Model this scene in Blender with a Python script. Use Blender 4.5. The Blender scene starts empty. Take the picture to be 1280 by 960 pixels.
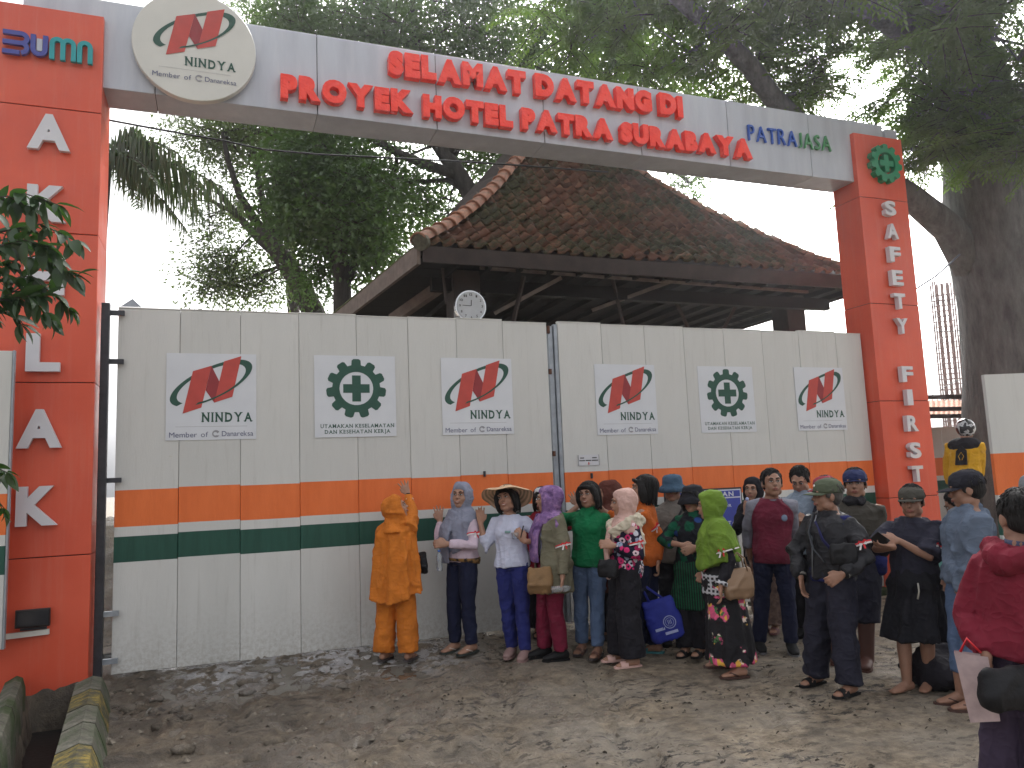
import bpy, math, random
import numpy as np
from mathutils import Vector, Matrix, noise
random.seed(7)
SC = bpy.context.scene
COL = SC.collection
PI = math.pi
rad = math.radians

# ------------------------------------------------------------------ camera
F_PX, TILT, ROLL, YAW = 963.0, rad(6.897), rad(-2.351), rad(20.904)
HC = 1.73
_fw = Vector((math.sin(YAW)*math.cos(TILT), math.cos(YAW)*math.cos(TILT), math.sin(TILT)))
_rt = Vector((math.cos(YAW), -math.sin(YAW), 0))
_up = _rt.cross(_fw)
_R = math.cos(ROLL)*_rt + math.sin(ROLL)*_up
_U = -math.sin(ROLL)*_rt + math.cos(ROLL)*_up
CAMP = Vector((0, 0, HC))
cd = bpy.data.cameras.new('camera'); cam = bpy.data.objects.new('camera', cd); COL.objects.link(cam)
cd.sensor_width = 36.0; cd.lens = F_PX/1280*36.0; cd.clip_end = 3000; cd.clip_start = .05
M = Matrix((( _R.x, _U.x, -_fw.x, 0), (_R.y, _U.y, -_fw.y, 0), (_R.z, _U.z, -_fw.z, HC), (0, 0, 0, 1)))
cam.matrix_world = M
SC.camera = cam
# measuring helpers: photo measurements turned into world positions on a known plane
def ray(x, y): return F_PX*_fw + (x-640)*_R - (y-480)*_U
def atY(x, y, Y): d = ray(x, y); return CAMP + d*(Y/d.y)
def atZ(x, y, Z=0.0): d = ray(x, y); return CAMP + d*((Z-HC)/d.z)
def atD(x, y, D): return CAMP + ray(x, y)*(D/F_PX)          # D metres along the view axis

# ------------------------------------------------------------------ world, sun, exposure
W = bpy.data.worlds.new('World'); SC.world = W; W.use_nodes = True
wn = W.node_tree.nodes; wl = W.node_tree.links; wn.clear()
SUN_EL, SUN_AZ = rad(42), rad(42)
sky = wn.new('ShaderNodeTexSky'); sky.sky_type = 'NISHITA'; sky.sun_disc = False
sky.sun_elevation = SUN_EL; sky.sun_rotation = SUN_AZ; sky.air_density = 1.0; sky.dust_density = 9.0; sky.ozone_density = 1.0
hs = wn.new('ShaderNodeHueSaturation'); hs.inputs['Saturation'].default_value = .12
bg = wn.new('ShaderNodeBackground'); bg.inputs['Strength'].default_value = .15
wo = wn.new('ShaderNodeOutputWorld')
wl.new(sky.outputs[0], hs.inputs['Color']); wl.new(hs.outputs[0], bg.inputs['Color']); wl.new(bg.outputs[0], wo.inputs[0])
sd = bpy.data.lights.new('sun', 'SUN'); so = bpy.data.objects.new('sun', sd); COL.objects.link(so)
sd.energy = .6; sd.angle = rad(35); sd.color = (1, .97, .93)
sdir = Vector((math.sin(SUN_AZ)*math.cos(SUN_EL), math.cos(SUN_AZ)*math.cos(SUN_EL), math.sin(SUN_EL)))
so.rotation_euler = sdir.to_track_quat('Z', 'Y').to_euler()
SC.view_settings.view_transform = 'Standard'; SC.view_settings.look = 'None'
SC.view_settings.exposure = 1.64; SC.view_settings.gamma = 1
try: SC.cycles.max_bounces = 6; SC.cycles.transparent_max_bounces = 6
except Exception: pass

# ------------------------------------------------------------------ materials
def lin(c):
    return tuple(((v/255)/12.92 if v/255 <= .04045 else ((v/255+.055)/1.055)**2.4) for v in c)
class NT:
    def __init__(s, name):
        s.m = bpy.data.materials.new(name); s.m.use_nodes = True; s.t = s.m.node_tree; s.n = s.t.nodes; s.l = s.t.links
        s.b = s.n['Principled BSDF']
        s.tc = s.n.new('ShaderNodeTexCoord')
    def node(s, typ, **kw):
        n = s.n.new(typ)
        for k, v in kw.items():
            if k.startswith('i_'): n.inputs[k[2:].replace('_', ' ')].default_value = v
            else: setattr(n, k, v)
        return n
    def link(s, a, b): s.l.new(a, b)
    def noise(s, scale, detail=3, rough=.55, vec=None, mapscale=None, w=None):
        n = s.node('ShaderNodeTexNoise'); n.inputs['Scale'].default_value = scale; n.inputs['Detail'].default_value = detail; n.inputs['Roughness'].default_value = rough
        v = vec or s.tc.outputs['Object']
        if mapscale:
            mp = s.node('ShaderNodeMapping'); mp.inputs['Scale'].default_value = mapscale; s.link(v, mp.inputs[0]); v = mp.outputs[0]
        s.link(v, n.inputs['Vector']); return n.outputs['Fac']
    def ramp(s, fac, stops, interp='LINEAR'):
        r = s.node('ShaderNodeValToRGB'); r.color_ramp.interpolation = interp
        e = r.color_ramp.elements
        while len(e) < len(stops): e.new(.5)
        for k, (p, c) in enumerate(stops):
            e[k].position = p; e[k].color = (*c, 1) if len(c) == 3 else c
        s.link(fac, r.inputs[0]); return r.outputs[0]
    def mix(s, fac, a, b, typ='MIX'):
        x = s.node('ShaderNodeMix'); x.data_type = 'RGBA'; x.blend_type = typ
        for v, i in ((fac, 0), (a, 6), (b, 7)):
            if hasattr(v, 'links'): s.link(v, x.inputs[i])
            elif i == 0: x.inputs[0].default_value = v
            else: x.inputs[i].default_value = (*v, 1) if len(v) == 3 else v
        return x.outputs[2]
    def math(s, op, a, b=None):
        x = s.node('ShaderNodeMath'); x.operation = op
        for v, i in ((a, 0), (b, 1)):
            if v is None: continue
            if hasattr(v, 'links'): s.link(v, x.inputs[i])
            else: x.inputs[i].default_value = v
        return x.outputs[0]
    def bump(s, h, strength=.3, dist=.01):
        b = s.node('ShaderNodeBump'); b.inputs['Strength'].default_value = strength; b.inputs['Distance'].default_value = dist
        s.link(h, b.inputs['Height']); s.link(b.outputs[0], s.b.inputs['Normal'])
    def col(s, c):
        if hasattr(c, 'links'): s.link(c, s.b.inputs['Base Color'])
        else: s.b.inputs['Base Color'].default_value = (*c, 1)
    def set(s, rough=None, metal=None, spec=None, coat=None):
        if rough is not None:
            if hasattr(rough, 'links'): s.link(rough, s.b.inputs['Roughness'])
            else: s.b.inputs['Roughness'].default_value = rough
        if metal is not None: s.b.inputs['Metallic'].default_value = metal
        if spec is not None: s.b.inputs['Specular IOR Level'].default_value = spec
        if coat is not None: s.b.inputs['Coat Weight'].default_value = coat
def mul(c, k): return tuple(min(1, v*k) for v in c)
_mc = {}
def plain(name, c, rough=.6, var=.15, scale=6, metal=0, spec=.5, bump=0, bscale=40, coat=0):
    if name in _mc: return _mc[name]
    t = NT(name); f = t.noise(scale, 4)
    t.col(t.ramp(f, [(.25, mul(c, 1-var)), (.75, mul(c, 1+var))])); t.set(rough, metal, spec, coat)
    if bump: t.bump(t.noise(bscale, 4), bump, .01)
    _mc[name] = t.m; return t.m
def cloth(name, c, pattern=None, rough=.88, c2=None, c3=None):
    if name in _mc: return _mc[name]
    t = NT(name); f = t.noise(5, 4)
    base = t.ramp(f, [(.3, mul(c, .82)), (.7, mul(c, 1.15))])
    O = t.tc.outputs['Object']
    def vor(scale, feat='F1', rnd=1.0, mapscale=None):
        v = t.node('ShaderNodeTexVoronoi'); v.feature = feat; v.inputs['Scale'].default_value = scale; v.inputs['Randomness'].default_value = rnd
        if mapscale:
            mp = t.node('ShaderNodeMapping'); mp.inputs['Scale'].default_value = mapscale; t.link(O, mp.inputs[0]); t.link(mp.outputs[0], v.inputs[0])
        else: t.link(O, v.inputs[0])
        return v
    if pattern == 'denim':
        base = t.mix(t.noise(2.2, 3), mul(c, .6), mul(c, 1.45))
        base = t.mix(t.noise(120, 2), base, mul(c, 1.5)) if False else base
    elif pattern == 'floral':         # big blossoms scattered on a dark ground
        v = vor(18); d = v.outputs['Distance']; cc = v.outputs['Color']
        sep = t.node('ShaderNodeSeparateColor'); t.link(cc, sep.inputs[0])
        fl = t.ramp(sep.outputs[0], [(0, c2), (.35, (.75, .55, .6)), (.55, c3), (.75, mul(c2, .6)), (.9, (.25, .3, .4))], 'CONSTANT')
        petal = t.math('ADD', d, t.math('MULTIPLY', t.noise(60, 2), .25))
        m1 = t.ramp(petal, [(.62, (1, 1, 1)), (.66, (0, 0, 0))])
        m2 = t.ramp(petal, [(.3, (1, 1, 1)), (.34, (0, 0, 0))])
        base = t.mix(m1, base, fl); base = t.mix(m2, base, mul(c, .8))
    elif pattern == 'bouquet':        # few large flower sprays on black
        v = vor(5.2); d = v.outputs['Distance']
        v2 = vor(26); sep = t.node('ShaderNodeSeparateColor'); t.link(v2.outputs['Color'], sep.inputs[0])
        fl = t.ramp(sep.outputs[0], [(0, c2), (.3, (.8, .45, .08)), (.5, (.75, .12, .25)), (.7, (.08, .2, .07)), (.85, (.85, .7, .6))], 'CONSTANT')
        m1 = t.ramp(t.math('ADD', d, t.math('MULTIPLY', t.noise(25, 2), .3)), [(.60, (1, 1, 1)), (.64, (0, 0, 0))])
        base = t.mix(m1, base, fl)
    elif pattern == 'batik':
        v = vor(9); m1 = t.ramp(t.math('ADD', v.outputs['Distance'], t.math('MULTIPLY', t.noise(30, 3), .5)), [(.68, (1, 1, 1)), (.74, (0, 0, 0))])
        base = t.mix(m1, base, c2)
        v3 = vor(5, mapscale=(1, 1, 1.3)); m2 = t.ramp(v3.outputs['Distance'], [(.18, (1, 1, 1)), (.22, (0, 0, 0))])
        base = t.mix(m2, base, c3)
    elif pattern == 'stripes':
        w = t.node('ShaderNodeTexWave'); w.bands_direction = 'X'; w.inputs['Scale'].default_value = 14; w.inputs['Distortion'].default_value = .6; t.link(O, w.inputs[0])
        base = t.mix(t.ramp(w.outputs['Fac'], [(.72, (0, 0, 0)), (.8, (1, 1, 1))]), base, c2)
    elif pattern == 'plaid':
        fs = []
        for dr in ('X', 'Z'):
            w = t.node('ShaderNodeTexWave'); w.bands_direction = dr; w.inputs['Scale'].default_value = 9; w.inputs['Distortion'].default_value = 1.5; w.inputs['Detail'].default_value = 1; t.link(O, w.inputs[0])
            fs.append(t.ramp(w.outputs['Fac'], [(.55, (0, 0, 0)), (.65, (1, 1, 1))]))
        base = t.mix(fs[0], base, c2); base = t.mix(fs[1], base, c2)
    elif pattern == 'mottle':
        base = t.mix(t.ramp(t.noise(22, 3), [(.45, (0, 0, 0)), (.6, (1, 1, 1))]), base, c2)
        if c3: base = t.mix(t.ramp(t.noise(11, 3), [(.55, (0, 0, 0)), (.65, (1, 1, 1))]), base, c3)
    t.col(base); t.set(rough, 0, .25)
    def ridge(sc, ms): return t.math('POWER', t.math('SUBTRACT', 1.0, t.math('ABSOLUTE', t.math('SUBTRACT', t.math('MULTIPLY', t.noise(sc, 1.5, .5, mapscale=ms), 2.0), 1.0))), 5.0)
    h = t.math('ADD', t.math('ADD', ridge(5.5, (1.4, 1.4, .55)), t.math('MULTIPLY', ridge(9, (1, 1, 1.6)), .5)), t.math('MULTIPLY', t.noise(260, 2), .04))
    t.bump(h, .42, .02)
    _mc[name] = t.m; return t.m
def skin(name, c):
    if name in _mc: return _mc[name]
    t = NT(name); t.col(t.mix(t.noise(22, 4), mul(c, .8), mul((c[0]*1.05, c[1], c[2]), 1.15))); t.set(.5, 0, .4)
    t.b.inputs['Subsurface Weight'].default_value = .0
    t.bump(t.noise(90, 3), .25, .004); _mc[name] = t.m; return t.m

M_EYEW = plain('eye_white', (.55, .52, .5), .3, .05); M_EYED = plain('eye_dark', (.015, .01, .008), .2, .05)
M_LIP = plain('lip', (.3, .1, .08), .4, .1); M_TEETH = plain('teeth', (.8, .78, .72), .3, .05)
def hairmat(name, c):
    t = NT(name); f = t.noise(70, 3, .6, mapscale=(1, 1, .06)); t.col(t.mix(f, mul(c, .6), mul(c, 1.5))); t.set(.62, 0, .25); t.bump(f, 1.0, .012); return t.m
M_HAIR = hairmat('black_hair', (.009, .008, .008))
M_GREYHAIR = hairmat('grey_hair', (.07, .065, .06))

# ------------------------------------------------------------------ object helpers
def thing(name, label, cat, loc=(0, 0, 0), rz=0, group=None):
    o = bpy.data.objects.new(name, None); COL.objects.link(o); o.empty_display_size = .1
    o.location = loc; o.rotation_euler = (0, 0, rz); o['label'] = label; o['category'] = cat
    if group: o['group'] = group
    return o
def mk(name, verts, faces, mats, parent=None, smooth=False, midx=None, local=False, kind=None):
    """verts in world coordinates (or in the parent's own frame with local=True)"""
    v = np.array(verts, float).reshape(-1, 3)
    me = bpy.data.meshes.new(name)
    if local: c = np.zeros(3)
    else: c = (v.min(0)+v.max(0))/2; v = v-c
    me.from_pydata(v.tolist(), [], faces)
    for m in (mats if isinstance(mats, (list, tuple)) else [mats]): me.materials.append(m)
    if midx is not None: me.polygons.foreach_set('material_index', midx)
    if smooth: me.polygons.foreach_set('use_smooth', [True]*len(me.polygons))
    me.update()
    o = bpy.data.objects.new(name, me); COL.objects.link(o)
    if parent is not None:
        o.parent = parent
        if not local: o.location = Vector(c)-wloc(parent)
    elif not local: o.location = Vector(c)
    if kind: o['kind'] = kind
    return o
def wloc(o):
    v = Vector((0, 0, 0))
    while o is not None: v = v+o.location; o = o.parent
    return v
def place(me, name, parent, loc, rot=(0, 0, 0), scale=1, mat=None):
    o = bpy.data.objects.new(name, me); COL.objects.link(o); o.parent = parent
    o.location = Vector(loc)-wloc(parent) if parent else loc
    if isinstance(rot, Matrix): o.rotation_euler = rot.to_euler()
    else: o.rotation_euler = rot
    o.scale = (scale,)*3 if not hasattr(scale, '__len__') else scale
    return o
def tag(o, label, cat, group=None):
    o['label'] = label; o['category'] = cat
    if group: o['group'] = group
    return o

class MB:
    def __init__(s): s.v = []; s.f = []; s.mi = []; s.cur = 0
    def add(s, vs, fs):
        n = len(s.v); s.v += [tuple(p) for p in vs]; s.f += [tuple(i+n for i in f) for f in fs]; s.mi += [s.cur]*len(fs)
    def box(s, a, b):
        x0, y0, z0 = a; x1, y1, z1 = b
        s.add([(x0,y0,z0),(x1,y0,z0),(x1,y1,z0),(x0,y1,z0),(x0,y0,z1),(x1,y0,z1),(x1,y1,z1),(x0,y1,z1)],
              [(0,3,2,1),(4,5,6,7),(0,1,5,4),(1,2,6,5),(2,3,7,6),(3,0,4,7)])
    def bbox(s, a, b, r=.006):       # box with chamfered vertical and horizontal edges (front)
        x0, y0, z0 = a; x1, y1, z1 = b
        vs = []
        for (dx, y) in ((r, y0), (0, y0+r), (0, y1)):
            vs += [(x0+dx, y, z0+dx), (x1-dx, y, z0+dx), (x1-dx, y, z1-dx), (x0+dx, y, z1-dx)]
        fs = [(0,1,2,3), (11,10,9,8)]
        for k in (0, 4):
            for i in range(4):
                j = (i+1) % 4; fs.append((k+j, k+i, k+4+i, k+4+j))
        s.add(vs, fs)
    def beam(s, a, b, w, h, up=(0, 0, 1)):
        a = Vector(a); b = Vector(b); d = (b-a).normalized(); u = Vector(up); r = d.cross(u)
        if r.length < 1e-4: r = d.cross(Vector((0, 1, 0)))
        r.normalize(); u = r.cross(d)
        vs = [p+r*sx*w/2+u*sz*h/2 for p in (a, b) for sx, sz in ((-1,-1),(1,-1),(1,1),(-1,1))]
        s.add(vs, [(3,2,1,0),(4,5,6,7),(0,1,5,4),(1,2,6,5),(2,3,7,6),(3,0,4,7)])
    def tube(s, pts, radii, n=12, ref=None, cap=True):
        pts = [Vector(p) for p in pts]
        if not hasattr(radii, '__len__'): radii = [radii]*len(pts)
        rr = [(r, r) if not hasattr(r, '__len__') else r for r in radii]
        d0 = (pts[1]-pts[0]).normalized()
        ref = Vector(ref) if ref is not None else (Vector((1, 0, 0)) if abs(d0.x) < .9 else Vector((0, 1, 0)))
        vs = []; m = len(pts)
        for i, p in enumerate(pts):
            d = (pts[min(i+1, m-1)]-pts[max(i-1, 0)]).normalized()
            a = (ref-d*ref.dot(d))
            if a.length < 1e-5: a = d.orthogonal()
            a.normalize(); b = d.cross(a); ref = a
            for k in range(n):
                t = 2*PI*k/n; vs.append(p+a*math.cos(t)*rr[i][0]+b*math.sin(t)*rr[i][1])
        fs = []
        for i in range(m-1):
            for k in range(n):
                j = (k+1) % n; fs.append((i*n+k, i*n+j, (i+1)*n+j, (i+1)*n+k))
        if cap: fs += [tuple(range(n-1, -1, -1)), tuple(range((m-1)*n, m*n))]
        s.add(vs, fs)
    def rtube(s, pts, radii, n=12, ref=None):      # rounded ends
        pts = [Vector(p) for p in pts]
        if not hasattr(radii, '__len__'): radii = [radii]*len(pts)
        rr = [(r, r) if not hasattr(r, '__len__') else r for r in radii]
        d0 = (pts[0]-pts[1]).normalized(); d1 = (pts[-1]-pts[-2]).normalized()
        m0 = min(rr[0]); m1 = min(rr[-1])
        P2 = [pts[0]+d0*m0*.85, pts[0]+d0*m0*.5]+pts+[pts[-1]+d1*m1*.5, pts[-1]+d1*m1*.85]
        R2 = [(rr[0][0]*.45, rr[0][1]*.45), (rr[0][0]*.85, rr[0][1]*.85)]+rr+[(rr[-1][0]*.85, rr[-1][1]*.85), (rr[-1][0]*.45, rr[-1][1]*.45)]
        s.tube(P2, R2, n, ref)
    def ell(s, c, r, rot=None, nu=14, nv=9):
        c = Vector(c); vs = []; fs = []
        r = (r, r, r) if not hasattr(r, '__len__') else r
        for i in range(1, nv):
            ph = PI*i/nv
            for k in range(nu):
                t = 2*PI*k/nu; v = Vector((r[0]*math.sin(ph)*math.cos(t), r[1]*math.sin(ph)*math.sin(t), r[2]*math.cos(ph)))
                vs.append(c+(rot @ v if rot else v))
        for q in (1, -1):
            v = Vector((0, 0, r[2]*q)); vs.append(c+(rot @ v if rot else v))
        top = len(vs)-2; bot = len(vs)-1
        for i in range(nv-2):
            for k in range(nu):
                j = (k+1) % nu; fs.append((i*nu+k, (i+1)*nu+k, (i+1)*nu+j, i*nu+j))
        for k in range(nu):
            j = (k+1) % nu; fs.append((top, k, j)); fs.append((bot, (nv-2)*nu+j, (nv-2)*nu+k))
        s.add(vs, fs)
    def rings(s, ringlist):          # list of rings (each list of points), closed ends
        n = len(ringlist[0]); vs = [p for r in ringlist for p in r]; fs = []
        for i in range(len(ringlist)-1):
            for k in range(n):
                j = (k+1) % n; fs.append((i*n+k, i*n+j, (i+1)*n+j, (i+1)*n+k))
        fs += [tuple(range(n-1, -1, -1)), tuple(range((len(ringlist)-1)*n, len(ringlist)*n))]
        s.add(vs, fs)
    def prism(s, poly, y0, y1):      # polygon in x,z extruded along y (front y0)
        n = len(poly)
        vs = [(x, y0, z) for x, z in poly]+[(x, y1, z) for x, z in poly]
        fs = [tuple(range(n)), tuple(range(2*n-1, n-1, -1))]
        for i in range(n):
            j = (i+1) % n; fs.append((j, i, n+i, n+j))
        s.add(vs, fs)
    def stroke(s, pts, w, y0, y1):   # ribbon of width w along x,z points, extruded in y
        pts = [p for i, p in enumerate(pts) if i == 0 or math.hypot(p[0]-pts[i-1][0], p[1]-pts[i-1][1]) > 1e-5]
        L = []; Rr = []
        for i, p in enumerate(pts):
            a = pts[max(i-1, 0)]; b = pts[min(i+1, len(pts)-1)]
            dx, dz = b[0]-a[0], b[1]-a[1]; l = math.hypot(dx, dz); nx, nz = -dz/l, dx/l
            L.append((p[0]+nx*w/2, p[1]+nz*w/2)); Rr.append((p[0]-nx*w/2, p[1]-nz*w/2))
        for i in range(len(pts)-1):
            s.prism([L[i], Rr[i], Rr[i+1], L[i+1]], y0, y1)
    def obj(s, name, mats, parent=None, smooth=False, local=False, kind=None):
        return mk(name, s.v, s.f, mats, parent, smooth, s.mi if isinstance(mats, (list, tuple)) else None, local, kind)

def evalmesh(ob):
    dg = bpy.context.evaluated_depsgraph_get(); return bpy.data.meshes.new_from_object(ob.evaluated_get(dg))
# flat glyphs from the built-in font
_gc = {}
def glyph(ch, off=.0, depth=0.0, bevel=0.0):
    k = (ch, off, depth, bevel)
    if k in _gc: return _gc[k]
    cu = bpy.data.curves.new('lettering', 'FONT'); cu.body = ch; cu.offset = off; cu.extrude = depth; cu.bevel_depth = bevel; cu.bevel_resolution = 1; cu.resolution_u = 4
    o = bpy.data.objects.new('lettering_source', cu); COL.objects.link(o)
    me = evalmesh(o); bpy.data.objects.remove(o); bpy.data.curves.remove(cu)
    n = len(me.vertices); v = np.zeros(n*3); me.vertices.foreach_get('co', v); v = v.reshape(-1, 3)
    fs = [tuple(p.vertices) for p in me.polygons]; bpy.data.meshes.remove(me)
    w = (v[:, 0].min(), v[:, 0].max()) if n else (0, .3)
    _gc[k] = (v, fs, w[0], w[1]); return _gc[k]
# baseline-set string into an MB: letters in x,z plane facing -y
SERIF = dict(N=[(0, 0), (0, 1), (1, 1)], I=[(.5, 0), (.5, 1)], D=[(0, 0), (0, 1)], Y=[(.5, 0), (0, 1), (1, 1)], A=[(0, 0), (1, 0)], U=[(0, 1), (1, 1)], T=[(.5, 0)],
             M=[(0, 0), (1, 0), (0, 1), (1, 1)], K=[(0, 0), (1, 0), (0, 1), (1, 1)], E=[(0, 0), (0, 1)], L=[(0, 0), (0, 1)], H=[(0, 0), (1, 0), (0, 1), (1, 1)], R=[(0, 0), (1, 0), (0, 1)], J=[(.6, 1)], S=[])
def textrun(mb, txt, x0, x1, z0, h, y, off=.02, serif=False, gap=.12, thick=.0008):
    H = .73; gl = []; tot = 0
    for ch in txt:
        if ch == ' ': gl.append((None, .38)); tot += .38; continue
        v, fs, a, b = glyph(ch, off); gl.append(((v, fs, a), b-a)); tot += (b-a)+gap
    tot -= gap; sx = (x1-x0)/tot; sz = h/H; x = x0
    for g, w in gl:
        if g is None: x += w*sx; continue
        v, fs, a = g
        mb.add([(x+(p[0]-a)*sx, y, z0+p[1]*sz) for p in v], fs)
        x += (w+gap)*sx
    if serif:
        x = x0
        for ch, (g, w) in zip(txt, gl):
            if g is None: x += w*sx; continue
            for u, t in SERIF.get(ch, []):
                ww = .2*sx; e = .07*sx; cx = x+e+u*(w*sx-2*e); zz = z0+(h*.0 if t == 0 else h*.925)
                mb.add([(cx-ww*.62, y-.0003, zz), (cx+ww*.62, y-.0003, zz), (cx+ww*.62, y-.0003, zz+h*.085), (cx-ww*.62, y-.0003, zz+h*.085)], [(0, 1, 2, 3)])
            x += (w+gap)*sx

# ================================================================== GROUND
def sstep(a, b, x): t = min(1, max(0, (x-a)/(b-a))); return t*t*(3-2*t)
def gz(x, y, fine=True):
    n = noise.noise
    rough = sstep(3.6, .2, x)*.8+.2                      # churned mud on the left, packed sand on the right
    z = .012*n(Vector((x*.9, y*.9, 0)))
    z += rough*.055*n(Vector((x*2.6, y*2.6, 3)))
    if fine:
        r = n(Vector((x*7, y*7, 5))); z += rough*.042*(abs(r)*1.6-.3)
        z += (.3+rough)*.010*n(Vector((x*19, y*19, 9)))
    if fine:
        u = (x*.94-y*.34)+.0; v_ = x*.34+y*.94              # tyre tread running off to the lower right
        for c0 in (-1.05, -.1, .75):
            b_ = sstep(.16, .10, abs(u-c0-.05*n(Vector((v_*.5, c0, 0)))))
            z += b_*(-.03+.016*math.sin(v_*52+14*abs(u-c0)))
        fp = n(Vector((x*3.1, y*2.3, 40)))
        if fp > .42: z -= .05*min(1, (fp-.42)*6)
    z += .07*sstep(7.45, 8.05, y)*sstep(5.5, 2.5, x)     # mud pushed up against the gate
    if x < 8: z += .1*sstep(8.3, 9.5, y)
    return z
def ditch(x, y):
    # dark drain between the two kerbs at the lower left
    c = -1.30 + (7.55-y)*.122
    w = .13
    if y < 7.9 and abs(x-c) < w*1.5: return -.42*sstep(w*1.45, w*.9, abs(x-c))
    return 0
gv = []; gf = []
xs = [-60, -20, -8, -4]+[round(-3+.045*i, 4) for i in range(0, 245)]+[9, 11, 14, 20, 40, 90]
ys = [-30, -8, -2, 1, 2.6]+[round(3.3+.042*i, 4) for i in range(0, 118)]+[8.6, 9.2, 10, 12, 15, 20, 30, 60, 140, 400]
for y in ys:
    for x in xs:
        far = y > 9 or x > 10 or x < -4 or y < 3
        gv.append((x, y, gz(x, y)+ditch(x, y) if not far else gz(x, y, False)*.3))
nx = len(xs)
for j in range(len(ys)-1):
    for i in range(nx-1): gf.append((j*nx+i, j*nx+i+1, (j+1)*nx+i+1, (j+1)*nx+i))
t = NT('mud'); O = t.tc.outputs['Object']
g1 = t.noise(1.3, 5); g2 = t.noise(9, 6, .65); g3 = t.noise(60, 3)
base = t.ramp(g2, [(.32, (.085, .064, .043)), (.5, (.21, .165, .115)), (.68, (.34, .275, .195))])
base = t.mix(t.ramp(g1, [(.4, (0, 0, 0)), (.6, (1, 1, 1))]), base, t.mix(.5, base, (.27, .24, .2)))
mask = t.ramp(t.noise(1.1, 2, .5), [(.46, (0, 0, 0)), (.6, (1, 1, 1))])
deb = t.ramp(t.noise(6.5, 7, .78, mapscale=(1, 1.9, 1)), [(.53, (0, 0, 0)), (.57, (1, 1, 1))])
base = t.mix(t.math('MULTIPLY', deb, t.math('ADD', t.math('MULTIPLY', mask, .7), .28)), base, (.03, .024, .02))
sp = t.ramp(g3, [(.68, (0, 0, 0)), (.72, (1, 1, 1))]); base = t.mix(t.math('MULTIPLY', sp, .35), base, (.4, .36, .3))
# geometry position places the sky glints painted white into the wet mud
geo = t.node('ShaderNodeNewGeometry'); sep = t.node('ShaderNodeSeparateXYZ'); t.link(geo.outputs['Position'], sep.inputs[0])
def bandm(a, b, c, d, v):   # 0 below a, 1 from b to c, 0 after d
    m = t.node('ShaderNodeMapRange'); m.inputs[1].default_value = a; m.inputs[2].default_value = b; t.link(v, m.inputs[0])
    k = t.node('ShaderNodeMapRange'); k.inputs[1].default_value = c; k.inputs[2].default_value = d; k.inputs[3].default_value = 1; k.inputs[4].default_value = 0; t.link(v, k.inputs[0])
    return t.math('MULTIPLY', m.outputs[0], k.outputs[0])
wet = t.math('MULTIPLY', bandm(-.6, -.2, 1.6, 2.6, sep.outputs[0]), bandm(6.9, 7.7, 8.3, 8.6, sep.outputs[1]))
sky_glint = t.math('MULTIPLY', wet, t.ramp(t.noise(5, 6, .72, mapscale=(1, 1.4, 1)), [(.48, (0, 0, 0)), (.52, (1, 1, 1))]))
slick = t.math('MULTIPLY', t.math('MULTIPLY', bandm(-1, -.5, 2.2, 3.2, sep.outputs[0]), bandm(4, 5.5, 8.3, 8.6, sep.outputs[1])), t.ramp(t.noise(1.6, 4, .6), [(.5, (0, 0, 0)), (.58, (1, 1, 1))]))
base = t.mix(t.math('MULTIPLY', sky_glint, .9), base, (.75, .75, .77))
left = bandm(-3, -2.9, .2, 3.0, sep.outputs[0]); base = t.mix(t.math('MULTIPLY', left, t.ramp(t.noise(2.5, 5, .7), [(.35, (.9, .9, .9)), (.65, (.35, .35, .35))])), base, (.045, .036, .027))
base = t.mix(t.math('MULTIPLY', slick, .35), base, (.2, .175, .15))
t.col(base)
rgh = t.math('SUBTRACT', t.ramp(t.noise(5, 4), [(.3, (.42, .42, .42)), (.65, (.92, .92, .92))]), t.math('MULTIPLY', t.math('MAXIMUM', sky_glint, t.math('MULTIPLY', slick, .8)), .62))
t.set(rgh, 0, .5)
hh = t.math('ADD', t.noise(24, 6, .7), t.math('MULTIPLY', t.noise(110, 3), .3)); t.bump(hh, .9, .035)
M_MUD = t.m
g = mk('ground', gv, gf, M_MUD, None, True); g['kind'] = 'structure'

# rain water standing in the hollows near the gate
def gbase(x, y): return .07*sstep(7.45, 8.05, y)*sstep(5.5, 2.5, x)+.012*noise.noise(Vector((x*.9, y*.9, 0)))
pv = []; pf = []; nxp = 44
for j in range(20):
    for i in range(nxp): x = -.7+i*.085; y = 6.55+j*.078; pv.append((x, y, gbase(x, y)-.006-.12*sstep(7.15, 6.6, y)-.12*sstep(1.5, 2.6, x)-.1*sstep(-.55, -.7, x)))
pf = [(j*nxp+i, j*nxp+i+1, (j+1)*nxp+i+1, (j+1)*nxp+i) for j in range(19) for i in range(nxp-1)]
t = NT('muddy_water'); t.col((.10, .085, .065)); t.set(.06, 0, 1.0); t.bump(t.noise(16, 2), .12, .01)
o = mk('puddle_water', pv, pf, t.m, None, True); o['kind'] = 'structure'
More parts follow.
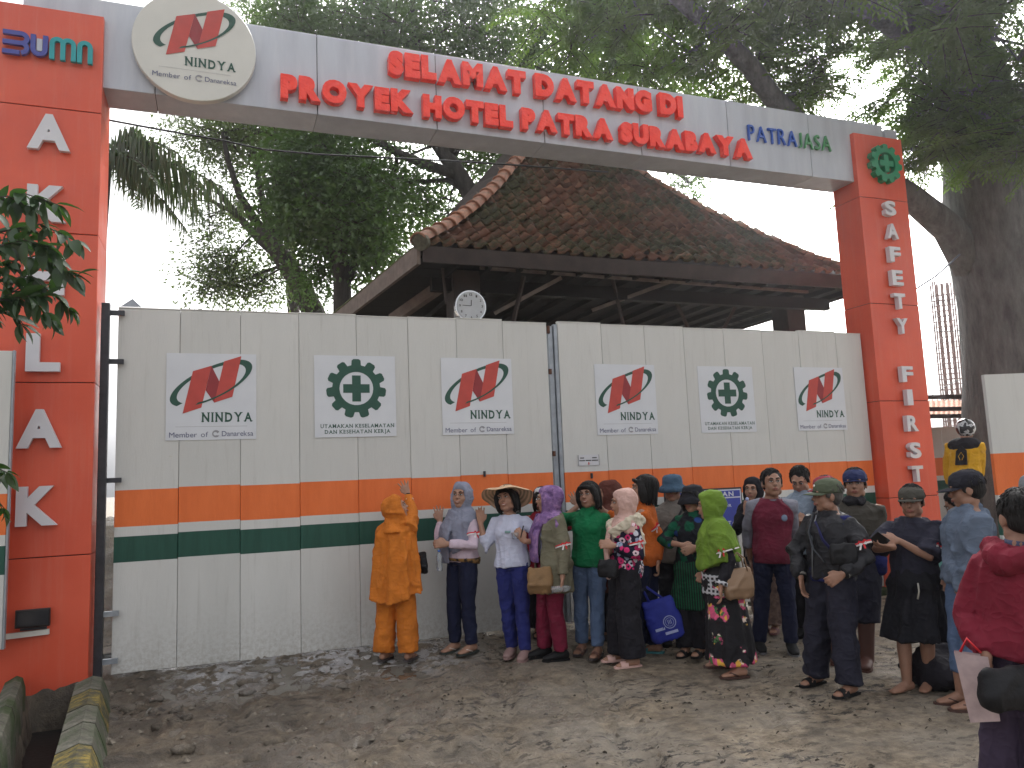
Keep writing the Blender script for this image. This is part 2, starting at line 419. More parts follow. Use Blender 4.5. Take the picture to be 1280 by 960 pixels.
# straw, bark shreds and small stones pressed into the mud
mb = MB(); rn = random.Random(3)
for k in range(1500):
    x = rn.uniform(-.9, 7.5); y = rn.uniform(3.4, 8)
    c = noise.noise(Vector((x*1.1, y*1.1, 20)))
    if c < .12 and rn.random() < .9: continue
    a = rn.gauss(.3, 1.1); l = rn.uniform(.006, .022); w = rn.uniform(.0015, .005); z = gz(x, y)+.004
    dx, dy = math.cos(a)*l, math.sin(a)*l; px_, py_ = -math.sin(a)*w, math.cos(a)*w
    mb.add([(x-dx-px_, y-dy-py_, z), (x+dx-px_, y+dy-py_, z+rn.uniform(-.003, .012)), (x+dx+px_, y+dy+py_, z+rn.uniform(0, .01)), (x-dx+px_, y-dy+py_, z+.004), (x, y, z+.014)],
           [(0, 1, 4), (1, 2, 4), (2, 3, 4), (3, 0, 4)])
o = mb.obj('litter', plain('dark_litter', (.05, .04, .03), .9, .5, 30), kind='stuff'); tag(o, 'dark shreds of bark and straw trodden into the mud', 'debris')
mb = MB()
for k in range(1500):
    x = rn.uniform(-1, 8); y = rn.uniform(3.4, 8.2); r = rn.choice([.006, .008, .012, .018, .03 if x < 1.5 else .01])
    z = gz(x, y)
    vs = [(x+r*math.cos(q)*rn.uniform(.7, 1.2), y+r*math.sin(q)*rn.uniform(.7, 1.2), z-.002) for q in [i*PI/2.5 for i in range(5)]]
    vs.append((x+rn.uniform(-.3, .3)*r, y, z+r*rn.uniform(.5, .9)))
    mb.add(vs, [(i, (i+1) % 5, 5) for i in range(5)])
o = mb.obj('gravel', plain('pebbles', (.16, .135, .105), .7, .5, 25), kind='stuff'); tag(o, 'small stones and mud crumbs scattered over the yard', 'gravel')
mb = MB()
for k in range(190):
    x = rn.uniform(-.85, 3.2); y = rn.uniform(6.4, 8.0) if rn.random() < .75 else rn.uniform(4, 7); r = rn.uniform(.03, .085)*(1 if x < 1.6 else .6)
    mb.ell((x, y, gz(x, y)-.2*r), (r*rn.uniform(.8, 1.4), r*rn.uniform(.7, 1.1), r*rn.uniform(.35, .6)), Matrix.Rotation(rn.uniform(0, 3), 3, 'Z'), 9, 6)
mb.v = [tuple(Vector(p)+Vector((1, 1, 1))*.016*noise.noise(Vector(p)*28)) for p in mb.v]
o = mb.obj('mud_clods', M_MUD, smooth=True, kind='stuff'); tag(o, 'churned clods of wet mud in front of the left gate leaf', 'mud')

# ------------------------------------------------------------------ kerbs and ditch
M_CONC = NT('mossy_concrete'); t = M_CONC
b = t.ramp(t.noise(7, 5, .65), [(.3, (.035, .034, .026)), (.5, (.10, .098, .075)), (.72, (.2, .19, .155))])
b = t.mix(t.ramp(t.noise(3.3, 4), [(.48, (0, 0, 0)), (.62, (1, 1, 1))]), b, (.035, .055, .018)); t.col(b); t.set(.9); t.bump(t.noise(40, 5), .7, .02); M_CONC = t.m
t = NT('worn_yellow_paint')
b = t.ramp(t.noise(9, 6, .7), [(.42, (.045, .045, .03)), (.53, (.13, .105, .03)), (.62, (.30, .21, .035)), (.8, (.22, .17, .05))]); t.col(b); t.set(.85); t.bump(t.noise(40, 5), .6, .02); M_YEL = t.m
M_DARK = plain('black_mud', (.02, .017, .014), .6, .4, 12, bump=.5, bscale=30)
def kerb(name, label, x0, x1, ya, yb, w, h, wb, seg, yellow):
    T = thing(name, label, 'kerb', (x0, ya, 0), 0, 'kerbs beside the dark drain')
    n = seg
    for k in range(n):
        f0 = k/n; f1 = (k+1)/n-.006
        m = MB(); rr = []
        for f in (f0, (f0+f1)/2, f1):
            y = ya+(yb-ya)*f; x = x0+(x1-x0)*f; j = .006*noise.noise(Vector((x*9, y*9, 0)))
            rr.append([(x-wb/2, y, -.35), (x-w/2, y, h-.045), (x+.01, y, h+j), (x+w*.36, y, h-.022+j), (x+w/2, y, h-.10), (x+wb/2, y, -.05), (x+wb/2, y, -.35)])
        m.rings(rr)
        m.obj('kerb_stone', M_YEL if (yellow and k in (1, 4, 6)) else M_CONC, T)
    return T
kerb('roadside_kerb', 'mossy concrete kerb with flaking yellow paint at the foot of the left pillar', -1.0, -.62, 7.55, 3.6, .23, .22, .34, 8, True)
kerb('roadside_kerb', 'grey unpainted concrete kerb left of the dark drain', -1.6, -1.02, 7.8, 3.6, .15, .24, .17, 4, False)

m = MB(); m.add([(-1.54, 7.9, -.26), (-1.1, 7.9, -.26), (-.6, 3.5, -.26), (-1.04, 3.5, -.26)], [(3, 2, 1, 0)]); m.obj('drain_bed', plain('drain_shade_black', (.012, .010, .009), .7, .4, 12, bump=.5, bscale=30), kind='structure')  # bed coloured near black to stand in for shade deep in the drain
# ================================================================== GATEWAY
GY = 8.12
t = NT('orange_cladding'); geo = t.node('ShaderNodeNewGeometry')
ob = t.ramp(t.noise(1.5, 4), [(.3, (.60, .080, .040)), (.7, (.72, .112, .055))])
gs = t.ramp(t.noise(6, 6, .75, vec=geo.outputs['Position'], mapscale=(2, 2, .12)), [(.5, (0, 0, 0)), (.78, (1, 1, 1))])
ob = t.mix(t.math('MULTIPLY', gs, .35), ob, (.66, .22, .16)); ob = t.mix(t.math('MULTIPLY', t.ramp(t.noise(30, 5, .8, vec=geo.outputs['Position']), [(.62, (0, 0, 0)), (.7, (1, 1, 1))]), .25), ob, (.35, .07, .04)); t.bump(t.noise(.9, 2, vec=geo.outputs['Position']), .25, .03)
t.col(ob); t.set(t.ramp(t.noise(3, 4), [(.3, (.3, .3, .3)), (.7, (.5, .5, .5))]), 0, .5); M_OR = t.m
t = NT('silver_cladding'); f = t.noise(4, 5, .6, mapscale=(1, 1, .18))
st = t.ramp(t.noise(3, 5, .7, mapscale=(2.4, 1, .3)), [(.52, (0, 0, 0)), (.75, (1, 1, 1))])
t.col(t.mix(t.math('MULTIPLY', st, .45), t.ramp(f, [(.3, (.42, .44, .50)), (.7, (.53, .56, .62))]), (.6, .61, .64))); t.set(.42, .15, .5); M_SIL = t.m
M_WLET = plain('white_letter_face', (.62, .62, .66), .4, .06, 3)
M_JOINT = plain('black_joint', (.01, .01, .01), .8, .1)
def mat_red():
    t = NT('wrinkled_red_film'); 
    t.col(t.ramp(t.noise(9, 4), [(.35, (.9, .028, .008)), (.62, (.98, .045, .012)), (.8, (1, .16, .09))])); t.set(.28, 0, .6)
    t.bump(t.noise(14, 3), .6, .03); return t.m
M_RED = mat_red()
arch = thing('gateway_arch', 'orange pillared site entrance arch with grey beam and red raised welcome lettering', 'gateway', (3.6, 8.2, 0))
def cladbox(name, x0, x1, y0, y1, z0, z1, splits, mat, jt=.004):   # cladding panels separated by dark joints over a core
    m = MB(); m.box((x0+.012, y0+.012, z0+.01), (x1-.012, y1-.012, z1-.01)); m.obj('core', M_JOINT, arch)
    zs = [z0]+splits+[z1]
    for a, b2 in zip(zs[:-1], zs[1:]):
        m = MB(); m.bbox((x0, y0, a+jt), (x1, y1, b2-jt), .004); m.obj('cladding_panel', mat, arch)
# left and right pillars
cladbox('p', -2.06, -1.08, 7.93, 8.5, .03, 6.36, [1.2, 2.75, 4.15, 5.36], M_OR)
cladbox('p', 8.33, 9.22, 7.93, 8.4, .03, 6.36, [1.25, 2.55, 3.9, 5.42], M_OR)
m = MB(); m.bbox((9.0, 7.99, 6.3), (9.22, 8.4, 6.52), .004); m.obj('cap_block', M_SIL, arch)
# beam
seams = [-1.78, -.62, .96, 2.28, 3.6, 4.92, 6.25, 7.6, 8.96]
m = MB(); m.box((-1.76, 8.012, 5.68), (8.94, 8.42, 6.55)); m.obj('core', M_JOINT, arch)
for a, b2 in zip(seams[:-1], seams[1:]):
    m = MB(); m.bbox((a+.004, 8.0, 5.66), (b2-.004, 8.43, 6.57), .004); m.obj('cladding_panel', M_SIL, arch)
m = MB(); m.box((-2.06, 7.97, 0), (-1.3, 8.1, .045)); m.obj('base_plate', plain('galvanised', (.4, .42, .44), .5, .25, 20, metal=.3), arch)
# raised letters
def raised(ch, cx, cz, h, w, y, depth, mat, off=.03, nm='letter', bev=.0):
    v, fs, a, b2 = glyph(ch, off, .5)
    sx = w/(b2-a); zlo, zhi = v[:, 1].min(), v[:, 1].max(); sz = h/(zhi-zlo)
    pts = [(cx+(p[0]-(a+b2)/2)*sx, y-depth/2-p[2]*depth, cz+(p[1]-(zlo+zhi)/2)*sz) for p in v]
    return mk(nm, pts, fs, mat, arch)
for ch, z in zip('AKHLAK', (5.095, 4.405, 3.72, 3.015, 2.33, 1.65)):
    raised(ch, -1.5 if ch != 'L' else -1.49, z, .345, .35 if ch == 'A' else .32 if ch != 'L' else .27, 7.915, .05, M_WLET, .05)
for ch, z in zip('SAFETYFIRST', (5.26, 4.93, 4.595, 4.26, 3.93, 3.58, 2.91, 2.59, 2.235, 1.87, 1.555)):
    raised(ch, 8.79, z, .215, .1 if ch == 'I' else .2, 7.915, .07, M_WLET, .035)
def row(txt, x0, x1, zc, h, y, depth, mat, off, gap=.1, space=.4, tilt=0):
    ws = [(.0 if c == ' ' else glyph(c, off, .5)[3]-glyph(c, off, .5)[2]) for c in txt]
    if True: ws = [w*1.0 for w in ws]
    tot = sum(w+(gap if c != ' ' else space) for c, w in zip(txt, ws))-gap; k = (x1-x0)/tot; x = x0
    for i, (c, w) in enumerate(zip(txt, ws)):
        if c == ' ': x += space*k; continue
        raised(c, x+w*k/2, zc+random.uniform(-.008, .008)+tilt*i, h, w*k, y, depth, mat(i) if callable(mat) else mat, off)
        x += (w+gap)*k
row('SELAMAT DATANG DI', 1.72, 5.51, 6.335, .285, 7.99, .085, M_RED, .085, .05, .34)
row('PROYEK HOTEL PATRA SURABAYA', .575, 6.54, 5.89, .265, 7.99, .085, M_RED, .085, .05, .34)
M_BLUE = plain('blue_letter', (.03, .1, .45), .4, .1); M_GRN = plain('green_letter', (.08, .28, .12), .4, .1)
row('PATRAJASA', 6.55, 7.94, 6.15, .215, 7.99, .03, lambda i: M_BLUE if i < 5 else M_GRN, -.004, .14)
# state enterprise mark: indigo and turquoise rounded strokes
M_IND = plain('indigo_acrylic', (.05, .06, .3), .35, .1); M_TUR = plain('turquoise_acrylic', (.01, .3, .33), .35, .1)
def arcp(cx, cz, r, a0, a1, n=9): return [(cx+r*math.cos(rad(a0+(a1-a0)*i/n)), cz+r*math.sin(rad(a0+(a1-a0)*i/n))) for i in range(n+1)]
w = .042
m = MB(); y0, y1 = 7.87, 7.905
for zz in (6.03, 5.935, 5.84): m.stroke([(-1.9, zz), (-1.76, zz)], w, y0, y1)
m.stroke([(-1.76, 6.03)]+arcp(-1.75, 5.982, .047, 90, -90), w, y0-.0006, y1); m.stroke([(-1.76, 5.935)]+arcp(-1.75, 5.888, .047, 90, -90), w, y0-.0012, y1); m.obj('letter', M_IND, arch)
m = MB(); m.stroke([(-1.655, 6.04), (-1.655, 5.90)]+arcp(-1.605, 5.9, .05, 180, 360)+[(-1.555, 6.04)], w, y0, y1); m.obj('letter', M_IND, arch)
m = MB(); m.box((-1.628, 7.885, 5.89), (-1.582, 7.906, 6.01)); m.obj('letter_infill', M_SIL, arch)
m = MB(); m.stroke([(-1.5, 5.82)]+[(-1.5, 5.98)]+arcp(-1.455, 5.98, .045, 180, 0)+[(-1.41, 5.82)], w, y0, y1); m.stroke([(-1.41, 5.98)]+arcp(-1.365, 5.98, .045, 180, 0)+[(-1.32, 5.82)], w, y0-.0006, y1); m.obj('letter', M_TUR, arch)
m = MB(); m.stroke([(-1.27, 5.82), (-1.27, 5.98)]+arcp(-1.225, 5.98, .045, 180, 0)+[(-1.18, 5.82)], w, y0, y1); m.obj('letter', M_TUR, arch)

# ---- logos
M_LR = plain('logo_red', (.5, .06, .045), .4, .12, 8); M_LRD = plain('logo_dark_red', (.28, .025, .03), .4, .1); M_LG = plain('logo_green', (.015, .075, .05), .4, .15, 8)
M_LGY = plain('logo_grey', (.3, .3, .32), .5, .1); M_LN = plain('logo_navy', (.1, .11, .2), .5, .1); M_STK = plain('sticker_film', (.64, .66, .70), .35, .05, 3)
def logo_company(parent, x0, z0, s, y, sticker=True, fullw=1):
    """x0,z0 lower left; s = width of the sticker square"""
    h = s*1.03
    q = lambda px, py: (x0+(px-272)/368*s, z0+(572-py)/337*h)
    e = .0012
    if sticker:
        m = MB(); m.box((x0, y-.001, z0), (x0+s, y+.002, z0+h)); parent = m.obj('sticker', M_STK, parent)
    y -= .002
    def ringpts(a, b2, cx, cz, rot, a0, a1, n=40):
        o = []
        for i in range(n+1):
            t_ = rad(a0+(a1-a0)*i/n); u, v = a*math.cos(t_), b2*math.sin(t_)
            o.append(q(cx+u*math.cos(rot)-v*math.sin(rot), cz-(u*math.sin(rot)+v*math.cos(rot))))
        return o
    def band(m, a0, a1, yy):
        o = ringpts(182, 62, 455, 350, rad(24), a0, a1); i_ = ringpts(152, 53, 455, 353, rad(24), a0, a1)
        for k in range(len(o)-1): m.add([(p[0], yy, p[1]) for p in (o[k], o[k+1], i_[k+1], i_[k])], [(0, 1, 2, 3)])
    m = MB(); band(m, 125, 205, y); band(m, -25, 45, y); band(m, 45, 125, y); m.obj('logo_ring', M_LG, parent)
    m = MB()
    for poly in ([(338, 470), (378, 305), (453, 283), (413, 447)], [(465, 428), (505, 265), (577, 243), (540, 405)]): m.prism([q(*p) for p in poly][::-1], y-e*1.6, y-e*.4)
    m.obj('logo_letter', M_LR, parent)
    m = MB(); m.prism([q(*p) for p in [(453, 283), (487, 347), (465, 428), (430, 380)]], y-e*1.5, y-e*.4); m.obj('logo_fold', M_LRD, parent)
    m = MB(); band(m, 238, 338, y-e*2.2); m.obj('logo_ring', M_LG, parent)
    m = MB(); a = q(416, 502); b2 = q(622, 502); textrun(m, 'NINDYA', a[0], b2[0], a[1], 36/337*h, y-e, .03, serif=True, gap=.22); m.obj('lettering', M_LG, parent)
    m = MB(); a = q(310, 520); b2 = q(602, 521); m.add([(a[0], y-.0005, a[1]), (b2[0], y-.0005, a[1]), (b2[0], y-.0005, b2[1]), (a[0], y-.0005, b2[1])], [(3, 2, 1, 0)]); m.obj('rule_line', M_LGY, parent)
    m = MB(); a = q(286, 561); b2 = q(441, 561); textrun(m, 'Member of', a[0], b2[0], a[1], 21/337*h, y-e, .0, gap=.1); a = q(497, 559); b2 = q(627, 559); textrun(m, 'Danareksa', a[0], b2[0], a[1], 21/337*h, y-e, .0, gap=.07); m.obj('lettering', M_LN, parent)
    m = MB(); c = q(473, 549); r1 = 16/368*s; r0 = 8/368*s
    A = [(c[0]+r1*math.cos(rad(k*30+30)), c[1]+r1*math.sin(rad(k*30+30))) for k in range(11)]; B = [(c[0]+r0*math.cos(rad(k*30+10))-r0*.3, c[1]+r0*math.sin(rad(k*30+10))) for k in range(11)]
    for k in range(10): m.add([(p[0], y-e, p[1]) for p in (A[k], A[k+1], B[k+1], B[k])], [(0, 1, 2, 3)])
    m.obj('swirl_mark', M_LGY, parent)
def gearpoly(cx, cz, ro, ri, teeth=11):
    o = []
    for k in range(teeth):
        a = 2*PI*k/teeth+PI/2
        for da, r in ((-.2, ri), (-.155, ro*.96), (-.09, ro), (.09, ro), (.155, ro*.96), (.2, ri)):
            o.append((cx+r*math.cos(a-da*-1), cz+r*math.sin(a-da*-1)))
    return o
def gear(parent, cx, cz, ro, y0, y1, mat, nm='gear_mark'):
    m = MB(); g_ = gearpoly(cx, cz, ro, ro*.8); n = len(g_); ih = [(cx+ro*.56*math.cos(math.atan2(p[1]-cz, p[0]-cx)), cz+ro*.56*math.sin(math.atan2(p[1]-cz, p[0]-cx))) for p in g_]
    vs = [(p[0], y0, p[1]) for p in g_]+[(p[0], y0, p[1]) for p in ih]+[(p[0], y1, p[1]) for p in g_]+[(p[0], y1, p[1]) for p in ih]
    fs = []
    for i in range(n):
        j = (i+1) % n; fs += [(i, j, n+j, n+i), (2*n+i, 2*n+j, j, i), (n+i, n+j, 3*n+j, 3*n+i)]
    m.add(vs, fs); c = ro*.145; L = ro*.44
    m.prism([(cx-c, cz-L), (cx+c, cz-L), (cx+c, cz-c), (cx+L, cz-c), (cx+L, cz+c), (cx+c, cz+c), (cx+c, cz+L), (cx-c, cz+L), (cx-c, cz+c), (cx-L, cz+c), (cx-L, cz-c), (cx-c, cz-c)], y0, y1)
    return m.obj(nm, mat, parent)
def logo_safety(parent, x0, z0, s, y):
    m = MB(); m.box((x0, y-.001, z0), (x0+s, y+.002, z0+s*1.01)); parent = m.obj('sticker', M_STK, parent)
    gear(parent, x0+s*.51, z0+s*.60, s*.37, y-.0035, y-.0015, M_LG)
    m = MB(); textrun(m, 'UTAMAKAN KESELAMATAN', x0+s*.07, x0+s*.97, z0+s*.115, s*.045, y-.0022, .02, serif=True, gap=.14)
    textrun(m, 'DAN KESEHATAN KERJA', x0+s*.12, x0+s*.92, z0+s*.045, s*.045, y-.0022, .02, serif=True, gap=.14); m.obj('lettering', M_LG, parent)
M_BADGE = plain('badge_white', (.62, .62, .58), .35, .05, 3)
badge = thing('round_sign', 'round white company sign board with red N mark mounted on the grey beam', 'sign', (-.25, 7.95, 6.17))
m = MB(); m.tube([(-.25, 7.89, 6.17), (-.25, 7.896, 6.17), (-.25, 7.965, 6.17)], [.575, .58, .58], 64, (1, 0, 0)); m.obj('sign_board', [M_BADGE], badge)
logo_company(badge, -.25-.42, 6.17-.40, .84, 7.888, sticker=False)
gsafe = gear(arch, 8.8, 5.92, .285, 7.84, 7.925, plain('green_gear', (.015, .22, .1), .4, .1), 'gear_emblem')

# ================================================================== SLIDING GATES
t = NT('gate_paint'); geo = t.node('ShaderNodeNewGeometry'); sep = t.node('ShaderNodeSeparateXYZ'); t.link(geo.outputs['Position'], sep.inputs[0])
oi = t.node('ShaderNodeObjectInfo')
zz = t.math('ADD', sep.outputs[2], t.math('MULTIPLY', t.math('SUBTRACT', oi.outputs['Random'], .5), .016))
def between(z, a, b2): return t.math('MULTIPLY', t.math('GREATER_THAN', z, a), t.math('LESS_THAN', z, b2))
O = t.tc.outputs['Object']
cream = t.ramp(t.noise(2.5, 5, .6, mapscale=(1, 1, .3)), [(.3, (.54, .54, .52)), (.7, (.63, .63, .61))])
cream = t.mix(.35, cream, t.mix(oi.outputs['Random'], (.52, .52, .50), (.65, .65, .63)))
streak = t.ramp(t.noise(9, 5, .7, vec=geo.outputs['Position'], mapscale=(2.2, 1, .12)), [(.55, (0, 0, 0)), (.8, (1, 1, 1))])
cream = t.mix(t.math('MULTIPLY', streak, .55), cream, (.42, .41, .385))
org = t.ramp(t.noise(7, 4, .6, mapscale=(1, 1, .2)), [(.3, (.70, .142, .030)), (.7, (.82, .19, .048))])
grn = t.ramp(t.noise(7, 4, .6, mapscale=(2, 1, .15)), [(.3, (.010, .06, .042)), (.7, (.02, .09, .065))])
base = t.mix(between(zz, 1.425, 1.765), cream, org); base = t.mix(between(zz, 1.10, 1.335), base, grn)
# mud splashed along the bottom edge
mr = t.node('ShaderNodeMapRange'); mr.inputs[1].default_value = .9; mr.inputs[2].default_value = .1; t.link(sep.outputs[2], mr.inputs[0])
sm = t.math('MULTIPLY', t.math('POWER', mr.outputs[0], 2.2), t.ramp(t.noise(26, 6, .75, vec=geo.outputs['Position']), [(.42, (0, 0, 0)), (.62, (1, 1, 1))]))
base = t.mix(t.math('MULTIPLY', sm, .4), base, (.2, .15, .09))
sc_ = t.ramp(t.noise(5, 6, .8, vec=geo.outputs['Position'], mapscale=(1, 1, 3)), [(.69, (0, 0, 0)), (.71, (1, 1, 1))]); base = t.mix(t.math('MULTIPLY', sc_, .35), base, (.42, .36, .22))
t.col(base); t.set(.5, 0, .4); t.bump(t.noise(60, 2, vec=geo.outputs['Position'], mapscale=(6, 1, .2)), .25, .01); M_GATE = t.m
M_STEEL = plain('dark_steel', (.045, .047, .055), .5, .3, 15, metal=.4); M_GALV = plain('galvanised_steel', (.33, .36, .40), .4, .2, 10, metal=.5)
M_RUST = plain('rust', (.09, .035, .018), .8, .5, 25)
def gate(label, xs_, z0, tops):
    T = thing('sliding_gate', label, 'gate', ((xs_[0]+xs_[-1])/2, GY, 0), 0, 'sliding gate leaves')
    for i, (a, b2) in enumerate(zip(xs_[:-1], xs_[1:])):
        dy = random.uniform(-.002, .002); top = tops+random.uniform(-.012, .012)
        m = MB(); m.bbox((a+.0018, GY+dy, z0+random.uniform(-.005, .005)), (b2-.0018, GY+.045+dy, top), .004); m.obj('gate_panel', M_GATE, T)
        m = MB(); m.bbox((a+.001, GY-.004+dy, top+.001), (b2-.001, GY+.05+dy, top+.012), .002); m.obj('edge_trim', plain('trim_cream', (.6, .59, .55), .4, .1), T)
    m = MB(); x0, x1 = xs_[0], xs_[-1]; m.box((x0+.01, GY+.049, z0+.02), (x1-.01, GY+.054, tops-.02)); m.obj('backing_sheet', plain('grey_backing', (.12, .12, .115), .7), T); m = MB()
    for zz_ in (z0+.1, 1.75, tops-.15): m.box((x0+.02, GY+.055, zz_), (x1-.02, GY+.105, zz_+.05))
    for x in xs_[::3]: m.box((x+.02, GY+.11, z0+.05), (x+.07, GY+.16, tops-.05))
    m.obj('rear_frame', M_STEEL, T)
    return T
gl = gate('left sliding gate leaf of cream panels with one orange and one green band', [-.92, -.37, .19, .76, 1.35, 1.91, 2.46, 3.01, 3.56], .09, 3.505)
gr = gate('right sliding gate leaf of cream panels, behind most of the waiting people', [3.70, 4.27, 4.86, 5.42, 6.02, 6.62, 7.22, 7.85, 8.30], .09, 3.505)
m = MB(); m.box((3.585, GY+.02, .09), (3.64, GY+.08, 3.47)); m.obj('edge_post', M_GALV, gl)
m = MB(); m.box((3.65, GY-.005, .09), (3.69, GY+.06, 3.49)); m.obj('edge_post', M_GALV, gr)
for zz_ in (3.38, 2.9, 1.95, 1.1): m = MB(); m.bbox((3.568, GY-.012, zz_), (3.6, GY+.02, zz_+(.09 if zz_ > 3 else .06)), .004); m.obj('lock_plate', M_RUST, gl)
m = MB(); m.prism([(-.9, 3.522), (-.72, 3.522), (-.8, 3.6)], GY+.01, GY+.03); m.obj('end_stop', M_GALV, gl)
for x0 in (-.49, 2.27): logo_company(gl, x0, 2.215, .83, GY-.006)
logo_safety(gl, .91, 2.215, .85, GY-.006)
for x0 in (4.15, 7.09): logo_company(gr, x0, 2.18, .82, GY-.006)
logo_safety(gr, 5.59, 2.18, .83, GY-.006)
m = MB(); m.box((3.88, GY-.008, 1.83), (4.15, GY-.004, 1.955)); m.obj('notice_sheet', plain('paper', (.6, .6, .63), .6, .05), gr)
m = MB(); [m.box((a, GY-.0095, z), (b_, GY-.0085, z+.012)) for a, b_, z in ((3.905, 3.955, 1.912), (4.06, 4.12, 1.912), (3.893, 3.965, 1.882), (3.975, 4.045, 1.882), (4.055, 4.135, 1.882))]
m.box((3.88, GY-.0095, 1.83), (3.884, GY-.0085, 1.955)); m.box((4.146, GY-.0095, 1.83), (4.15, GY-.0085, 1.955)); m.obj('lettering', plain('ink', (.05, .05, .05), .6, .1), gr)
m = MB(); m.box((4.005, GY-.011, 1.838), (4.02, GY-.0098, 1.868)); m.obj('red_mark', M_LR, gr)
for T_, x, z in ((gl, 2.72, 1.79), (gr, 4.03, 1.72)):
    m = MB(); m.bbox((x, GY-.03, z-.04), (x+.02, GY-.001, z+.02), .003); m.obj('catch', M_STEEL, T_)
# guide post between left pillar and gate
gp = thing('guide_post', 'dark steel gate guide post beside the left orange pillar with short welded arms', 'post', (-1.0, 8.06, 0))
m = MB(); m.bbox((-1.055, 8.03, 0), (-.985, 8.11, 3.53), .004); m.obj('post', M_STEEL, gp)
for z in (.2, .62, 1.83, 2.95, 3.42): m = MB(); m.box((-.984, 8.06, z), (-.86, 8.10, z+.045)); m.obj('arm', M_GALV if z < 1 else M_STEEL, gp)
# concrete threshold under the right leaf, pillar plinth
m = MB(); m.bbox((6.3, 8.0, -.1), (8.31, 8.4, .075), .01); o = m.obj('gate_threshold', M_CONC); tag(o, 'low mossy concrete threshold under the right gate leaf', 'threshold')
# floodlight and bar on the left pillar
fl = thing('floodlight', 'small black floodlight fixed low on the left orange pillar', 'lamp', (-1.5, 7.93, .68))
m = MB(); m.bbox((-1.63, 7.84, .62), (-1.37, 7.885, .77), .008); m.obj('housing', plain('black_plastic', (.012, .012, .014), .4, .2), fl)
for k in range(6): m = MB(); m.box((-1.61+k*.04, 7.887, .63), (-1.595+k*.04, 7.905, .76)); m.obj('cooling_fin', plain('black_plastic', (.01, .01, .01), .4), fl)
m = MB(); m.box((-1.615, 7.832, .64), (-1.385, 7.839, .75)); m.obj('lens', plain('lamp_glass', (.03, .03, .035), .1, .1), fl)
m = MB(); m.beam((-1.6, 7.905, .6), (-1.4, 7.905, .6), .02, .02); m.obj('bracket', M_STEEL, fl)
m = MB(); m.beam((-2.0, 7.90, .545), (-1.38, 7.90, .565), .03, .045); o = m.obj('cable_trunking', plain('white_plastic', (.62, .6, .55), .5, .1)); tag(o, 'short white plastic strip on the left pillar under the floodlight', 'trunking')
# cream panel at the photo's left edge
lp = thing('hoarding_panel', 'cream hoarding panel with green band left of the left pillar', 'hoarding', (-2.2, 7.6, 0))
for a in (-3.4, -2.53):
    m = MB(); m.bbox((a, 7.6, .5), (a+.865, 7.64, 2.98), .004); m.obj('panel', M_GATE, lp)
m = MB(); m.box((-1.662, 7.595, .5), (-1.648, 7.645, 2.985)); m.obj('edge_trim', M_GALV, lp)
m = MB(); [m.box((x, 7.65, -.1), (x+.05, 7.7, 2.9)) for x in (-3.3, -2.2)]; m.obj('rear_frame', M_STEEL, lp)
# hoarding on the right, square on to the view
P0 = atD(1236, 520, 6.4); dr = _rt.copy()
rh = thing('hoarding_panel', 'low cream hoarding with orange band at the right edge, in front of the huge trunk', 'hoarding', (P0.x, P0.y, 0))
for k in range(3):
    a = P0+dr*(k*.62+.0); b2 = P0+dr*(k*.62+.615); m = MB(); nrm = Vector((-_fw.x, -_fw.y, 0)).normalized()
    vs = [(q_.x+n_.x, q_.y+n_.y, z) for z in (.12, 2.42) for q_, n_ in ((a, nrm*0), (b2, nrm*0), (b2, -nrm*.04), (a, -nrm*.04))]
    m.add(vs, [(3, 2, 1, 0), (4, 5, 6, 7), (0, 1, 5, 4), (1, 2, 6, 5), (2, 3, 7, 6), (3, 0, 4, 7)]); m.obj('panel', M_GATE, rh)
m = MB()
for k in (0, 1.8):
    a = P0+dr*(k+.05)-nrm*.07; m.tube([(a.x, a.y, -.1), (a.x, a.y, 2.4)], .025, 8)
m.obj('rear_frame', M_STEEL, rh)

# ================================================================== PAVILION WITH TILED ROOF
pav = thing('pavilion', 'open timber pavilion with mossy terracotta hipped roof behind the gate', 'pavilion', (6, 11, 0))
M_WOOD = plain('dark_timber', (.038, .026, .022), .75, .35, 5, bump=.4, bscale=20); M_WOODL = plain('weathered_timber', (.15, .115, .095), .8, .3, 8, bump=.4, bscale=20)
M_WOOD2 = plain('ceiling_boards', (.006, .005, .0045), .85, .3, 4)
PT = [(-.1, -.03), (0, .05), (.54, .46), (1.08, .95), (1.69, 1.58), (2.17, 2.16), (2.43, 2.45), (3.0, 3.1)]
def prof(t_):
    for (a, za), (b2, zb) in zip(PT[:-1], PT[1:]):
        if t_ <= b2: return za+(zb-za)*(t_-a)/(b2-a)
    return PT[-1][1]
EZ, EY, XL, XR = 4.65, 9.3, 2.37, 9.68
RH = [(0, 0), (.45, .5), (.93, .95), (1.42, 1.55), (1.9, 2.1), (2.5, 2.7), (3.0, 3.2)]      # right hip: how far in at each depth
def xr(t_):
    for (a, za), (b2, zb) in zip(RH[:-1], RH[1:]):
        if t_ <= b2: return XR-(za+(zb-za)*(t_-a)/(b2-a))
    return XR-RH[-1][1]
def xl(t_): return XL+t_
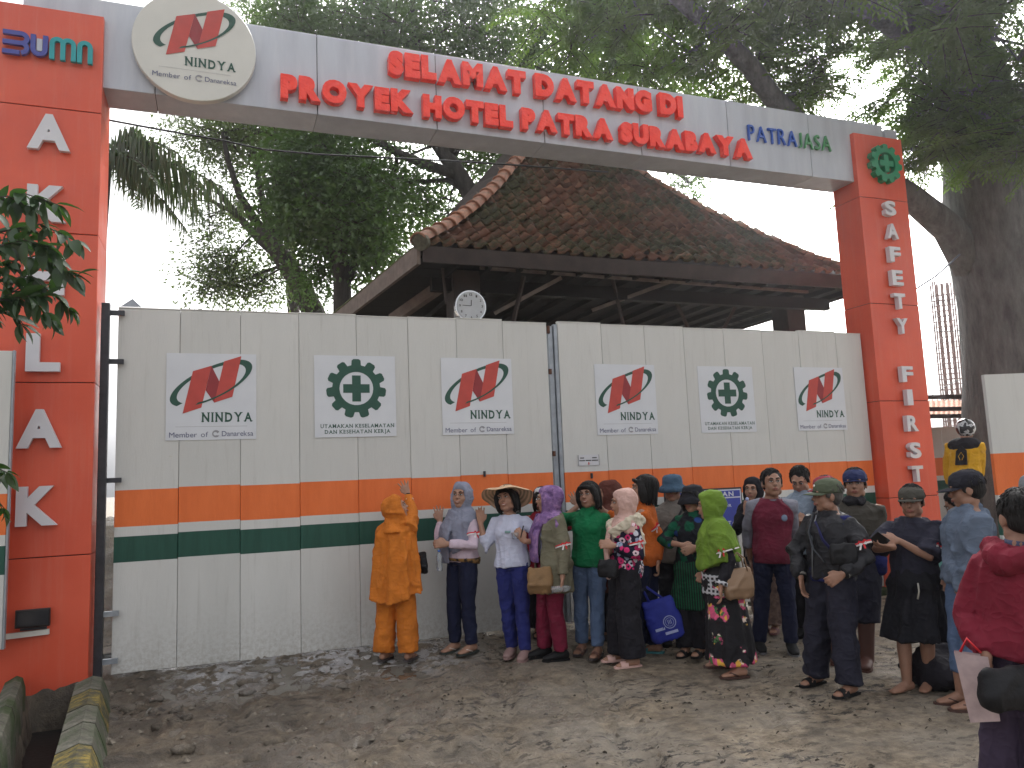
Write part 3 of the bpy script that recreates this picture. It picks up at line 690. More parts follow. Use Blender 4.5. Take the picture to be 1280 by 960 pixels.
# under-sheet of the roof and the other slopes (solid body below the tiles)
ts = [p_[0] for p_ in PT[1:]]
vv = []; ff = []
for t_ in ts: vv += [(xl(t_), EY+t_, EZ+prof(t_)-.05), (xr(t_), EY+t_, EZ+prof(t_)-.05)]
for i in range(len(ts)-1): ff.append((2*i, 2*i+1, 2*i+3, 2*i+2))
n0 = len(vv); LB = (1.9, 13.5); BY = 14.5
T_ = ts[-1]; zt = EZ+prof(T_)-.05
kb = len(vv)
for t_ in ts: vv += [(LB[0]+t_, LB[1]-t_*.3, EZ+prof(t_)-.05), (xr(t_), 15-t_*.3, EZ+prof(t_)-.05)]
for i in range(len(ts)-1):
    ff.append((2*i, 2*i+2, kb+2*i+2, kb+2*i))
    if i > 0: ff.append((2*i+3, 2*i+1, kb+2*i+1, kb+2*i+3))
ff += [(kb, kb+2, kb+3, kb+1)]+[(kb+2*i, kb+2*i+2, kb+2*i+3, kb+2*i+1) for i in range(1, len(ts)-1)]+[(2*len(ts)-2, 2*len(ts)-1, kb+2*len(ts)-1, kb+2*len(ts)-2)]
mk('roof_deck', vv, ff, M_WOOD, pav)
# tile: S profile, 24 triangles
def tilemesh():
    W_, L_ = .215, .275; prof_ = [(-.5, .016), (-.36, .0), (-.12, .004), (.06, .02), (.2, .058), (.34, .067), (.46, .044), (.5, .010)]
    vs = []
    for v_ in (0, 1):
        for u, h_ in prof_: vs.append((u*W_, v_*L_, h_+.022-v_*.026))
    for u, h_ in prof_: vs.append((u*W_, 0.004, h_))
    n = len(prof_); fs = []
    for i in range(n-1): fs += [(i, i+1, n+i+1, n+i), (2*n+i, 2*n+i+1, i+1, i)]
    me = bpy.data.meshes.new('roof_tile'); me.from_pydata(vs, [], fs); me.update(); return me, vs, fs
t = NT('old_clay_tile'); oi = t.node('ShaderNodeObjectInfo'); geo = t.node('ShaderNodeNewGeometry')
v = t.node('ShaderNodeTexVoronoi'); v.inputs['Scale'].default_value = 4.5; t.link(geo.outputs['Position'], v.inputs[0]); sc3 = t.node('ShaderNodeSeparateColor'); t.link(v.outputs['Color'], sc3.inputs[0])
clay = t.ramp(t.math('FRACT', t.math('ADD', oi.outputs['Random'], sc3.outputs[0])), [(0, (.07, .032, .02)), (.3, (.125, .053, .032)), (.6, (.17, .075, .045)), (.85, (.09, .045, .03)), (1, (.24, .115, .07))])
moss = t.ramp(t.math('ADD', t.math('MULTIPLY', t.noise(1.3, 3, vec=geo.outputs['Position']), .6), t.math('MULTIPLY', t.noise(14, 4, .6, vec=geo.outputs['Position']), .4)), [(.44, (0, 0, 0)), (.56, (1, 1, 1))])
b = t.mix(t.math('MULTIPLY', moss, .85), clay, t.ramp(t.noise(30, 3, vec=geo.outputs['Position']), [(.35, (.022, .022, .014)), (.65, (.06, .075, .03))]))
t.col(b); t.set(.85, 0, .3); t.bump(t.noise(45, 4), .5, .01); M_TILE = t.m
tme, tvs, tfs = tilemesh(); tme.materials.append(M_TILE); tme.polygons.foreach_set('use_smooth', [True]*len(tme.polygons))
cand = []
# arc-length rows up the slope
rowsT = []; s_ = 0; tt = 0.0; acc = 0; step = .01; nextr = 0
while tt < 2.95:
    if acc >= nextr: rowsT.append(tt); nextr += .232
    acc += math.hypot(step, prof(tt+step)-prof(tt)); tt += step
rt_ = random.Random(11)
for r_, t_ in enumerate(rowsT):
    slope = math.atan2(prof(t_+.12)-prof(t_-.02 if t_ > .02 else 0), .12+(.02 if t_ > .02 else t_))
    x = xl(t_)-.05 + (0 if r_ % 1 == 0 else 0)
    x = math.ceil((xl(t_)-.02-XL)/.2)*.2+XL
    while x < xr(t_)+.05:
        P_ = Vector((x, EY+t_-.03, EZ+prof(t_)+.0)); cand.append(((P_-CAMP).length, P_, slope)); x += .2
cand.sort(key=lambda c: c[0])
print('roof tiles', len(cand))
rest = MB()
for k, (_, P_, sl) in enumerate(cand):
    jx = rt_.gauss(0, .006); jr = rt_.gauss(0, .025); js = rt_.gauss(0, .03); lift = abs(rt_.gauss(0, .006))
    if P_.z < EZ+.35 and 5.6 < P_.x < 7.0: jr *= 5; js *= 3; jx *= 4; lift += rt_.uniform(0, .03)
    Rm = Matrix.Rotation(sl+js, 3, 'X') @ Matrix.Rotation(jr, 3, 'Z')
    if k < 300: place(tme, 'roof_tile', pav, P_+Vector((jx, 0, lift)), Rm)
    else: rest.add([tuple(P_+Vector((jx, 0, lift))+Rm @ Vector(q_)) for q_ in tvs], tfs)
rest.obj('roof_tiles', M_TILE, pav, smooth=True, kind='stuff')
# hip cap tiles
t = NT('hip_cap_clay'); oi = t.node('ShaderNodeObjectInfo'); b = t.ramp(oi.outputs['Random'], [(0, (.24, .10, .06)), (.5, (.33, .14, .08)), (1, (.22, .11, .075))])
b = t.mix(t.ramp(t.noise(9, 5, .65), [(.5, (0, 0, 0)), (.68, (1, 1, 1))]), b, (.09, .075, .05)); t.col(b); t.set(.8, 0, .3); t.bump(t.noise(40, 4), .3, .01); M_CAP = t.m
def capmesh():
    m = MB(); rr = []
    for v_, r_ in ((0, .125), (.02, .128), (.04, .115), (.36, .095)):
        rr.append([(r_*math.cos(PI*k/8)*1.0, v_, r_*math.sin(PI*k/8)) for k in range(9)])
    vs = [p_ for r_ in rr for p_ in r_]; fs = [(i*9+k, i*9+k+1, (i+1)*9+k+1, (i+1)*9+k) for i in range(3) for k in range(8)]
    # underside lip
    b0 = len(vs); vs += [(.105*math.cos(PI*k/8), .001, .105*math.sin(PI*k/8)-.0) for k in range(9)]
    fs += [(b0+k, b0+k+1, k+1, k) for k in range(8)]
    me = bpy.data.meshes.new('hip_cap'); me.from_pydata(vs, [], fs); me.materials.append(M_CAP); me.update(); me.polygons.foreach_set('use_smooth', [True]*len(me.polygons)); return me
cme = capmesh()
def hipline(fn, n_, name='hip_cap', sc=1):
    tt = -.02
    for k in range(n_):
        a = Vector(fn(tt)); d_ = .0
        t2 = tt
        while (Vector(fn(t2))-a).length < .29: t2 += .01
        b2 = Vector(fn(t2)); d = (b2-a).normalized(); side = d.cross(Vector((0, 0, 1))).normalized(); up = side.cross(d)
        Rm = Matrix((side, d, up)).transposed(); place(cme, name, pav, a+up*.03, Rm, sc); tt = t2
        if tt > 2.8: break
hipline(lambda q_: (xl(q_), EY+q_-.04, EZ+prof(q_)+.02), 16)
hipline(lambda q_: (xr(q_), EY+q_-.02, EZ+prof(q_)+.0), 16, sc=.8)
# mortar knob at the hip foot
m = MB(); m.tube([(XL-.02, EY-.1, EZ+.07), (XL+.03, EY-.04, EZ+.09)], [.11, .11], 14); m.obj('hip_end', plain('mossy_mortar', (.09, .085, .06), .9, .5, 20), pav)
# fascias
def strip(name, a, b2, h_, th, mat):
    m = MB(); a = Vector(a); b2 = Vector(b2); m.beam(a, b2, th, h_); return m.obj(name, mat, pav)
strip('fascia', (XL+.02, EY-.06, EZ-.07), (XR, EY-.06, EZ-.07), .21, .045, M_WOOD)
strip('fascia', (XL-.03, EY-.05, EZ-.08), (LB[0]-.03, LB[1], EZ-.08), .24, .05, M_WOODL)
strip('fascia', (XR+.02, EY-.05, EZ-.08), (XR+.02, 15, EZ-.08), .22, .05, M_WOOD)
strip('moss_strip', (XL-.03, EY+.1, EZ+.055), (LB[0]-.03, LB[1], EZ+.055), .02, .08, plain('moss', (.09, .1, .03), .95, .5, 15, bump=.6))
# ceiling boards and beams
for k in range(12):
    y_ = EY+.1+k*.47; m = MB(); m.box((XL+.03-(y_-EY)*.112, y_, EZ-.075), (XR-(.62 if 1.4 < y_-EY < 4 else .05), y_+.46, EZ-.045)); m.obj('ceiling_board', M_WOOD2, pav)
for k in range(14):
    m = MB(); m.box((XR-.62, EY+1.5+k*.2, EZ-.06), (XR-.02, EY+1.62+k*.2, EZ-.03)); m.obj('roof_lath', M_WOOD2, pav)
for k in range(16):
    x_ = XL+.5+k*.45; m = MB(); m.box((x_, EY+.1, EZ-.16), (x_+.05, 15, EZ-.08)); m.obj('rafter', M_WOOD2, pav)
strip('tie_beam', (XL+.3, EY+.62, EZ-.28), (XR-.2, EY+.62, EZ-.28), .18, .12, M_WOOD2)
m = MB(); m.beam(atY(600, 335, EY+.25), atY(1010, 365, EY+.25), .03, .04); m.obj('batten', M_WOODL, pav)
m = MB(); m.beam(atY(490, 400, 11.2), atY(562, 350, 10), .1, .16); m.obj('strut', M_WOODL, pav)
m = MB(); m.beam(atY(618, 392, 9.9), atY(702, 347, 9.5), .03, .05); m.obj('strut', M_WOODL, pav)
m = MB(); m.beam(atY(740, 388, 10.1), atY(838, 352, 9.6), .03, .05); m.obj('strut', M_WOODL, pav)
for (xa, xb, dy_) in ((640, 655, .5), (860, 830, .9), (780, 765, .7), (905, 940, 1.0)):
    m = MB(); m.beam(atY(xa, 410, EY+dy_), atY(xb, 345, EY+dy_-.2), .04, .05); m.obj('strut', M_WOOD, pav)
m = MB(); m.beam(atY(553, 335, EY+.3), atY(558, 380, EY+.3), .03, .03); m.obj('hanger', M_WOOD, pav)
# posts
c1 = atY(580, 400, 9.95)
for (x_, y_) in ((c1.x, 9.95), (8.95, 10.25), (c1.x, 14.2), (8.95, 14.2), (5.9, 14.2)):
    m = MB(); m.bbox((x_-.19, y_-.19, 0), (x_+.19, y_+.19, EZ-.09), .015); m.obj('post', M_WOOD, pav)
m = MB(); m.bbox((c1.x-.2, 9.7, 0), (c1.x-.02, 9.76, 3.98), .01); m.obj('post_sleeve', plain('grey_plaster', (.33, .33, .33), .7, .1), pav)
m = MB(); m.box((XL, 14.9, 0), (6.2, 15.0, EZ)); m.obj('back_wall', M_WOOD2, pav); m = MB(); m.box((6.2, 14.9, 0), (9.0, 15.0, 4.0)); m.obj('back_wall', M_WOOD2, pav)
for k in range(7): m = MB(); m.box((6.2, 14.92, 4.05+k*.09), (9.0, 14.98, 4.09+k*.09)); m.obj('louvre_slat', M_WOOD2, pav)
# ceiling lamps seen as bright tube fittings through the eaves
# clock
ck = thing('wall_clock', 'round silver rimmed wall clock on the pavilion post showing quarter to twelve', 'clock', tuple(atY(588, 383, 9.6)))
cc_ = atY(588, 383, 9.6)
m = MB(); m.tube([cc_+Vector((0, .06, 0)), cc_+Vector((0, -.02, 0))], [.215, .215], 40, (1, 0, 0)); m.obj('case', plain('chrome', (.6, .61, .63), .2, .05, metal=.8), ck)
m = MB(); m.tube([cc_+Vector((0, -.02, 0)), cc_+Vector((0, -.032, 0))], [.195, .195], 40, (1, 0, 0)); m.obj('dial', plain('dial_white', (.6, .62, .64), .25, .1, 6), ck)
mc = plain('dial_ink', (.03, .03, .03), .5, .1)
for k in range(1, 13):
    a = rad(90-30*k); s_ = str(k); wd = .022*len(s_); m = MB()
    textrun(m, s_, cc_.x+.155*math.cos(a)-wd/2, cc_.x+.155*math.cos(a)+wd/2, cc_.z+.155*math.sin(a)-.017, .034, cc_.y-.034, .02, gap=.08); m.obj('numeral', mc, ck)
for a, L, w_ in ((87, .08, .01), (180-2, .12, .007)):
    m = MB(); a = rad(a); m.beam(cc_+Vector((0, -.037, 0)), cc_+Vector((L*math.cos(a), -.037, L*math.sin(a))), w_, .003, (0, 1, 0)); m.obj('hand', mc, ck)

# ================================================================== TREES
def leafmat(name, c, c2, trans=.45):
    t = NT(name); oi = t.node('ShaderNodeObjectInfo'); n = t.noise(3, 3)
    colr = t.mix(t.math('ADD', t.math('MULTIPLY', n, .6), t.math('MULTIPLY', oi.outputs['Random'], .4)), c, c2)
    d = t.node('ShaderNodeBsdfDiffuse'); tr = t.node('ShaderNodeBsdfTranslucent'); gl_ = t.node('ShaderNodeBsdfGlossy'); gl_.inputs['Roughness'].default_value = .45
    t.link(colr, d.inputs[0]); t.link(t.mix(1.0, colr, (1.3, 1.5, .6), 'MULTIPLY'), tr.inputs[0])
    m1 = t.node('ShaderNodeMixShader'); m1.inputs[0].default_value = trans; t.link(d.outputs[0], m1.inputs[1]); t.link(tr.outputs[0], m1.inputs[2])
    m2 = t.node('ShaderNodeMixShader'); m2.inputs[0].default_value = .06; t.link(m1.outputs[0], m2.inputs[1]); t.link(gl_.outputs[0], m2.inputs[2])
    out = [n_ for n_ in t.n if n_.type == 'OUTPUT_MATERIAL'][0]; t.link(m2.outputs[0], out.inputs[0]); return t.m
M_LEAF1 = leafmat('rain_tree_leaf', (.055, .10, .022), (.13, .20, .04), .6); M_LEAF2 = leafmat('broad_leaf', (.045, .085, .025), (.085, .145, .04), .5)
M_LEAF3 = leafmat('pale_leaf', (.06, .085, .035), (.11, .15, .05), .5); M_PALM = leafmat('palm_leaf', (.05, .085, .045), (.09, .13, .06), .4)
M_NEAR = leafmat('glossy_leaf', (.02, .05, .02), (.045, .09, .028), .35)
def barkmat(name, a, b_):
    t = NT(name); f = t.noise(3, 6, .7, mapscale=(3, 3, .7)); t.col(t.ramp(f, [(.3, a), (.7, b_)])); t.set(.9, 0, .2); t.bump(t.noise(9, 6, .7, mapscale=(3, 3, .5)), .9, .06); return t.m
M_BARK = barkmat('grey_bark', (.085, .084, .083), (.21, .21, .208)); M_BARK2 = barkmat('dark_bark', (.035, .03, .026), (.09, .08, .07))
M_TWIG = plain('twig', (.05, .04, .03), .9, .3)
def leafquad(m, p, d, up, L, w):       # small folded leaf, two triangles each side
    d = d.normalized(); s_ = d.cross(up)
    if s_.length < 1e-3: s_ = d.orthogonal()
    s_.normalize(); u = s_.cross(d)
    m.add([p, p+d*L*.45+s_*w+u*w*.25, p+d*L, p+d*L*.45-s_*w+u*w*.25], [(0, 1, 2), (0, 2, 3)])
def spray_pinnate(seed, R=.55, nt=8, ll=.052):   # feathery fronds
    r = random.Random(seed); m = MB(); tw = MB()
    for k in range(nt):
        a = r.uniform(0, 2*PI); e = r.uniform(-.5, .45); d = Vector((math.cos(a)*math.cos(e), math.sin(a)*math.cos(e), math.sin(e)))
        L = R*r.uniform(.6, 1.15); p = Vector((r.gauss(0, .08), r.gauss(0, .08), r.gauss(0, .06)))
        nn = 11; prev = p.copy()
        for i in range(nn):
            f = (i+1)/nn; q_ = p+d*L*f+Vector((0, 0, -.22*L*f*f)); ax = (q_-prev).normalized()
            s_ = ax.cross(Vector((0, 0, 1))).normalized()
            for sg in (-1, 1):
                pl = .15*(1-.4*f)*R/.55; base = q_; dd = (ax*.55+s_*sg+Vector((0, 0, r.uniform(-.45, .0)))).normalized()
                for j in range(2):
                    pp = base+dd*pl*(j+.2)/2
                    for s2 in (-1, 1): leafquad(m, pp, (dd*.8+ax*.7*s2+Vector((0, 0, r.uniform(-.3, .1)))), Vector((r.uniform(-.3, .3), r.uniform(-.3, .3), 1)), ll*r.uniform(.8, 1.3), ll*.24)
            prev = q_
        m.cur = 1; m.tube([p, p+d*L*.5+Vector((0, 0, -.05*L)), p+d*L+Vector((0, 0, -.2*L))], [.008, .005, .002], 3, cap=False); m.cur = 0
    return m
def spray_broad(seed, R=.5, n_=110, ll=.085, w=.3):
    r = random.Random(seed); m = MB()
    for k in range(n_):
        v_ = Vector((r.gauss(0, 1), r.gauss(0, 1), r.gauss(0, .7))); v_ = v_.normalized()*R*r.random()**.5
        d = (v_.normalized()*.6+Vector((r.gauss(0, .6), r.gauss(0, .6), r.gauss(-.4, .4))))
        leafquad(m, v_, d, Vector((r.gauss(0, .5), r.gauss(0, .5), 1)), ll*r.uniform(.7, 1.3), ll*w)
    m.cur = 1
    for k in range(5):
        a = r.uniform(0, 2*PI); d = Vector((math.cos(a), math.sin(a), r.uniform(-.3, .6)))*R*.8; m.tube([Vector((0, 0, 0)), d*.5+Vector((0, 0, -.03)), d], [.009, .006, .003], 3, cap=False)
    m.cur = 0
    return m
def tomesh(m, name, mats, smooth=False):
    me = bpy.data.meshes.new(name); me.from_pydata([tuple(v_) for v_ in m.v], [], m.f)
    for x in mats: me.materials.append(x)
    me.polygons.foreach_set('material_index', m.mi); me.update(); return me
SP1 = [tomesh(spray_pinnate(k, .66, 9, .062), 'foliage_spray', [M_LEAF1, M_TWIG]) for k in range(5)]
SP2 = [tomesh(spray_broad(k+20, .62, 300, .085, .32), 'foliage_spray', [M_LEAF2, M_TWIG]) for k in range(4)]
SP3 = [tomesh(spray_broad(k+40, .66, 210, .075, .30), 'foliage_spray', [M_LEAF3, M_TWIG]) for k in range(4)]
def bez(p0, p1, p2, n=7): return [p0*(1-t_)**2+p1*2*t_*(1-t_)+p2*t_*t_ for t_ in [i/n for i in range(n+1)]]
def tree(name, label, base, trunk, tr, forks, clusters, sprays, bark, seed, ngrp=None, limbs=()):
    """trunk: points; forks: attachment points for branches; clusters: (center, (rx,ry,rz), n)"""
    T = thing(name, label, 'tree', base, 0, ngrp); r = random.Random(seed)
    m = MB(); m.tube(trunk, tr, 18)
    m.v = [tuple(Vector(p_)+Vector((noise.noise(Vector(p_)*1.3), noise.noise(Vector(p_)*1.3+Vector((9, 9, 9))), 0))*.12*tr[0]) for p_ in m.v]
    m.obj('trunk', bark, T, True)
    for pts, rr in limbs:
        m = MB(); m.tube(pts, rr, 12); m.obj('branch', bark, T, True)
    for c, (rx, ry, rz), n_ in clusters:
        c = Vector(c); f = min(forks, key=lambda q_: (Vector(q_)-c).length+r.uniform(0, 1.0)); f = Vector(f)
        hub = c+Vector((0, 0, -rz*.3)); m = MB(); d = (hub-f).length
        m.tube(bez(f, f*.5+hub*.5+Vector((r.gauss(0, .3), r.gauss(0, .3), d*.15)), hub), [max(.03, d*.022)*(1-.65*i/7) for i in range(8)], 7)
        for k in range(4):
            v_ = Vector((r.gauss(0, 1), r.gauss(0, 1), r.gauss(.2, .6))).normalized(); e = hub+Vector((v_.x*rx, v_.y*ry, v_.z*rz))*.8
            s0 = f*.35+hub*.65 if k % 2 else hub
            m.tube(bez(s0, s0*.5+e*.5+Vector((r.gauss(0, .15), 0, r.gauss(.15, .1))), e, 4), [.028, .022, .016, .011, .007], 5)
        m.obj('branch', bark, T, True)
        for k in range(int(n_*(1.12 if sprays is SP1 else 1.25))):
            v_ = Vector((r.gauss(0, 1), r.gauss(0, 1), r.gauss(0, 1))).normalized()*(r.random()**.42)
            p_ = c+Vector((v_.x*rx, v_.y*ry, v_.z*rz))
            place(r.choice(sprays), 'foliage_spray', T, p_, (r.gauss(0, .25), r.gauss(0, .25), r.uniform(0, 6.28)), r.uniform(.85, 1.45))['kind'] = 'stuff'
    return T
def pw(x, y, D): return atD(x, y, D)
# --- giant tree on the right
D1 = 13.0
tr_pts = [pw(1268, 640, D1), pw(1268, 560, D1), pw(1270, 470, D1), pw(1268, 380, D1), pw(1250, 300, D1), pw(1238, 240, D1), pw(1232, 170, D1), pw(1215, 90, D1), pw(1190, 10, D1), pw(1165, -90, D1)]
tr_r = [.98, .84, .78, .80, .78, .70, .62, .5, .38, .25]
basep = tr_pts[0].copy(); basep.z = 0; tr_pts[0].z = -.2
limb1 = [pw(1215, 330, D1), pw(1185, 285, D1-.2), pw(1140, 248, D1-.5), pw(1070, 205, D1-.8), pw(1010, 165, D1-1), pw(968, 125, D1-1.2), pw(935, 80, D1-1.4), pw(895, 40, D1-1.6), pw(850, 0, D1-1.9), pw(790, -50, D1-2.2)]
limb2 = [pw(1250, 260, D1), pw(1285, 180, D1), pw(1310, 100, D1-.5), pw(1330, 0, D1-1), pw(1340, -100, D1-1.5)]
limb3 = [pw(1225, 130, D1), pw(1170, 60, D1-.6), pw(1080, 5, D1-1.3), pw(980, -40, D1-2), pw(860, -70, D1-2.5)]
limb4 = [pw(1205, 60, D1), pw(1180, 0, D1-1.6), pw(1120, -60, D1-3.2), pw(1040, -120, D1-4.5)]
lim = [(limb1, [.32, .25, .21, .19, .17, .155, .145, .13, .11, .08]), (limb2, [.4, .33, .28, .22, .15]), (limb3, [.34, .24, .18, .13, .08]), (limb4, [.3, .22, .15, .08])]
fk = limb1[5:]+limb2[2:]+limb3[1:]+limb4[1:]
cl = []
for (x, y, dd, s_, n_) in ((1170, 60, -.5, (1.3, 1.2, .8), 14), (1235, 130, -1.6, (1.0, .7, .8), 13), (1120, 10, -.3, (1.4, 1.3, .6), 13), (1030, 20, -.6, (1.3, 1.3, .6), 14), (940, 20, -1.4, (1.3, 1.2, .6), 14),
                    (960, 110, -.4, (1.0, 1.2, .45), 10), (860, 50, -1, (1.2, 1.4, .7), 14), (1170, 145, -1.2, (.9, .8, .55), 11), (1270, 50, -2.0, (1.2, .9, 1.0), 16), (1265, 190, -2.1, (.55, .5, .55), 6), (1030, 105, -.2, (.6, 1, .35), 6),
                    (780, 20, -1, (1.4, 1.4, .7), 13), (1200, -40, -1.5, (2, 1.6, .7), 14), (1000, -60, -2, (2, 1.6, .7), 14), (820, -60, -2, (2, 1.6, .7), 13), (1085, 225, .2, (.45, .6, .12), 2), (1140, 180, -.1, (.6, .6, .4), 6), (1290, -40, -3, (1.4, 1.2, .8), 10)):
    cl.append((pw(x, y, D1+dd), s_, n_))
tree('rain_tree', 'giant grey trunked rain tree behind the right pillar with feathery leaves arching over the beam', basep, tr_pts, tr_r, fk, cl, SP1, M_BARK, 5, None, lim)
# --- middle tree behind the beam centre
D2 = 17.0
tp = [pw(640, 600, D2), pw(632, 330, D2), pw(600, 262, D2), pw(575, 220, D2), pw(548, 180, D2), pw(530, 130, D2), pw(520, 60, D2), pw(515, -20, D2)]
b2_ = tp[0].copy(); b2_.z = 0; tp[0].z = -.2
lb = [([pw(575, 220, D2), pw(530, 205, D2-.3), pw(495, 190, D2-.5), pw(460, 170, D2-.7), pw(420, 120, D2-.8)], [.13, .10, .085, .07, .05]), ([pw(560, 195, D2), pw(600, 150, D2), pw(650, 90, D2), pw(690, 20, D2)], [.14, .11, .09, .06]), ([pw(590, 245, D2), pw(560, 225, D2), pw(505, 228, D2), pw(470, 245, D2)], [.08, .06, .04, .03])]
cl = []
for (x, y, dd, s_, n_) in ((500, 60, 0, (1.8, 1.6, 1.0), 20), (600, 70, .5, (1.8, 1.6, 1.0), 20), (700, 90, 0, (1.7, 1.6, .8), 18), (420, 50, 0, (1.7, 1.6, .9), 17), (560, 0, 0, (2.2, 1.6, .8), 18), (700, 0, 0, (2.2, 1.6, .9), 18), (440, 0, 0, (2, 1.6, .7), 14),
                            (480, 230, .2, (1.2, 1.2, .9), 16), (590, 200, .8, (1.3, 1.1, .7), 10), (450, 280, .6, (1.1, 1, .9), 13), (530, 150, 1, (1.5, 1.2, .6), 10), (800, 90, 1, (1.6, 1.4, .7), 14), (890, 110, 1, (1.0, 1.0, .5), 6), (640, 165, .6, (.8, .8, .4), 4), (800, 10, 0, (1.6, 1.4, .8), 12), (340, 30, 1, (1.0, 1.2, .6), 7), (560, 262, .8, (.6, .6, .4), 3), (860, 225, 2.5, (.35, .5, .25), 3)):
    cl.append((pw(x, y, D2+dd), s_, n_))
tree('shade_tree', 'dark stemmed shade tree standing just behind the pavilion roof', b2_, tp, [.3, .24, .21, .19, .17, .14, .1, .06], tp[3:]+lb[0][0][2:]+lb[1][0][1:], cl, SP2, M_BARK2, 8, None, lb)
# --- left trees
def lefttree(label, bx, seed, pts, rr, limbs, cls, D, spr, bark):
    P2 = [pw(x, y, D) for x, y in pts]; b_ = P2[0].copy(); b_.z = 0; P2[0].z = -.2
    lm = [([pw(x, y, D+d_) for x, y, d_ in L], [R0*(1-.7*i/(len(L)-1)) for i in range(len(L))]) for L, R0 in limbs]
    fk = P2[2:]+[q_ for L, _ in lm for q_ in L[1:]]
    tree('leafy_tree', label, b_, P2, rr, fk, [(pw(x, y, D+dd), s_, n_) for (x, y, dd, s_, n_) in cls], spr, bark, seed, 'leafy trees behind the left gate leaf', lm)
lefttree('forked leafy tree with pale fanning limbs seen above the left gate leaf', 0, 3, [(405, 600), (393, 395), (372, 350), (350, 318), (325, 285)], [.34, .27, .23, .2, .16],
         [([(385, 375, 0), (360, 330, .1), (325, 300, .2), (290, 262, .3), (262, 225, .4)], .16), ([(350, 318, 0), (335, 280, .1), (325, 235, .1), (318, 190, .2)], .13), ([(325, 285, 0), (300, 245, -.2), (285, 200, -.3), (278, 165, -.3)], .11),
          ([(345, 310, 0), (352, 262, .3), (345, 205, .4), (338, 165, .4)], .11), ([(300, 270, .2), (262, 250, .3), (235, 225, .3)], .06)],
         [(300, 180, .9, (1.3, 1.3, .8), 12), (262, 170, 1.2, (1.1, 1.1, .6), 9), (350, 190, 1.3, (1.3, 1.2, .9), 13), (280, 250, 1.5, (1.2, 1.0, .7), 6), (340, 260, 1.7, (1.1, 1.0, .7), 6), (278, 332, .6, (.9, .9, .5), 9), (310, 355, .8, (1.1, .9, .5), 11), (360, 330, 1, (.9, .8, .7), 6), (400, 170, 0, (1.2, 1, .8), 12), (262, 365, .6, (.5, .6, .2), 2), (262, 290, .7, (.5, .5, .35), 3), (340, 140, 0, (1.8, 1.2, .5), 10)], 17.5, SP3, M_BARK2)
lefttree('second leafy tree with dense dark crown beside the pavilion eave', 0, 4, [(432, 600), (428, 385), (428, 340), (425, 300), (420, 240)], [.26, .2, .17, .14, .1],
         [([(428, 350, 0), (410, 310, 0), (398, 270, 0), (392, 220, 0)], .10), ([(426, 320, 0), (440, 285, 0), (455, 250, 0)], .08), ([(430, 360, 0), (450, 320, .2), (478, 290, .3)], .09)],
         [(400, 230, 0, (1.2, 1.1, .9), 17), (430, 190, 0, (1.1, 1.1, .9), 14), (385, 290, .5, (.9, .9, .7), 9), (430, 300, .5, (.9, .9, .6), 7), (470, 320, .6, (.7, .8, .5), 5), (400, 345, .8, (.7, .8, .4), 4), (440, 250, -.4, (1.1, .9, .9), 12)], 15.5, SP2, M_BARK2)
lefttree('dim background tree filling the gap between the nearer crowns and the beam', 0, 6, [(372, 600), (368, 400), (362, 300), (355, 210), (340, 100)], [.22, .18, .15, .12, .08],
         [([(362, 300, 0), (330, 220, 0), (300, 140, 0)], .1)],
         [(300, 150, 0, (2, 1.2, .8), 12), (400, 130, 0, (2, 1.2, .8), 14), (230, 60, 1, (2, 1.2, .9), 10), (300, 30, 0, (1.2, 1.2, .6), 6), (420, 60, 0, (2.2, 1.2, .8), 12), (560, 120, 0, (2.4, 1.2, 1), 16), (700, 120, 0, (2.2, 1.2, 1), 14), (620, 30, 0, (2.4, 1.2, 1), 14), (520, 280, 0, (1.8, 1, 1), 10)], 22, SP3, M_BARK2)
# --- palm with long drooping fronds
pc = pw(128, 196, 9.3)
PM = thing('palm_tree', 'palm tree with drooping fronds hanging out from behind the left pillar', 'palm', (pc.x-.25, pc.y+.1, 0))
m = MB(); m.tube([(pc.x-.25, pc.y+.1, -.1), (pc.x-.2, pc.y+.05, 3), (pc.x-.05, pc.y, pc.z)], [.24, .19, .16], 14); m.obj('trunk', M_BARK2, PM, True)
def frond(p0, az, el, L, droop, seed):
    r = random.Random(seed); d = Vector((math.cos(az)*math.cos(el), math.sin(az)*math.cos(el), math.sin(el))); m = MB()
    n = 34; pts = []
    for i in range(n+1):
        f = i/n; pts.append(p0+d*L*f+Vector((0, 0, -droop*L*f*f)))
    m.cur = 1; m.tube(pts[::3], [.02*(1-.8*i/len(pts[::3])) for i in range(len(pts[::3]))], 5, cap=False); m.cur = 0
    for i in range(3, n+1):
        ax = (pts[i]-pts[i-1]).normalized(); s_ = ax.cross(Vector((0, 0, 1))).normalized(); f = i/n
        l_ = min(.8, L*.5)*(math.sin(PI*min(1, f*.85+.15))**.6)*r.uniform(.8, 1.1)
        for sg in (-1, 1):
            for q_ in ((0, .5) if sg > 0 and i % 3 == 0 else (0,)):
                b_ = pts[i]-ax*q_*L/n; dd = (ax*.5+s_*sg*r.uniform(.45, 1.0)+Vector((0, 0, r.uniform(-.3, .15)))).normalized(); e = b_+dd*l_*.28; g_ = e+(dd*.12+Vector((r.gauss(0, .05), 0, -1))).normalized()*l_*.85
                w = .013; sd_ = dd.cross(Vector((0, 0, 1))).normalized()*0+ax*w
                m.add([b_-sd_, b_+sd_, e+sd_, e-sd_, g_], [(0, 1, 2, 3), (3, 2, 4)])
    return m.obj('frond', [M_PALM, M_TWIG], PM)
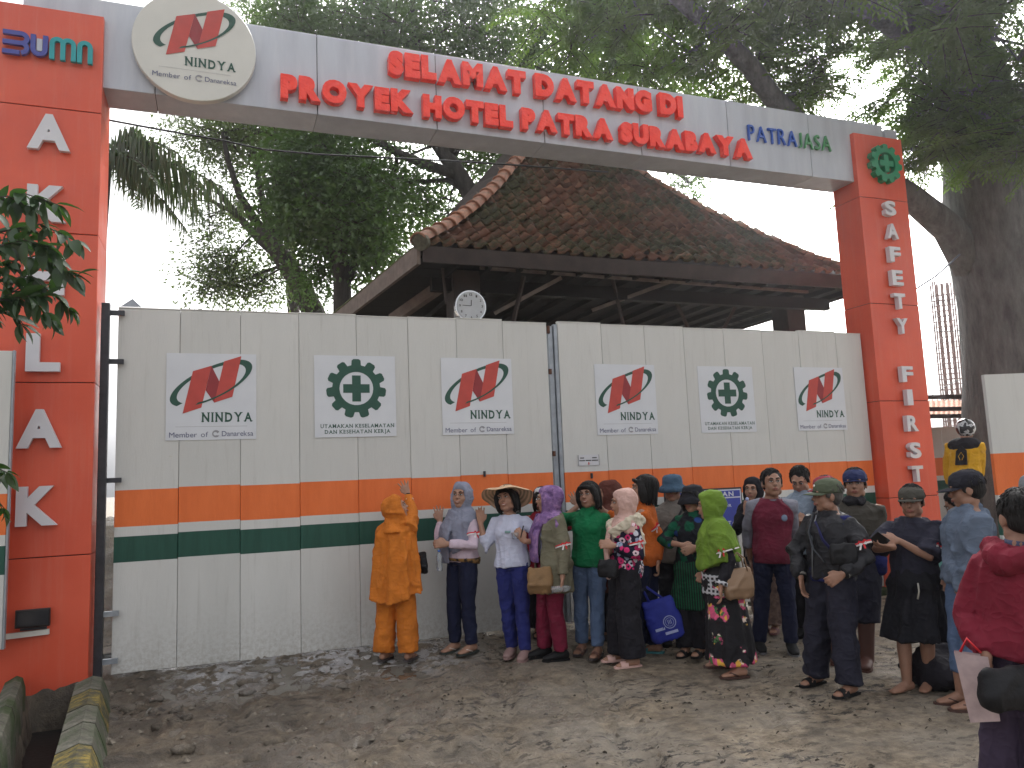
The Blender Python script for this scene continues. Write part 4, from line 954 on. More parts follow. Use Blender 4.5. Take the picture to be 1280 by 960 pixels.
for k, (azd, el, L, dr_) in enumerate(((-16, 18, 1.45, .62), (-28, 44, 1.25, .75), (4, 40, 1.3, .8), (-50, 20, .9, .8), (30, 25, 1.2, .7), (-8, -8, .8, .7), (80, 35, 1.5, .6), (130, 30, 1.5, .6), (170, 25, 1.5, .6), (220, 25, 1.4, .6), (-18, 66, 1.2, .8))):
    frond(pc+Vector((.02, 0, -.1)), rad(azd), rad(el), L*1.2, dr_, k)
# --- near leafy branches at the left edge
SH = thing('leafy_sapling', 'glossy leaved sapling reaching in from the left edge across the H of the pillar', 'sapling', tuple(Vector((atD(-60, 400, 5.2).x, atD(-60, 400, 5.2).y, 0))))
b0 = atD(-70, 420, 5.2)
m = MB(); m.tube([Vector((b0.x, b0.y, -.1)), Vector((b0.x+.02, b0.y, 1.2)), b0, atD(-60, 250, 5.2)], [.035, .03, .022, .01], 8); m.obj('trunk', M_BARK2, SH, True)
def leafmesh(L, w, seed):
    m = MB(); r = random.Random(seed); n = 5; vs = [(0, 0, 0)]; 
    rows = []
    for i in range(1, n):
        f = i/n; ww = w*math.sin(PI*f**.8)**.8; z = -.25*L*f*f+.0; rows.append([(-ww, L*f, z+ww*.35), (0, L*f, z), (ww, L*f, z+ww*.3)])
    vs += [p_ for r_ in rows for p_ in r_]+[(0, L, -.27*L)]; fs = [(0, 2, 1), (0, 3, 2)]
    for i in range(n-2):
        a = 1+3*i; fs += [(a, a+1, a+4, a+3), (a+1, a+2, a+5, a+4)]
    a = 1+3*(n-2); fs += [(a, a+1, len(vs)-1), (a+1, a+2, len(vs)-1)]
    me = bpy.data.meshes.new('leaf'); me.from_pydata(vs, [], fs); me.materials.append(M_NEAR); me.update(); me.polygons.foreach_set('use_smooth', [True]*len(me.polygons)); return me
LM = [leafmesh(.125, .024, 1), leafmesh(.10, .021, 2), leafmesh(.14, .028, 3)]
rl = random.Random(2)
def twig(p, n_, D=5.2):
    pts = [atD(x, y, D+d_) for x, y, d_ in p]; m = MB(); m.tube(pts, [.009*(1-.7*i/(len(pts)-1)) for i in range(len(pts))], 5); m.obj('branch', M_BARK2, SH, True)
    for k in range(n_):
        f = .15+.85*k/(n_-1); i = min(len(pts)-2, int(f*(len(pts)-1))); u = f*(len(pts)-1)-i; q_ = pts[i].lerp(pts[i+1], u); ax = (pts[i+1]-pts[i]).normalized()
        for _ in range(4):
            d = (ax*rl.uniform(.3, 1)+_R*rl.gauss(0, .6)+_U*rl.gauss(-.45, .5)+_fw*rl.gauss(0, .5)).normalized(); s_ = d.cross(Vector((rl.gauss(0, .4), rl.gauss(0, .4), 1))).normalized(); u_ = s_.cross(d)
            place(rl.choice(LM), 'leaf', SH, q_, Matrix((s_, d, u_)).transposed(), rl.uniform(.9, 1.4))
twig([(-60, 300, 0), (-20, 262, 0), (25, 240, -.1), (70, 255, -.2)], 9); twig([(-60, 330, .1), (0, 290, .1), (50, 280, .1), (92, 300, 0)], 11); twig([(-60, 360, 0), (0, 330, 0), (45, 320, 0), (95, 345, -.1)], 12)
twig([(-60, 390, .2), (0, 350, .2), (40, 345, .1), (85, 385, .1)], 12); twig([(-60, 380, -.2), (0, 375, -.2), (35, 370, -.2), (65, 400, -.2)], 9); twig([(-60, 300, .3), (-10, 300, .2), (40, 300, .2), (70, 330, .2)], 10); twig([(-50, 420, 0), (-20, 395, 0), (10, 390, 0), (25, 405, 0)], 5)
twig([(-60, 270, -.1), (-20, 250, -.1), (10, 245, -.15), (40, 262, -.2)], 9); twig([(-60, 345, -.3), (-10, 310, -.3), (30, 300, -.3), (62, 310, -.3)], 12); twig([(-60, 400, -.1), (-10, 380, -.1), (25, 360, -.1), (55, 372, -.1)], 11)
twig([(-60, 560, 0), (-25, 575, 0), (-5, 585, 0), (8, 590, 0)], 3); twig([(-60, 600, 0), (-25, 605, 0), (-8, 620, 0), (5, 635, 0)], 3)

# ================================================================== cables, background yard
def cable(name, label, pts, r, mat):
    m = MB(); m.tube(pts, r, 6); o = m.obj(name, mat, None, True); tag(o, label, 'cable', 'thin cables overhead')
M_CBL = plain('black_cable', (.015, .015, .016), .5, .1)
pp = [(60, 128), (130, 149), (200, 162), (280, 176), (330, 187), (400, 193), (480, 197), (560, 201), (640, 206), (760, 215)]
cable('overhead_cable', 'black cable sagging behind the grey beam in front of the trees', [atY(x, y, 8.75) for x, y in pp], .011, M_CBL)
cable('overhead_cable', 'short blue grey cable slanting from the right pillar to the huge trunk', [atD(1120, 372, 11.5), atD(1145, 361, 11.7), atD(1170, 345, 12), atD(1200, 318, 12.3)], .014, plain('blue_cable', (.08, .09, .14), .5))
cable('overhead_cable', 'thin cable crossing the white sky low beside the rebar cage', [atD(1130, 413, 14), atD(1175, 414, 14.2), atD(1225, 413, 14.5)], .006, M_CBL)
cable('overhead_cable', 'thin cable rising to the right above the rusty roof', [atD(1140, 505, 14), atD(1165, 494, 14.2), atD(1190, 478, 14.3), atD(1218, 468, 14.5)], .007, M_CBL)
# rebar cage of an unfinished column
RC = thing('rebar_cage', 'tall pinkish rebar cage of an unfinished column leaning against the white sky', 'rebar', tuple(Vector((atD(1195, 560, 19).x, atD(1195, 560, 19).y, 0))))
M_REB = plain('rebar', (.28, .2, .19), .7, .3)
A = atD(1197, 560, 19); B = atD(1177, 356, 19); ax = (B-A).normalized(); s1 = _R.copy(); s1 = (s1-ax*s1.dot(ax)).normalized(); s2 = ax.cross(s1)
A = A-ax*1.8
for k in range(16):
    i, j = k//4, k % 4
    if i in (1, 2) and j in (1, 2): continue
    o_ = s1*((i-1.5)*.13)+s2*((j-1.5)*.1); m = MB(); m.tube([A+o_, B+o_+ax*random.uniform(0, .12)], .02, 5); m.obj('rebar', M_REB, RC)
m = MB(); L = (B-A).length
for k in range(int(L/.13)):
    p_ = A+ax*k*.13; c = [p_+s1*a*.21+s2*b_*.165 for a, b_ in ((-1, -1), (1, -1), (1, 1), (-1, 1))]
    for q_ in range(4): m.beam(c[q_], c[(q_+1) % 4], .018, .018)
m.obj('stirrups', M_REB, RC, kind='stuff')
# rusty lean-to roof and far hoarding seen right of the right pillar
LT = thing('lean_to_shed', 'low shed with rusty corrugated roof between the right pillar and the huge trunk', 'shed', tuple(Vector((atD(1190, 560, 15).x, atD(1190, 560, 15).y, 0))))
a = atD(1140, 498, 14.2); b_ = atD(1250, 492, 14.2); c = atD(1140, 520, 16.5); d = atD(1250, 516, 16.5)
t = NT('rusty_sheet'); t.col(t.ramp(t.noise(5, 6, .7), [(.3, (.13, .05, .02)), (.5, (.35, .13, .045)), (.7, (.28, .22, .17))])); t.set(.8); M_RSH = t.m
m = MB(); n = 40; vs = []
lo = [atD(1130+i*3.2, 522, 13.6) for i in range(n+1)]; hi = [atD(1130+i*3.2, 500, 15.5) for i in range(n+1)]
for i in range(n+1): off_ = _U*(.02 if i % 2 else -.02); vs += [lo[i]+off_, hi[i]+off_]
m.add(vs, [(2*i, 2*i+2, 2*i+3, 2*i+1) for i in range(n)]); m.obj('roof_sheet', M_RSH, LT)
for y in (497, 521, 512): m = MB(); m.beam(atD(1130, y, 13.55), atD(1260, y-2, 13.55), .06, .07); m.obj('purlin', M_WOOD, LT)
for x in (1150, 1245): p_ = atD(x, 520, 13.8); m = MB(); m.box((p_.x-.05, p_.y-.05, 0), (p_.x+.05, p_.y+.05, p_.z)); m.obj('post', M_WOOD, LT)
FH = thing('hoarding_panel', 'far cream hoarding panel with pinkish band behind the biker in yellow', 'hoarding', tuple(Vector((atD(1180, 600, 14.5).x, atD(1180, 600, 14.5).y, 0))))
P0 = atD(1140, 560, 14.8)
for k in range(4):
    a = P0+dr*(k*.6); b_ = P0+dr*(k*.6+.59); m = MB(); m.add([(q_.x, q_.y, z) for z in (0, 2.35) for q_ in (a, b_, b_-nrm*.05, a-nrm*.05)], [(3, 2, 1, 0), (4, 5, 6, 7), (0, 1, 5, 4), (1, 2, 6, 5), (2, 3, 7, 6), (3, 0, 4, 7)]); m.obj('panel', M_GATE, FH)
# rubble bank behind the gate, seen through the slot beside the guide post
m = MB(); r = random.Random(4); vs = []; n = 26
for j in range(n):
    for i in range(n):
        x = -3+i*.22; y = 9.0+j*.22; z = .1+1.15*sstep(9.2, 12.5, y)+.14*abs(noise.noise(Vector((x*3.2, y*3.2, 0))))+.1*noise.noise(Vector((x*8, y*8, 1)))
        vs.append((x, y, z))
m.add(vs, [(j*n+i, j*n+i+1, (j+1)*n+i+1, (j+1)*n+i) for j in range(n-1) for i in range(n-1)])
o = m.obj('rubble_bank', M_MUD, smooth=True, kind='structure')
# warning board on the gate
SB = thing('warning_board', 'blue safety warning board with white capital letters leaning on the right gate leaf', 'sign', (5.3, 7.85, .75))
m = MB(); m.bbox((4.85, 7.86, .95), (5.93, 7.885, 1.5), .003); m.obj('frame', plain('black_frame', (.02, .02, .025), .4), SB)
m = MB(); m.box((4.87, 7.856, .97), (5.91, 7.8595, 1.48)); m.obj('border', plain('sign_white', (.6, .62, .7), .4, .05), SB)
m = MB(); m.box((4.885, 7.8525, .985), (5.895, 7.8555, 1.375)); m.box((4.885, 7.8525, 1.39), (5.895, 7.8555, 1.465)); m.obj('blue_face', plain('sign_blue', (.03, .05, .33), .4, .1), SB)
m = MB(); textrun(m, 'PERHATIAN', 5.16, 5.80, 1.4, .055, 7.851, .03); textrun(m, 'LAPOR', 5.50, 5.76, 1.27, .036, 7.851, .02); textrun(m, 'KEGIATAN', 5.44, 5.87, 1.07, .036, 7.851, .02)
m.obj('lettering', plain('sign_white', (.6, .62, .7), .4), SB)
for x in (5.0, 5.8): m = MB(); m.beam((x, 7.87, 0), (x, 7.87, .96), .03, .03); m.obj('leg', M_STEEL, SB)

# ================================================================== PEOPLE
def bake(mb, name, mats, parent, voxel, smooth=2, dec=None, islands=None, wr=0, wseed=0, wz=.35, fn=None):
    """union of overlapping closed shapes -> one continuous surface; islands: [(MB, material index)] added afterwards"""
    me = bpy.data.meshes.new(name); me.from_pydata([tuple(p_) for p_ in mb.v], [], mb.f); me.update()
    o = bpy.data.objects.new('tmp', me); COL.objects.link(o)
    r = o.modifiers.new('r', 'REMESH'); r.mode = 'VOXEL'; r.voxel_size = voxel; r.adaptivity = 0
    if smooth: s = o.modifiers.new('s', 'SMOOTH'); s.factor = .5; s.iterations = smooth
    if dec: d = o.modifiers.new('d', 'DECIMATE'); d.ratio = dec
    e = evalmesh(o); bpy.data.objects.remove(o); bpy.data.meshes.remove(me)
    n = len(e.vertices); co = np.zeros(n*3); e.vertices.foreach_get('co', co); co = co.reshape(-1, 3)
    if wr or fn:
        wr = wr*1.35; no = np.zeros(n*3); e.vertices.foreach_get('normal', no); no = no.reshape(-1, 3); s_ = wseed*3.7
        if wr:
            for i in range(n):
                x, y, z = co[i]
                q = 1.3*noise.noise(Vector((x*3, y*3, z*3+s_))); a = noise.noise(Vector((x*7+s_+q, y*7, z*7*wz+q)))
                b_ = noise.noise(Vector((x*15, y*15+s_, z*15)))
                co[i] += no[i]*wr*((.62-min(1, abs(a)*3.4))*1.25+b_*.12+.30)
        if fn:
            for i in range(n): co[i] = fn(co[i])
    vs = co.tolist(); nf = len(e.polygons); fs = [tuple(p_.vertices) for p_ in e.polygons]; mi = [0]*nf; bpy.data.meshes.remove(e)
    for isl, k in (islands or []):
        b0 = len(vs); vs += [tuple(p_) for p_ in isl.v]; fs += [tuple(i+b0 for i in f) for f in isl.f]; mi += [k]*len(isl.f)
    me = bpy.data.meshes.new(name); me.from_pydata(vs, [], fs)
    for m_ in mats: me.materials.append(m_)
    me.polygons.foreach_set('material_index', mi); me.polygons.foreach_set('use_smooth', [True]*len(fs)); me.update()
    o = bpy.data.objects.new(name, me); COL.objects.link(o); o.parent = parent; return o

def ik(S, T, a, b, hint):
    S = Vector(S); T = Vector(T); d = T-S; L = d.length
    if L > (a+b)*.985: T = S+d.normalized()*(a+b)*.985; d = T-S; L = d.length
    x = (a*a-b*b+L*L)/(2*L); h = math.sqrt(max(0, a*a-x*x)); u = d.normalized(); hh = Vector(hint); hh = hh-u*hh.dot(u)
    if hh.length < 1e-4: hh = u.orthogonal()
    return S+u*x+hh.normalized()*h, T

def Rz(a): return Matrix.Rotation(a, 3, 'Z')
class Person: pass
def person(label, feet, head, rel, hrel=None, pitch=0, hroll=0, sx='f', build=1.0, skinc=(.26, .14, .085), armR=None, armL=None, gy=None, hat=0, vox=.008, group=None,
           smile=False, footyaw=None, brow=True, soft=False, zoff=0):
    """feet: ((x,y),(x,y)) photo positions of the screen-left and screen-right foot; head: top of the head; rel: body turn from facing the camera (deg, + = towards the right)"""
    build = build*.95 if build > .95 else build; p = Person(); p.sx = sx; p.build = build
    A = atZ(*feet[0], zoff); B = atZ(*feet[1], zoff)
    if gy is not None: A = atY(feet[0][0], feet[0][1], gy) if False else A; 
    mid = (A+B)/2
    az = math.atan2(mid.x, mid.y); p.az = az
    ground = gz(mid.x, mid.y, False) if zoff == 0 else zoff
    p.loc = Vector((mid.x, mid.y, ground+.005)); p.T = thing('person', label, 'person', p.loc, 0, group or 'people waiting in front of the gate')
    # view frame: x = image right, y = away, z = up ; the Empty carries that rotation
    p.T.rotation_euler = (0, 0, -az); toV = Rz(az)
    def V(wp): return toV @ (Vector(wp)-p.loc)
    p.V = V
    def px(x, y, dy=0):              # photo position at a depth of dy beyond the feet -> person's frame
        d = ray(x, y); dirv = Vector((math.sin(az), math.cos(az), 0)); t_ = ((mid-CAMP).dot(dirv)+dy)/d.dot(dirv); return V(CAMP+d*t_)
    p.px = px
    hp = px(*head, 0); H = hp.z-hat; s = H/1.6; p.s = s; p.H = H
    p.hx = hp.x
    body = MB(); rel_ = rad(rel); hrel = rel if hrel is None else hrel
    B3 = Rz(rel_); p.B3 = B3                       # body frame (facing -y, +x = person's left) -> view frame
    fl = V(A); fr = V(B); fl.z = fr.z = 0
    lean = Vector((hp.x, 0, 0))
    def C(z): f = min(1, z/1.5); return lean*(f**1.1)
    def b(x, y, z): return C(z)*s+B3 @ Vector((x*s, y*s, z*s))+lean*0 if False else C(z)+B3 @ Vector((x*s, y*s, z*s))
    p.b = b
    w = build; fem = sx == 'f'
    sw = (.150 if fem else .172)
    # torso
    prof_ = [(.80, .135, .10, 0), (.87, .168 if fem else .155, .118, .012), (.97, .135 if fem else .142, .10, 0), (1.08, .138 if fem else .152, .10, -.005), (1.18, .152 if fem else .168, .112 if fem else .11, -.01), (1.25, .150 if fem else .172, .09, 0), (1.285, .125 if fem else .15, .078, .006), (1.315, .088 if fem else .105, .064, .008), (1.35, .058, .055, .008)]
    p.torso = prof_
    pts = [b(0, yc, z) for z, rx, ry, yc in prof_]
    body.tube(pts, [(rx*s*w, ry*s*w) for z, rx, ry, yc in prof_], 16, B3 @ Vector((1, 0, 0)))
    # head frame
    sh = s*1.09; p.hs = sh; neck = b(0, .01, 1.36); hc = Vector((hp.x, neck.y*1.0, 0)); hm = Rz(rad(hrel)) @ Matrix.Rotation(rad(pitch), 3, 'X') @ Matrix.Rotation(rad(hroll), 3, 'Y')
    p.hm = hm; ctr = Vector((hp.x, neck.y, H-.113*sh))+hm @ Vector((0, -.022*sh, 0)); p.hc = ctr
    def h(x, y, z): return ctr+hm @ Vector((x*sh, y*sh, z*sh))
    p.h = h
    body.tube([b(0, .008, 1.30), neck, h(0, .012, -.07), h(0, .012, -.03)], [.062*s, .054*s if fem else .06*s, .054*s, .055*s], 12)
    hw = 1.0
    body.ell(h(0, .014, .022), (.076*sh, .094*sh, .091*sh), hm, 20, 14)                   # skull
    body.ell(h(0, -.018, -.035), (.062*sh, .068*sh, .077*sh), hm, 18, 12)                 # face
    body.ell(h(0, -.048, -.088), (.034*sh, .032*sh, .026*sh), hm)                         # chin
    for q in (-1, 1):
        body.ell(h(q*.036, -.048, -.028), (.026*sh, .026*sh, .03*sh), hm)                 # cheeks
        body.ell(h(q*.046, -.008, -.07), (.022*sh, .04*sh, .03*sh), hm)                   # jaw
        body.ell(h(q*.078, .012, -.012), (.008*sh, .019*sh, .031*sh), hm @ Rz(q*.25))     # ears
        body.ell(h(q*.028, -.076, .03), (.026*sh, .012*sh, .011*sh), hm)                  # brow ridge
    body.ell(h(0, -.084, .0), (.0105*sh, .014*sh, .03*sh), hm); body.ell(h(0, -.096, -.022), (.0175*sh, .015*sh, .0125*sh), hm)    # nose
    body.ell(h(0, -.078, -.053), (.026*sh, .016*sh, .016*sh), hm)                         # mouth mound
    # islands: eyes, brows, lips
    isl = []; ew = MB(); ed = MB(); br = MB(); lp_ = MB(); te = MB()
    for q in (-1, 1):
        ew.ell(h(q*.029, -.0775, .006), (.0145*sh, .009*sh, .0062*sh), hm, 10, 7); ed.ell(h(q*.029, -.0845, .006), (.0062*sh, .005*sh, .0062*sh), hm, 8, 6)
        ed.tube([h(q*.012, -.082, .008), h(q*.028, -.087, .0138), h(q*.045, -.077, .008)], .0021*sh, 5)      # lash line
        br.tube([h(q*.012, -.088, .026), h(q*.03, -.0885, .033), h(q*.05, -.074, .027)], [(.0022*sh, .0045*sh), (.003*sh, .0055*sh), (.0015*sh, .003*sh)], 6)
    sm = .004 if smile else -.0005
    lp_.tube([h(-.025, -.083, -.055+sm*1.3), h(-.009, -.0935, -.0515), h(0, -.094, -.053), h(.009, -.0935, -.0515), h(.025, -.083, -.055+sm*1.3)], [.0022*sh, .0045*sh, .004*sh, .0045*sh, .0022*s], 6)
    lp_.tube([h(-.022, -.0835, -.058+sm), h(0, -.0935, -.0635-sm*1.2), h(.022, -.0835, -.058+sm)], [.002*sh, .0055*sh, .002*s], 6)
    if smile: te.tube([h(-.017, -.0875, -.056+sm*.5), h(0, -.0945, -.0585), h(.017, -.0875, -.056+sm*.5)], [(.002*sh, .003*sh), (.003*sh, .0045*sh), (.002*sh, .003*sh)], 6)
    ed.tube([h(-.008, -.1075, -.0285), h(-.005, -.109, -.0285)], .0025*sh, 5); ed.tube([h(.005, -.109, -.0285), h(.008, -.1075, -.0285)], .0025*sh, 5)
    isl = [(ew, 1), (ed, 2), (br, 3), (lp_, 4), (te, 5)]
    # legs
    front_left_is = 'R' if math.cos(rel_) > 0 else 'L'     # which of the person's feet is on the screen left
    F = {}
    if math.cos(rel_) >= 0: F['R'], F['L'] = fl, fr
    else: F['L'], F['R'] = fl, fr
    p.hip = {}; p.knee = {}; p.ank = {}
    fy = footyaw if footyaw is not None else (rel, rel)
    for k, q in (('R', -1), ('L', 1)):
        hip = b(q*.085*w, 0, .84); an = F[k]+Vector((0, 0, .08*s)); fd = Rz(rad(fy[0 if k == 'R' else 1])) @ Vector((0, -1, 0))
        kn = hip.lerp(an, .5)+(fd*.025*s); kn.z = .455*s; p.hip[k] = hip; p.knee[k] = kn; p.ank[k] = an
        body.rtube([hip+Vector((0, 0, .02)), hip.lerp(kn, .45), kn, kn.lerp(an, .35), an], [.088*s*w, .076*s*w, .053*s, .055*s, .036*s], 12)
        body.rtube([an-fd*.035*s+Vector((0, 0, -.035*s)), an+fd*.03*s+Vector((0, 0, -.035*s)), an+fd*.10*s+Vector((0, 0, -.055*s)), an+fd*.155*s+Vector((0, 0, -.063*s))], [(.032*s, .036*s), (.036*s, .04*s), (.045*s, .024*s), (.034*s, .014*s)], 10, fd.cross(Vector((0, 0, 1))))
        p.fd = getattr(p, 'fd', {}); p.fd[k] = fd
    # arms
    p.sh = {}; p.el = {}; p.wr = {}; p.hand = {}
    for k, q, arm in (('R', -1, armR), ('L', 1, armL)):
        arm = arm or {}
        S = b(q*sw*w, .01, 1.262)
        Tt = Vector(arm['v']) if 'v' in arm else px(*arm['w']) if 'w' in arm else b(q*(sw*w+.05), -.05, .79)
        hint = arm.get('hint', tuple(B3 @ Vector((q*.4, .8, -.2))))
        E_, Tt = ik(S, Tt, .275*s, .24*s, hint)
        p.sh[k] = S; p.el[k] = E_; p.wr[k] = Tt
        body.rtube([S, S.lerp(E_, .5), E_, E_.lerp(Tt, .35), Tt], [.047*s*w, .042*s*w, .035*s, .034*s, .0245*s], 10)
        d = Vector(arm.get('fd', tuple((Tt-E_).normalized()))).normalized(); n_ = Vector(arm.get('n', tuple(B3 @ Vector((-q, -.2, 0))))); n_ = (n_-d*n_.dot(d)).normalized()
        side = d.cross(n_)*(1 if k == 'R' else -1)       # thumb side
        cu = arm.get('curl', .55); spread = arm.get('spread', .05); s2 = s*1.03
        body.rtube([Tt, Tt+d*.03*s2, Tt+d*.085*s2], [(.026*s2, .018*s2), (.036*s2, .016*s2), (.038*s2, .013*s2)], 10, side)
        for i, L in enumerate((.068, .078, .072, .056)):
            o_ = (1.5-i)*.0205; b0 = Tt+d*.082*s2+side*o_*s2; dd = (d+side*(1.5-i)*spread*1.6).normalized(); c1_ = b0+dd*L*.42*s2
            d2 = (dd*math.cos(cu)+n_*math.sin(cu)).normalized(); c2_ = c1_+d2*L*.33*s2; d3 = (dd*math.cos(cu*2)+n_*math.sin(cu*2)).normalized(); c3_ = c2_+d3*L*.28*s2
            body.rtube([b0-d*.02, b0, c1_, c2_, c3_], [.0095*s2, .0095*s2, .009*s2, .0085*s2, .0075*s2], 8)
        tb = Tt+d*.025*s2+side*.022*s2; td = (d*.62+side*.72+n_*.25*cu).normalized(); body.rtube([tb, tb+td*.035*s2, tb+(td*.6+d*.4).normalized()*.066*s2], [.0125*s2, .0105*s2, .0085*s2], 8)
        p.hand[k] = Tt+d*.07*s2+n_*.02
        p.hd = getattr(p, 'hd', {}); p.hd[k] = (d, n_, side)
    p.skin = skin('skin_%d_%d' % (skinc[0]*1000, skinc[2]*1000), skinc)
    bake(body, 'body', [p.skin, M_EYEW, M_EYED, M_HAIR, M_LIP, M_TEETH], p.T, vox, 2, .45 if vox < .01 else .6, isl)
    return p

# ---- garments
CV = .0115
def torso_pts(p, z0, z1, inf, flare=0, n=9):
    pr = p.torso; out = []; rad_ = []
    def interp(z):
        if z <= pr[0][0]: return pr[0][1:]
        for a, b_ in zip(pr[:-1], pr[1:]):
            if z <= b_[0]: f = (z-a[0])/(b_[0]-a[0]); return tuple(a[i]+(b_[i]-a[i])*f for i in (1, 2, 3))
        return pr[-1][1:]
    for i in range(n):
        u = i/(n-1); u = 1-(1-u)**1.5 if n > 6 else u; z = z0+(z1-z0)*u; rx, ry, yc = interp(z); f = max(0, (1.05-z))
        rx = max(rx, .14 if z < 1.15 else 0); out.append(p.b(0, yc, z)); rad_.append(((rx*p.build+inf+flare*f)*p.s, (ry*p.build+inf+flare*f)*p.s))
    return out, rad_
def top(p, mat, **k):
    k['inf'] = k.get('inf', .020)*.82; k['slr'] = k.get('slr', .014)*.85; return top_(p, mat, **k)
def top_(p, mat, hem=.84, neck=1.335, inf=.020, sleeve='long', slr=.014, flare=.05, nm='shirt', sleeve_mat=None, wr=.007, bust=True, collar=False, seed=0, cuff=None):
    m = MB(); a, r = torso_pts(p, hem, neck, inf, flare, 10)
    m.tube(a, r, 22, p.B3 @ Vector((1, 0, 0)))
    if p.sx == 'f' and bust:
        for q in (-1, 1): m.ell(p.b(q*.066, -.085*p.build, 1.16), (.066*p.s, .05*p.s, .062*p.s), p.B3)
    if p.sx == 'm' and p.build > 1.12: m.ell(p.b(0, -.07, 1.0), (.12*p.s, .09*p.s, .13*p.s), p.B3)
    sl = MB()
    for k in ('R', 'L'):
        S, E_, W_ = p.sh[k], p.el[k], p.wr[k]; s = p.s; w = p.build; ins = p.b(0, 0, 1.255).lerp(S, .55)
        up = [ins, S, S.lerp(E_, .5), E_]; ur = [.045*s*w+slr*.7, .047*s*w+slr*.8, .047*s*w+slr, .042*s*w+slr]
        tgt = sl if sleeve_mat else m
        if sleeve == 'long': up += [E_.lerp(W_, .5), E_.lerp(W_, .93)]; ur += [.035*s+slr, .029*s+slr*.8]
        elif sleeve == '34': up += [E_.lerp(W_, .55)]; ur += [.036*s+slr*1.2]
        elif sleeve == 'elbow': up = up[:3]+[S.lerp(E_, .93)]; ur = ur[:3]+[.045*s+slr*1.9]
        elif sleeve == 'short': up = up[:2]+[S.lerp(E_, .4), S.lerp(E_, .66)]; ur = [ur[0], ur[1], .05*s*w+slr*1.2, .05*s*w+slr*1.8]
        elif sleeve == 'none': up = up[:2]; ur = ur[:2]
        tgt.tube(up, ur, 12)
    if collar:
        m.tube([p.b(0, .005, 1.315), p.b(0, .0, 1.372)], [.072*p.s, .064*p.s], 14)
    bake(m, nm, [mat], p.T, CV, 2, .7, wr=wr, wseed=seed)
    if sleeve_mat: bake(sl, 'sleeves', [sleeve_mat], p.T, CV, 2, .7, wr=wr, wseed=seed)
def trousers(p, mat, inf=.012, hem=.10, wide=0, nm='trousers', wr=.006, seed=1, waist=.95):
    m = MB(); s = p.s; w = p.build
    m.tube([p.b(0, 0, .80), p.b(0, .012, .87), p.b(0, 0, waist)], [(.135*s*w, .11*s*w), (.168*s*w+inf, .12*s*w+inf), (.14*s*w+inf, .105*s*w+inf)], 18, p.B3 @ Vector((1, 0, 0)))
    for k in ('R', 'L'):
        h_, kn, an = p.hip[k], p.knee[k], p.ank[k]; t_ = kn.lerp(an, min(1, (.455-hem)/(.455-.08))) if hem < .455 else h_.lerp(kn, (.84-hem)/.385)
        pts = [h_+Vector((0, 0, .03)), h_.lerp(kn, .5)]; rr = [.09*s*w+inf, .076*s*w+inf+wide*.3]
        if hem < .455: pts += [kn, kn.lerp(t_, .5), t_]; rr += [.056*s+inf+wide*.6, .054*s+inf+wide*.8, .046*s+inf+wide]
        else: pts += [t_]; rr += [.072*s*w+inf+.012]
        m.tube(pts, rr, 14)
    return bake(m, nm, [mat], p.T, CV, 2, .7, wr=wr, wseed=seed, wz=.9)
def skirt(p, mat, z0=.1, z1=.97, r0=.2, folds=9, amp=.018, nm='skirt', seed=0, depth=.8, wr=.005):
    rings = []; N = 72; s = p.s; n = 14; fc = (p.ank['R']+p.ank['L'])/2
    for i in range(n):
        f = i/(n-1); z = z1+(z0-z1)*f; c = p.b(0, 0, z); low = fc.copy(); low.z = c.z; c = c.lerp(low, f*.9)
        spread = (p.ank['R']-p.ank['L']).length/2
        rx = (.15+(r0-.15)*f**.8+.035*math.sin(PI*min(1, f*3)))*p.build*s; ry = rx*depth; ring = []
        for k in range(N):
            a = 2*PI*k/N; am = amp*f*(math.sin(folds*a+seed+.8*math.sin(2*a))+.4*math.sin(folds*1.7*a+2*f)); ring.append(c+p.B3 @ Vector(((rx+am)*math.cos(a), (ry+am)*math.sin(a), 0)))
        rings.append(ring)
    m = MB(); m.rings(rings); return bake(m, nm, [mat], p.T, CV, 1, .7, wr=wr, wseed=seed, wz=.3)
def hood(m, p, tight=1.0):
    s = p.hs; hm = p.hm
    m.ell(p.h(0, .046, .022), (.088*s*tight, .096*s, .100*s*tight), hm, 24, 16)
    m.ell(p.h(0, .036, -.035), (.086*s, .082*s, .095*s), hm, 20, 12)
    m.tube([p.h(0, .045, -.01), p.h(0, .016, -.09), p.b(0, .01, 1.345), p.b(0, 0, 1.30), p.b(0, 0, 1.25)], [(.085*s, .078*s), (.083*s, .076*s), (.098*s, .088*s), (.13*s, .10*s), (.155*s, .11*s)], 20, hm @ Vector((1, 0, 0)))
    m.ell(p.h(0, .018, .070), (.080*s, .099*s, .054*s), hm, 20, 12)
    for q in (-1, 1): m.rtube([p.h(q*.074, .01, .03), p.h(q*.078, .005, -.04), p.h(q*.062, .0, -.10)], [(.014*s, .045*s), (.016*s, .045*s), (.02*s, .04*s)], 10, hm @ Vector((1, 0, 0)))
    for k in range(4):       # soft pleats running from the temples round to the nape
        for q in (-1, 1): m.rtube([p.h(q*(.062+.003*k), -.035+.022*k, .075-.012*k), p.h(q*.091, .0+.02*k, .015-.01*k), p.h(q*(.088-.004*k), .015+.02*k, -.055), p.h(q*.07, .0+.012*k, -.115)], [.005*s, .0095*s, .0095*s, .006*s], 7)
    pts = []
    for k in range(25):
        a = 2*PI*k/24; c = math.cos(a); pts.append(p.h(.067*math.sin(a), -.052+.012*abs(math.sin(a))-(.012 if c > 0 else -.004)*c*c, -.018+.094*c))
    m.tube(pts, [(.011*s, .017*s)]*25, 8, cap=False)
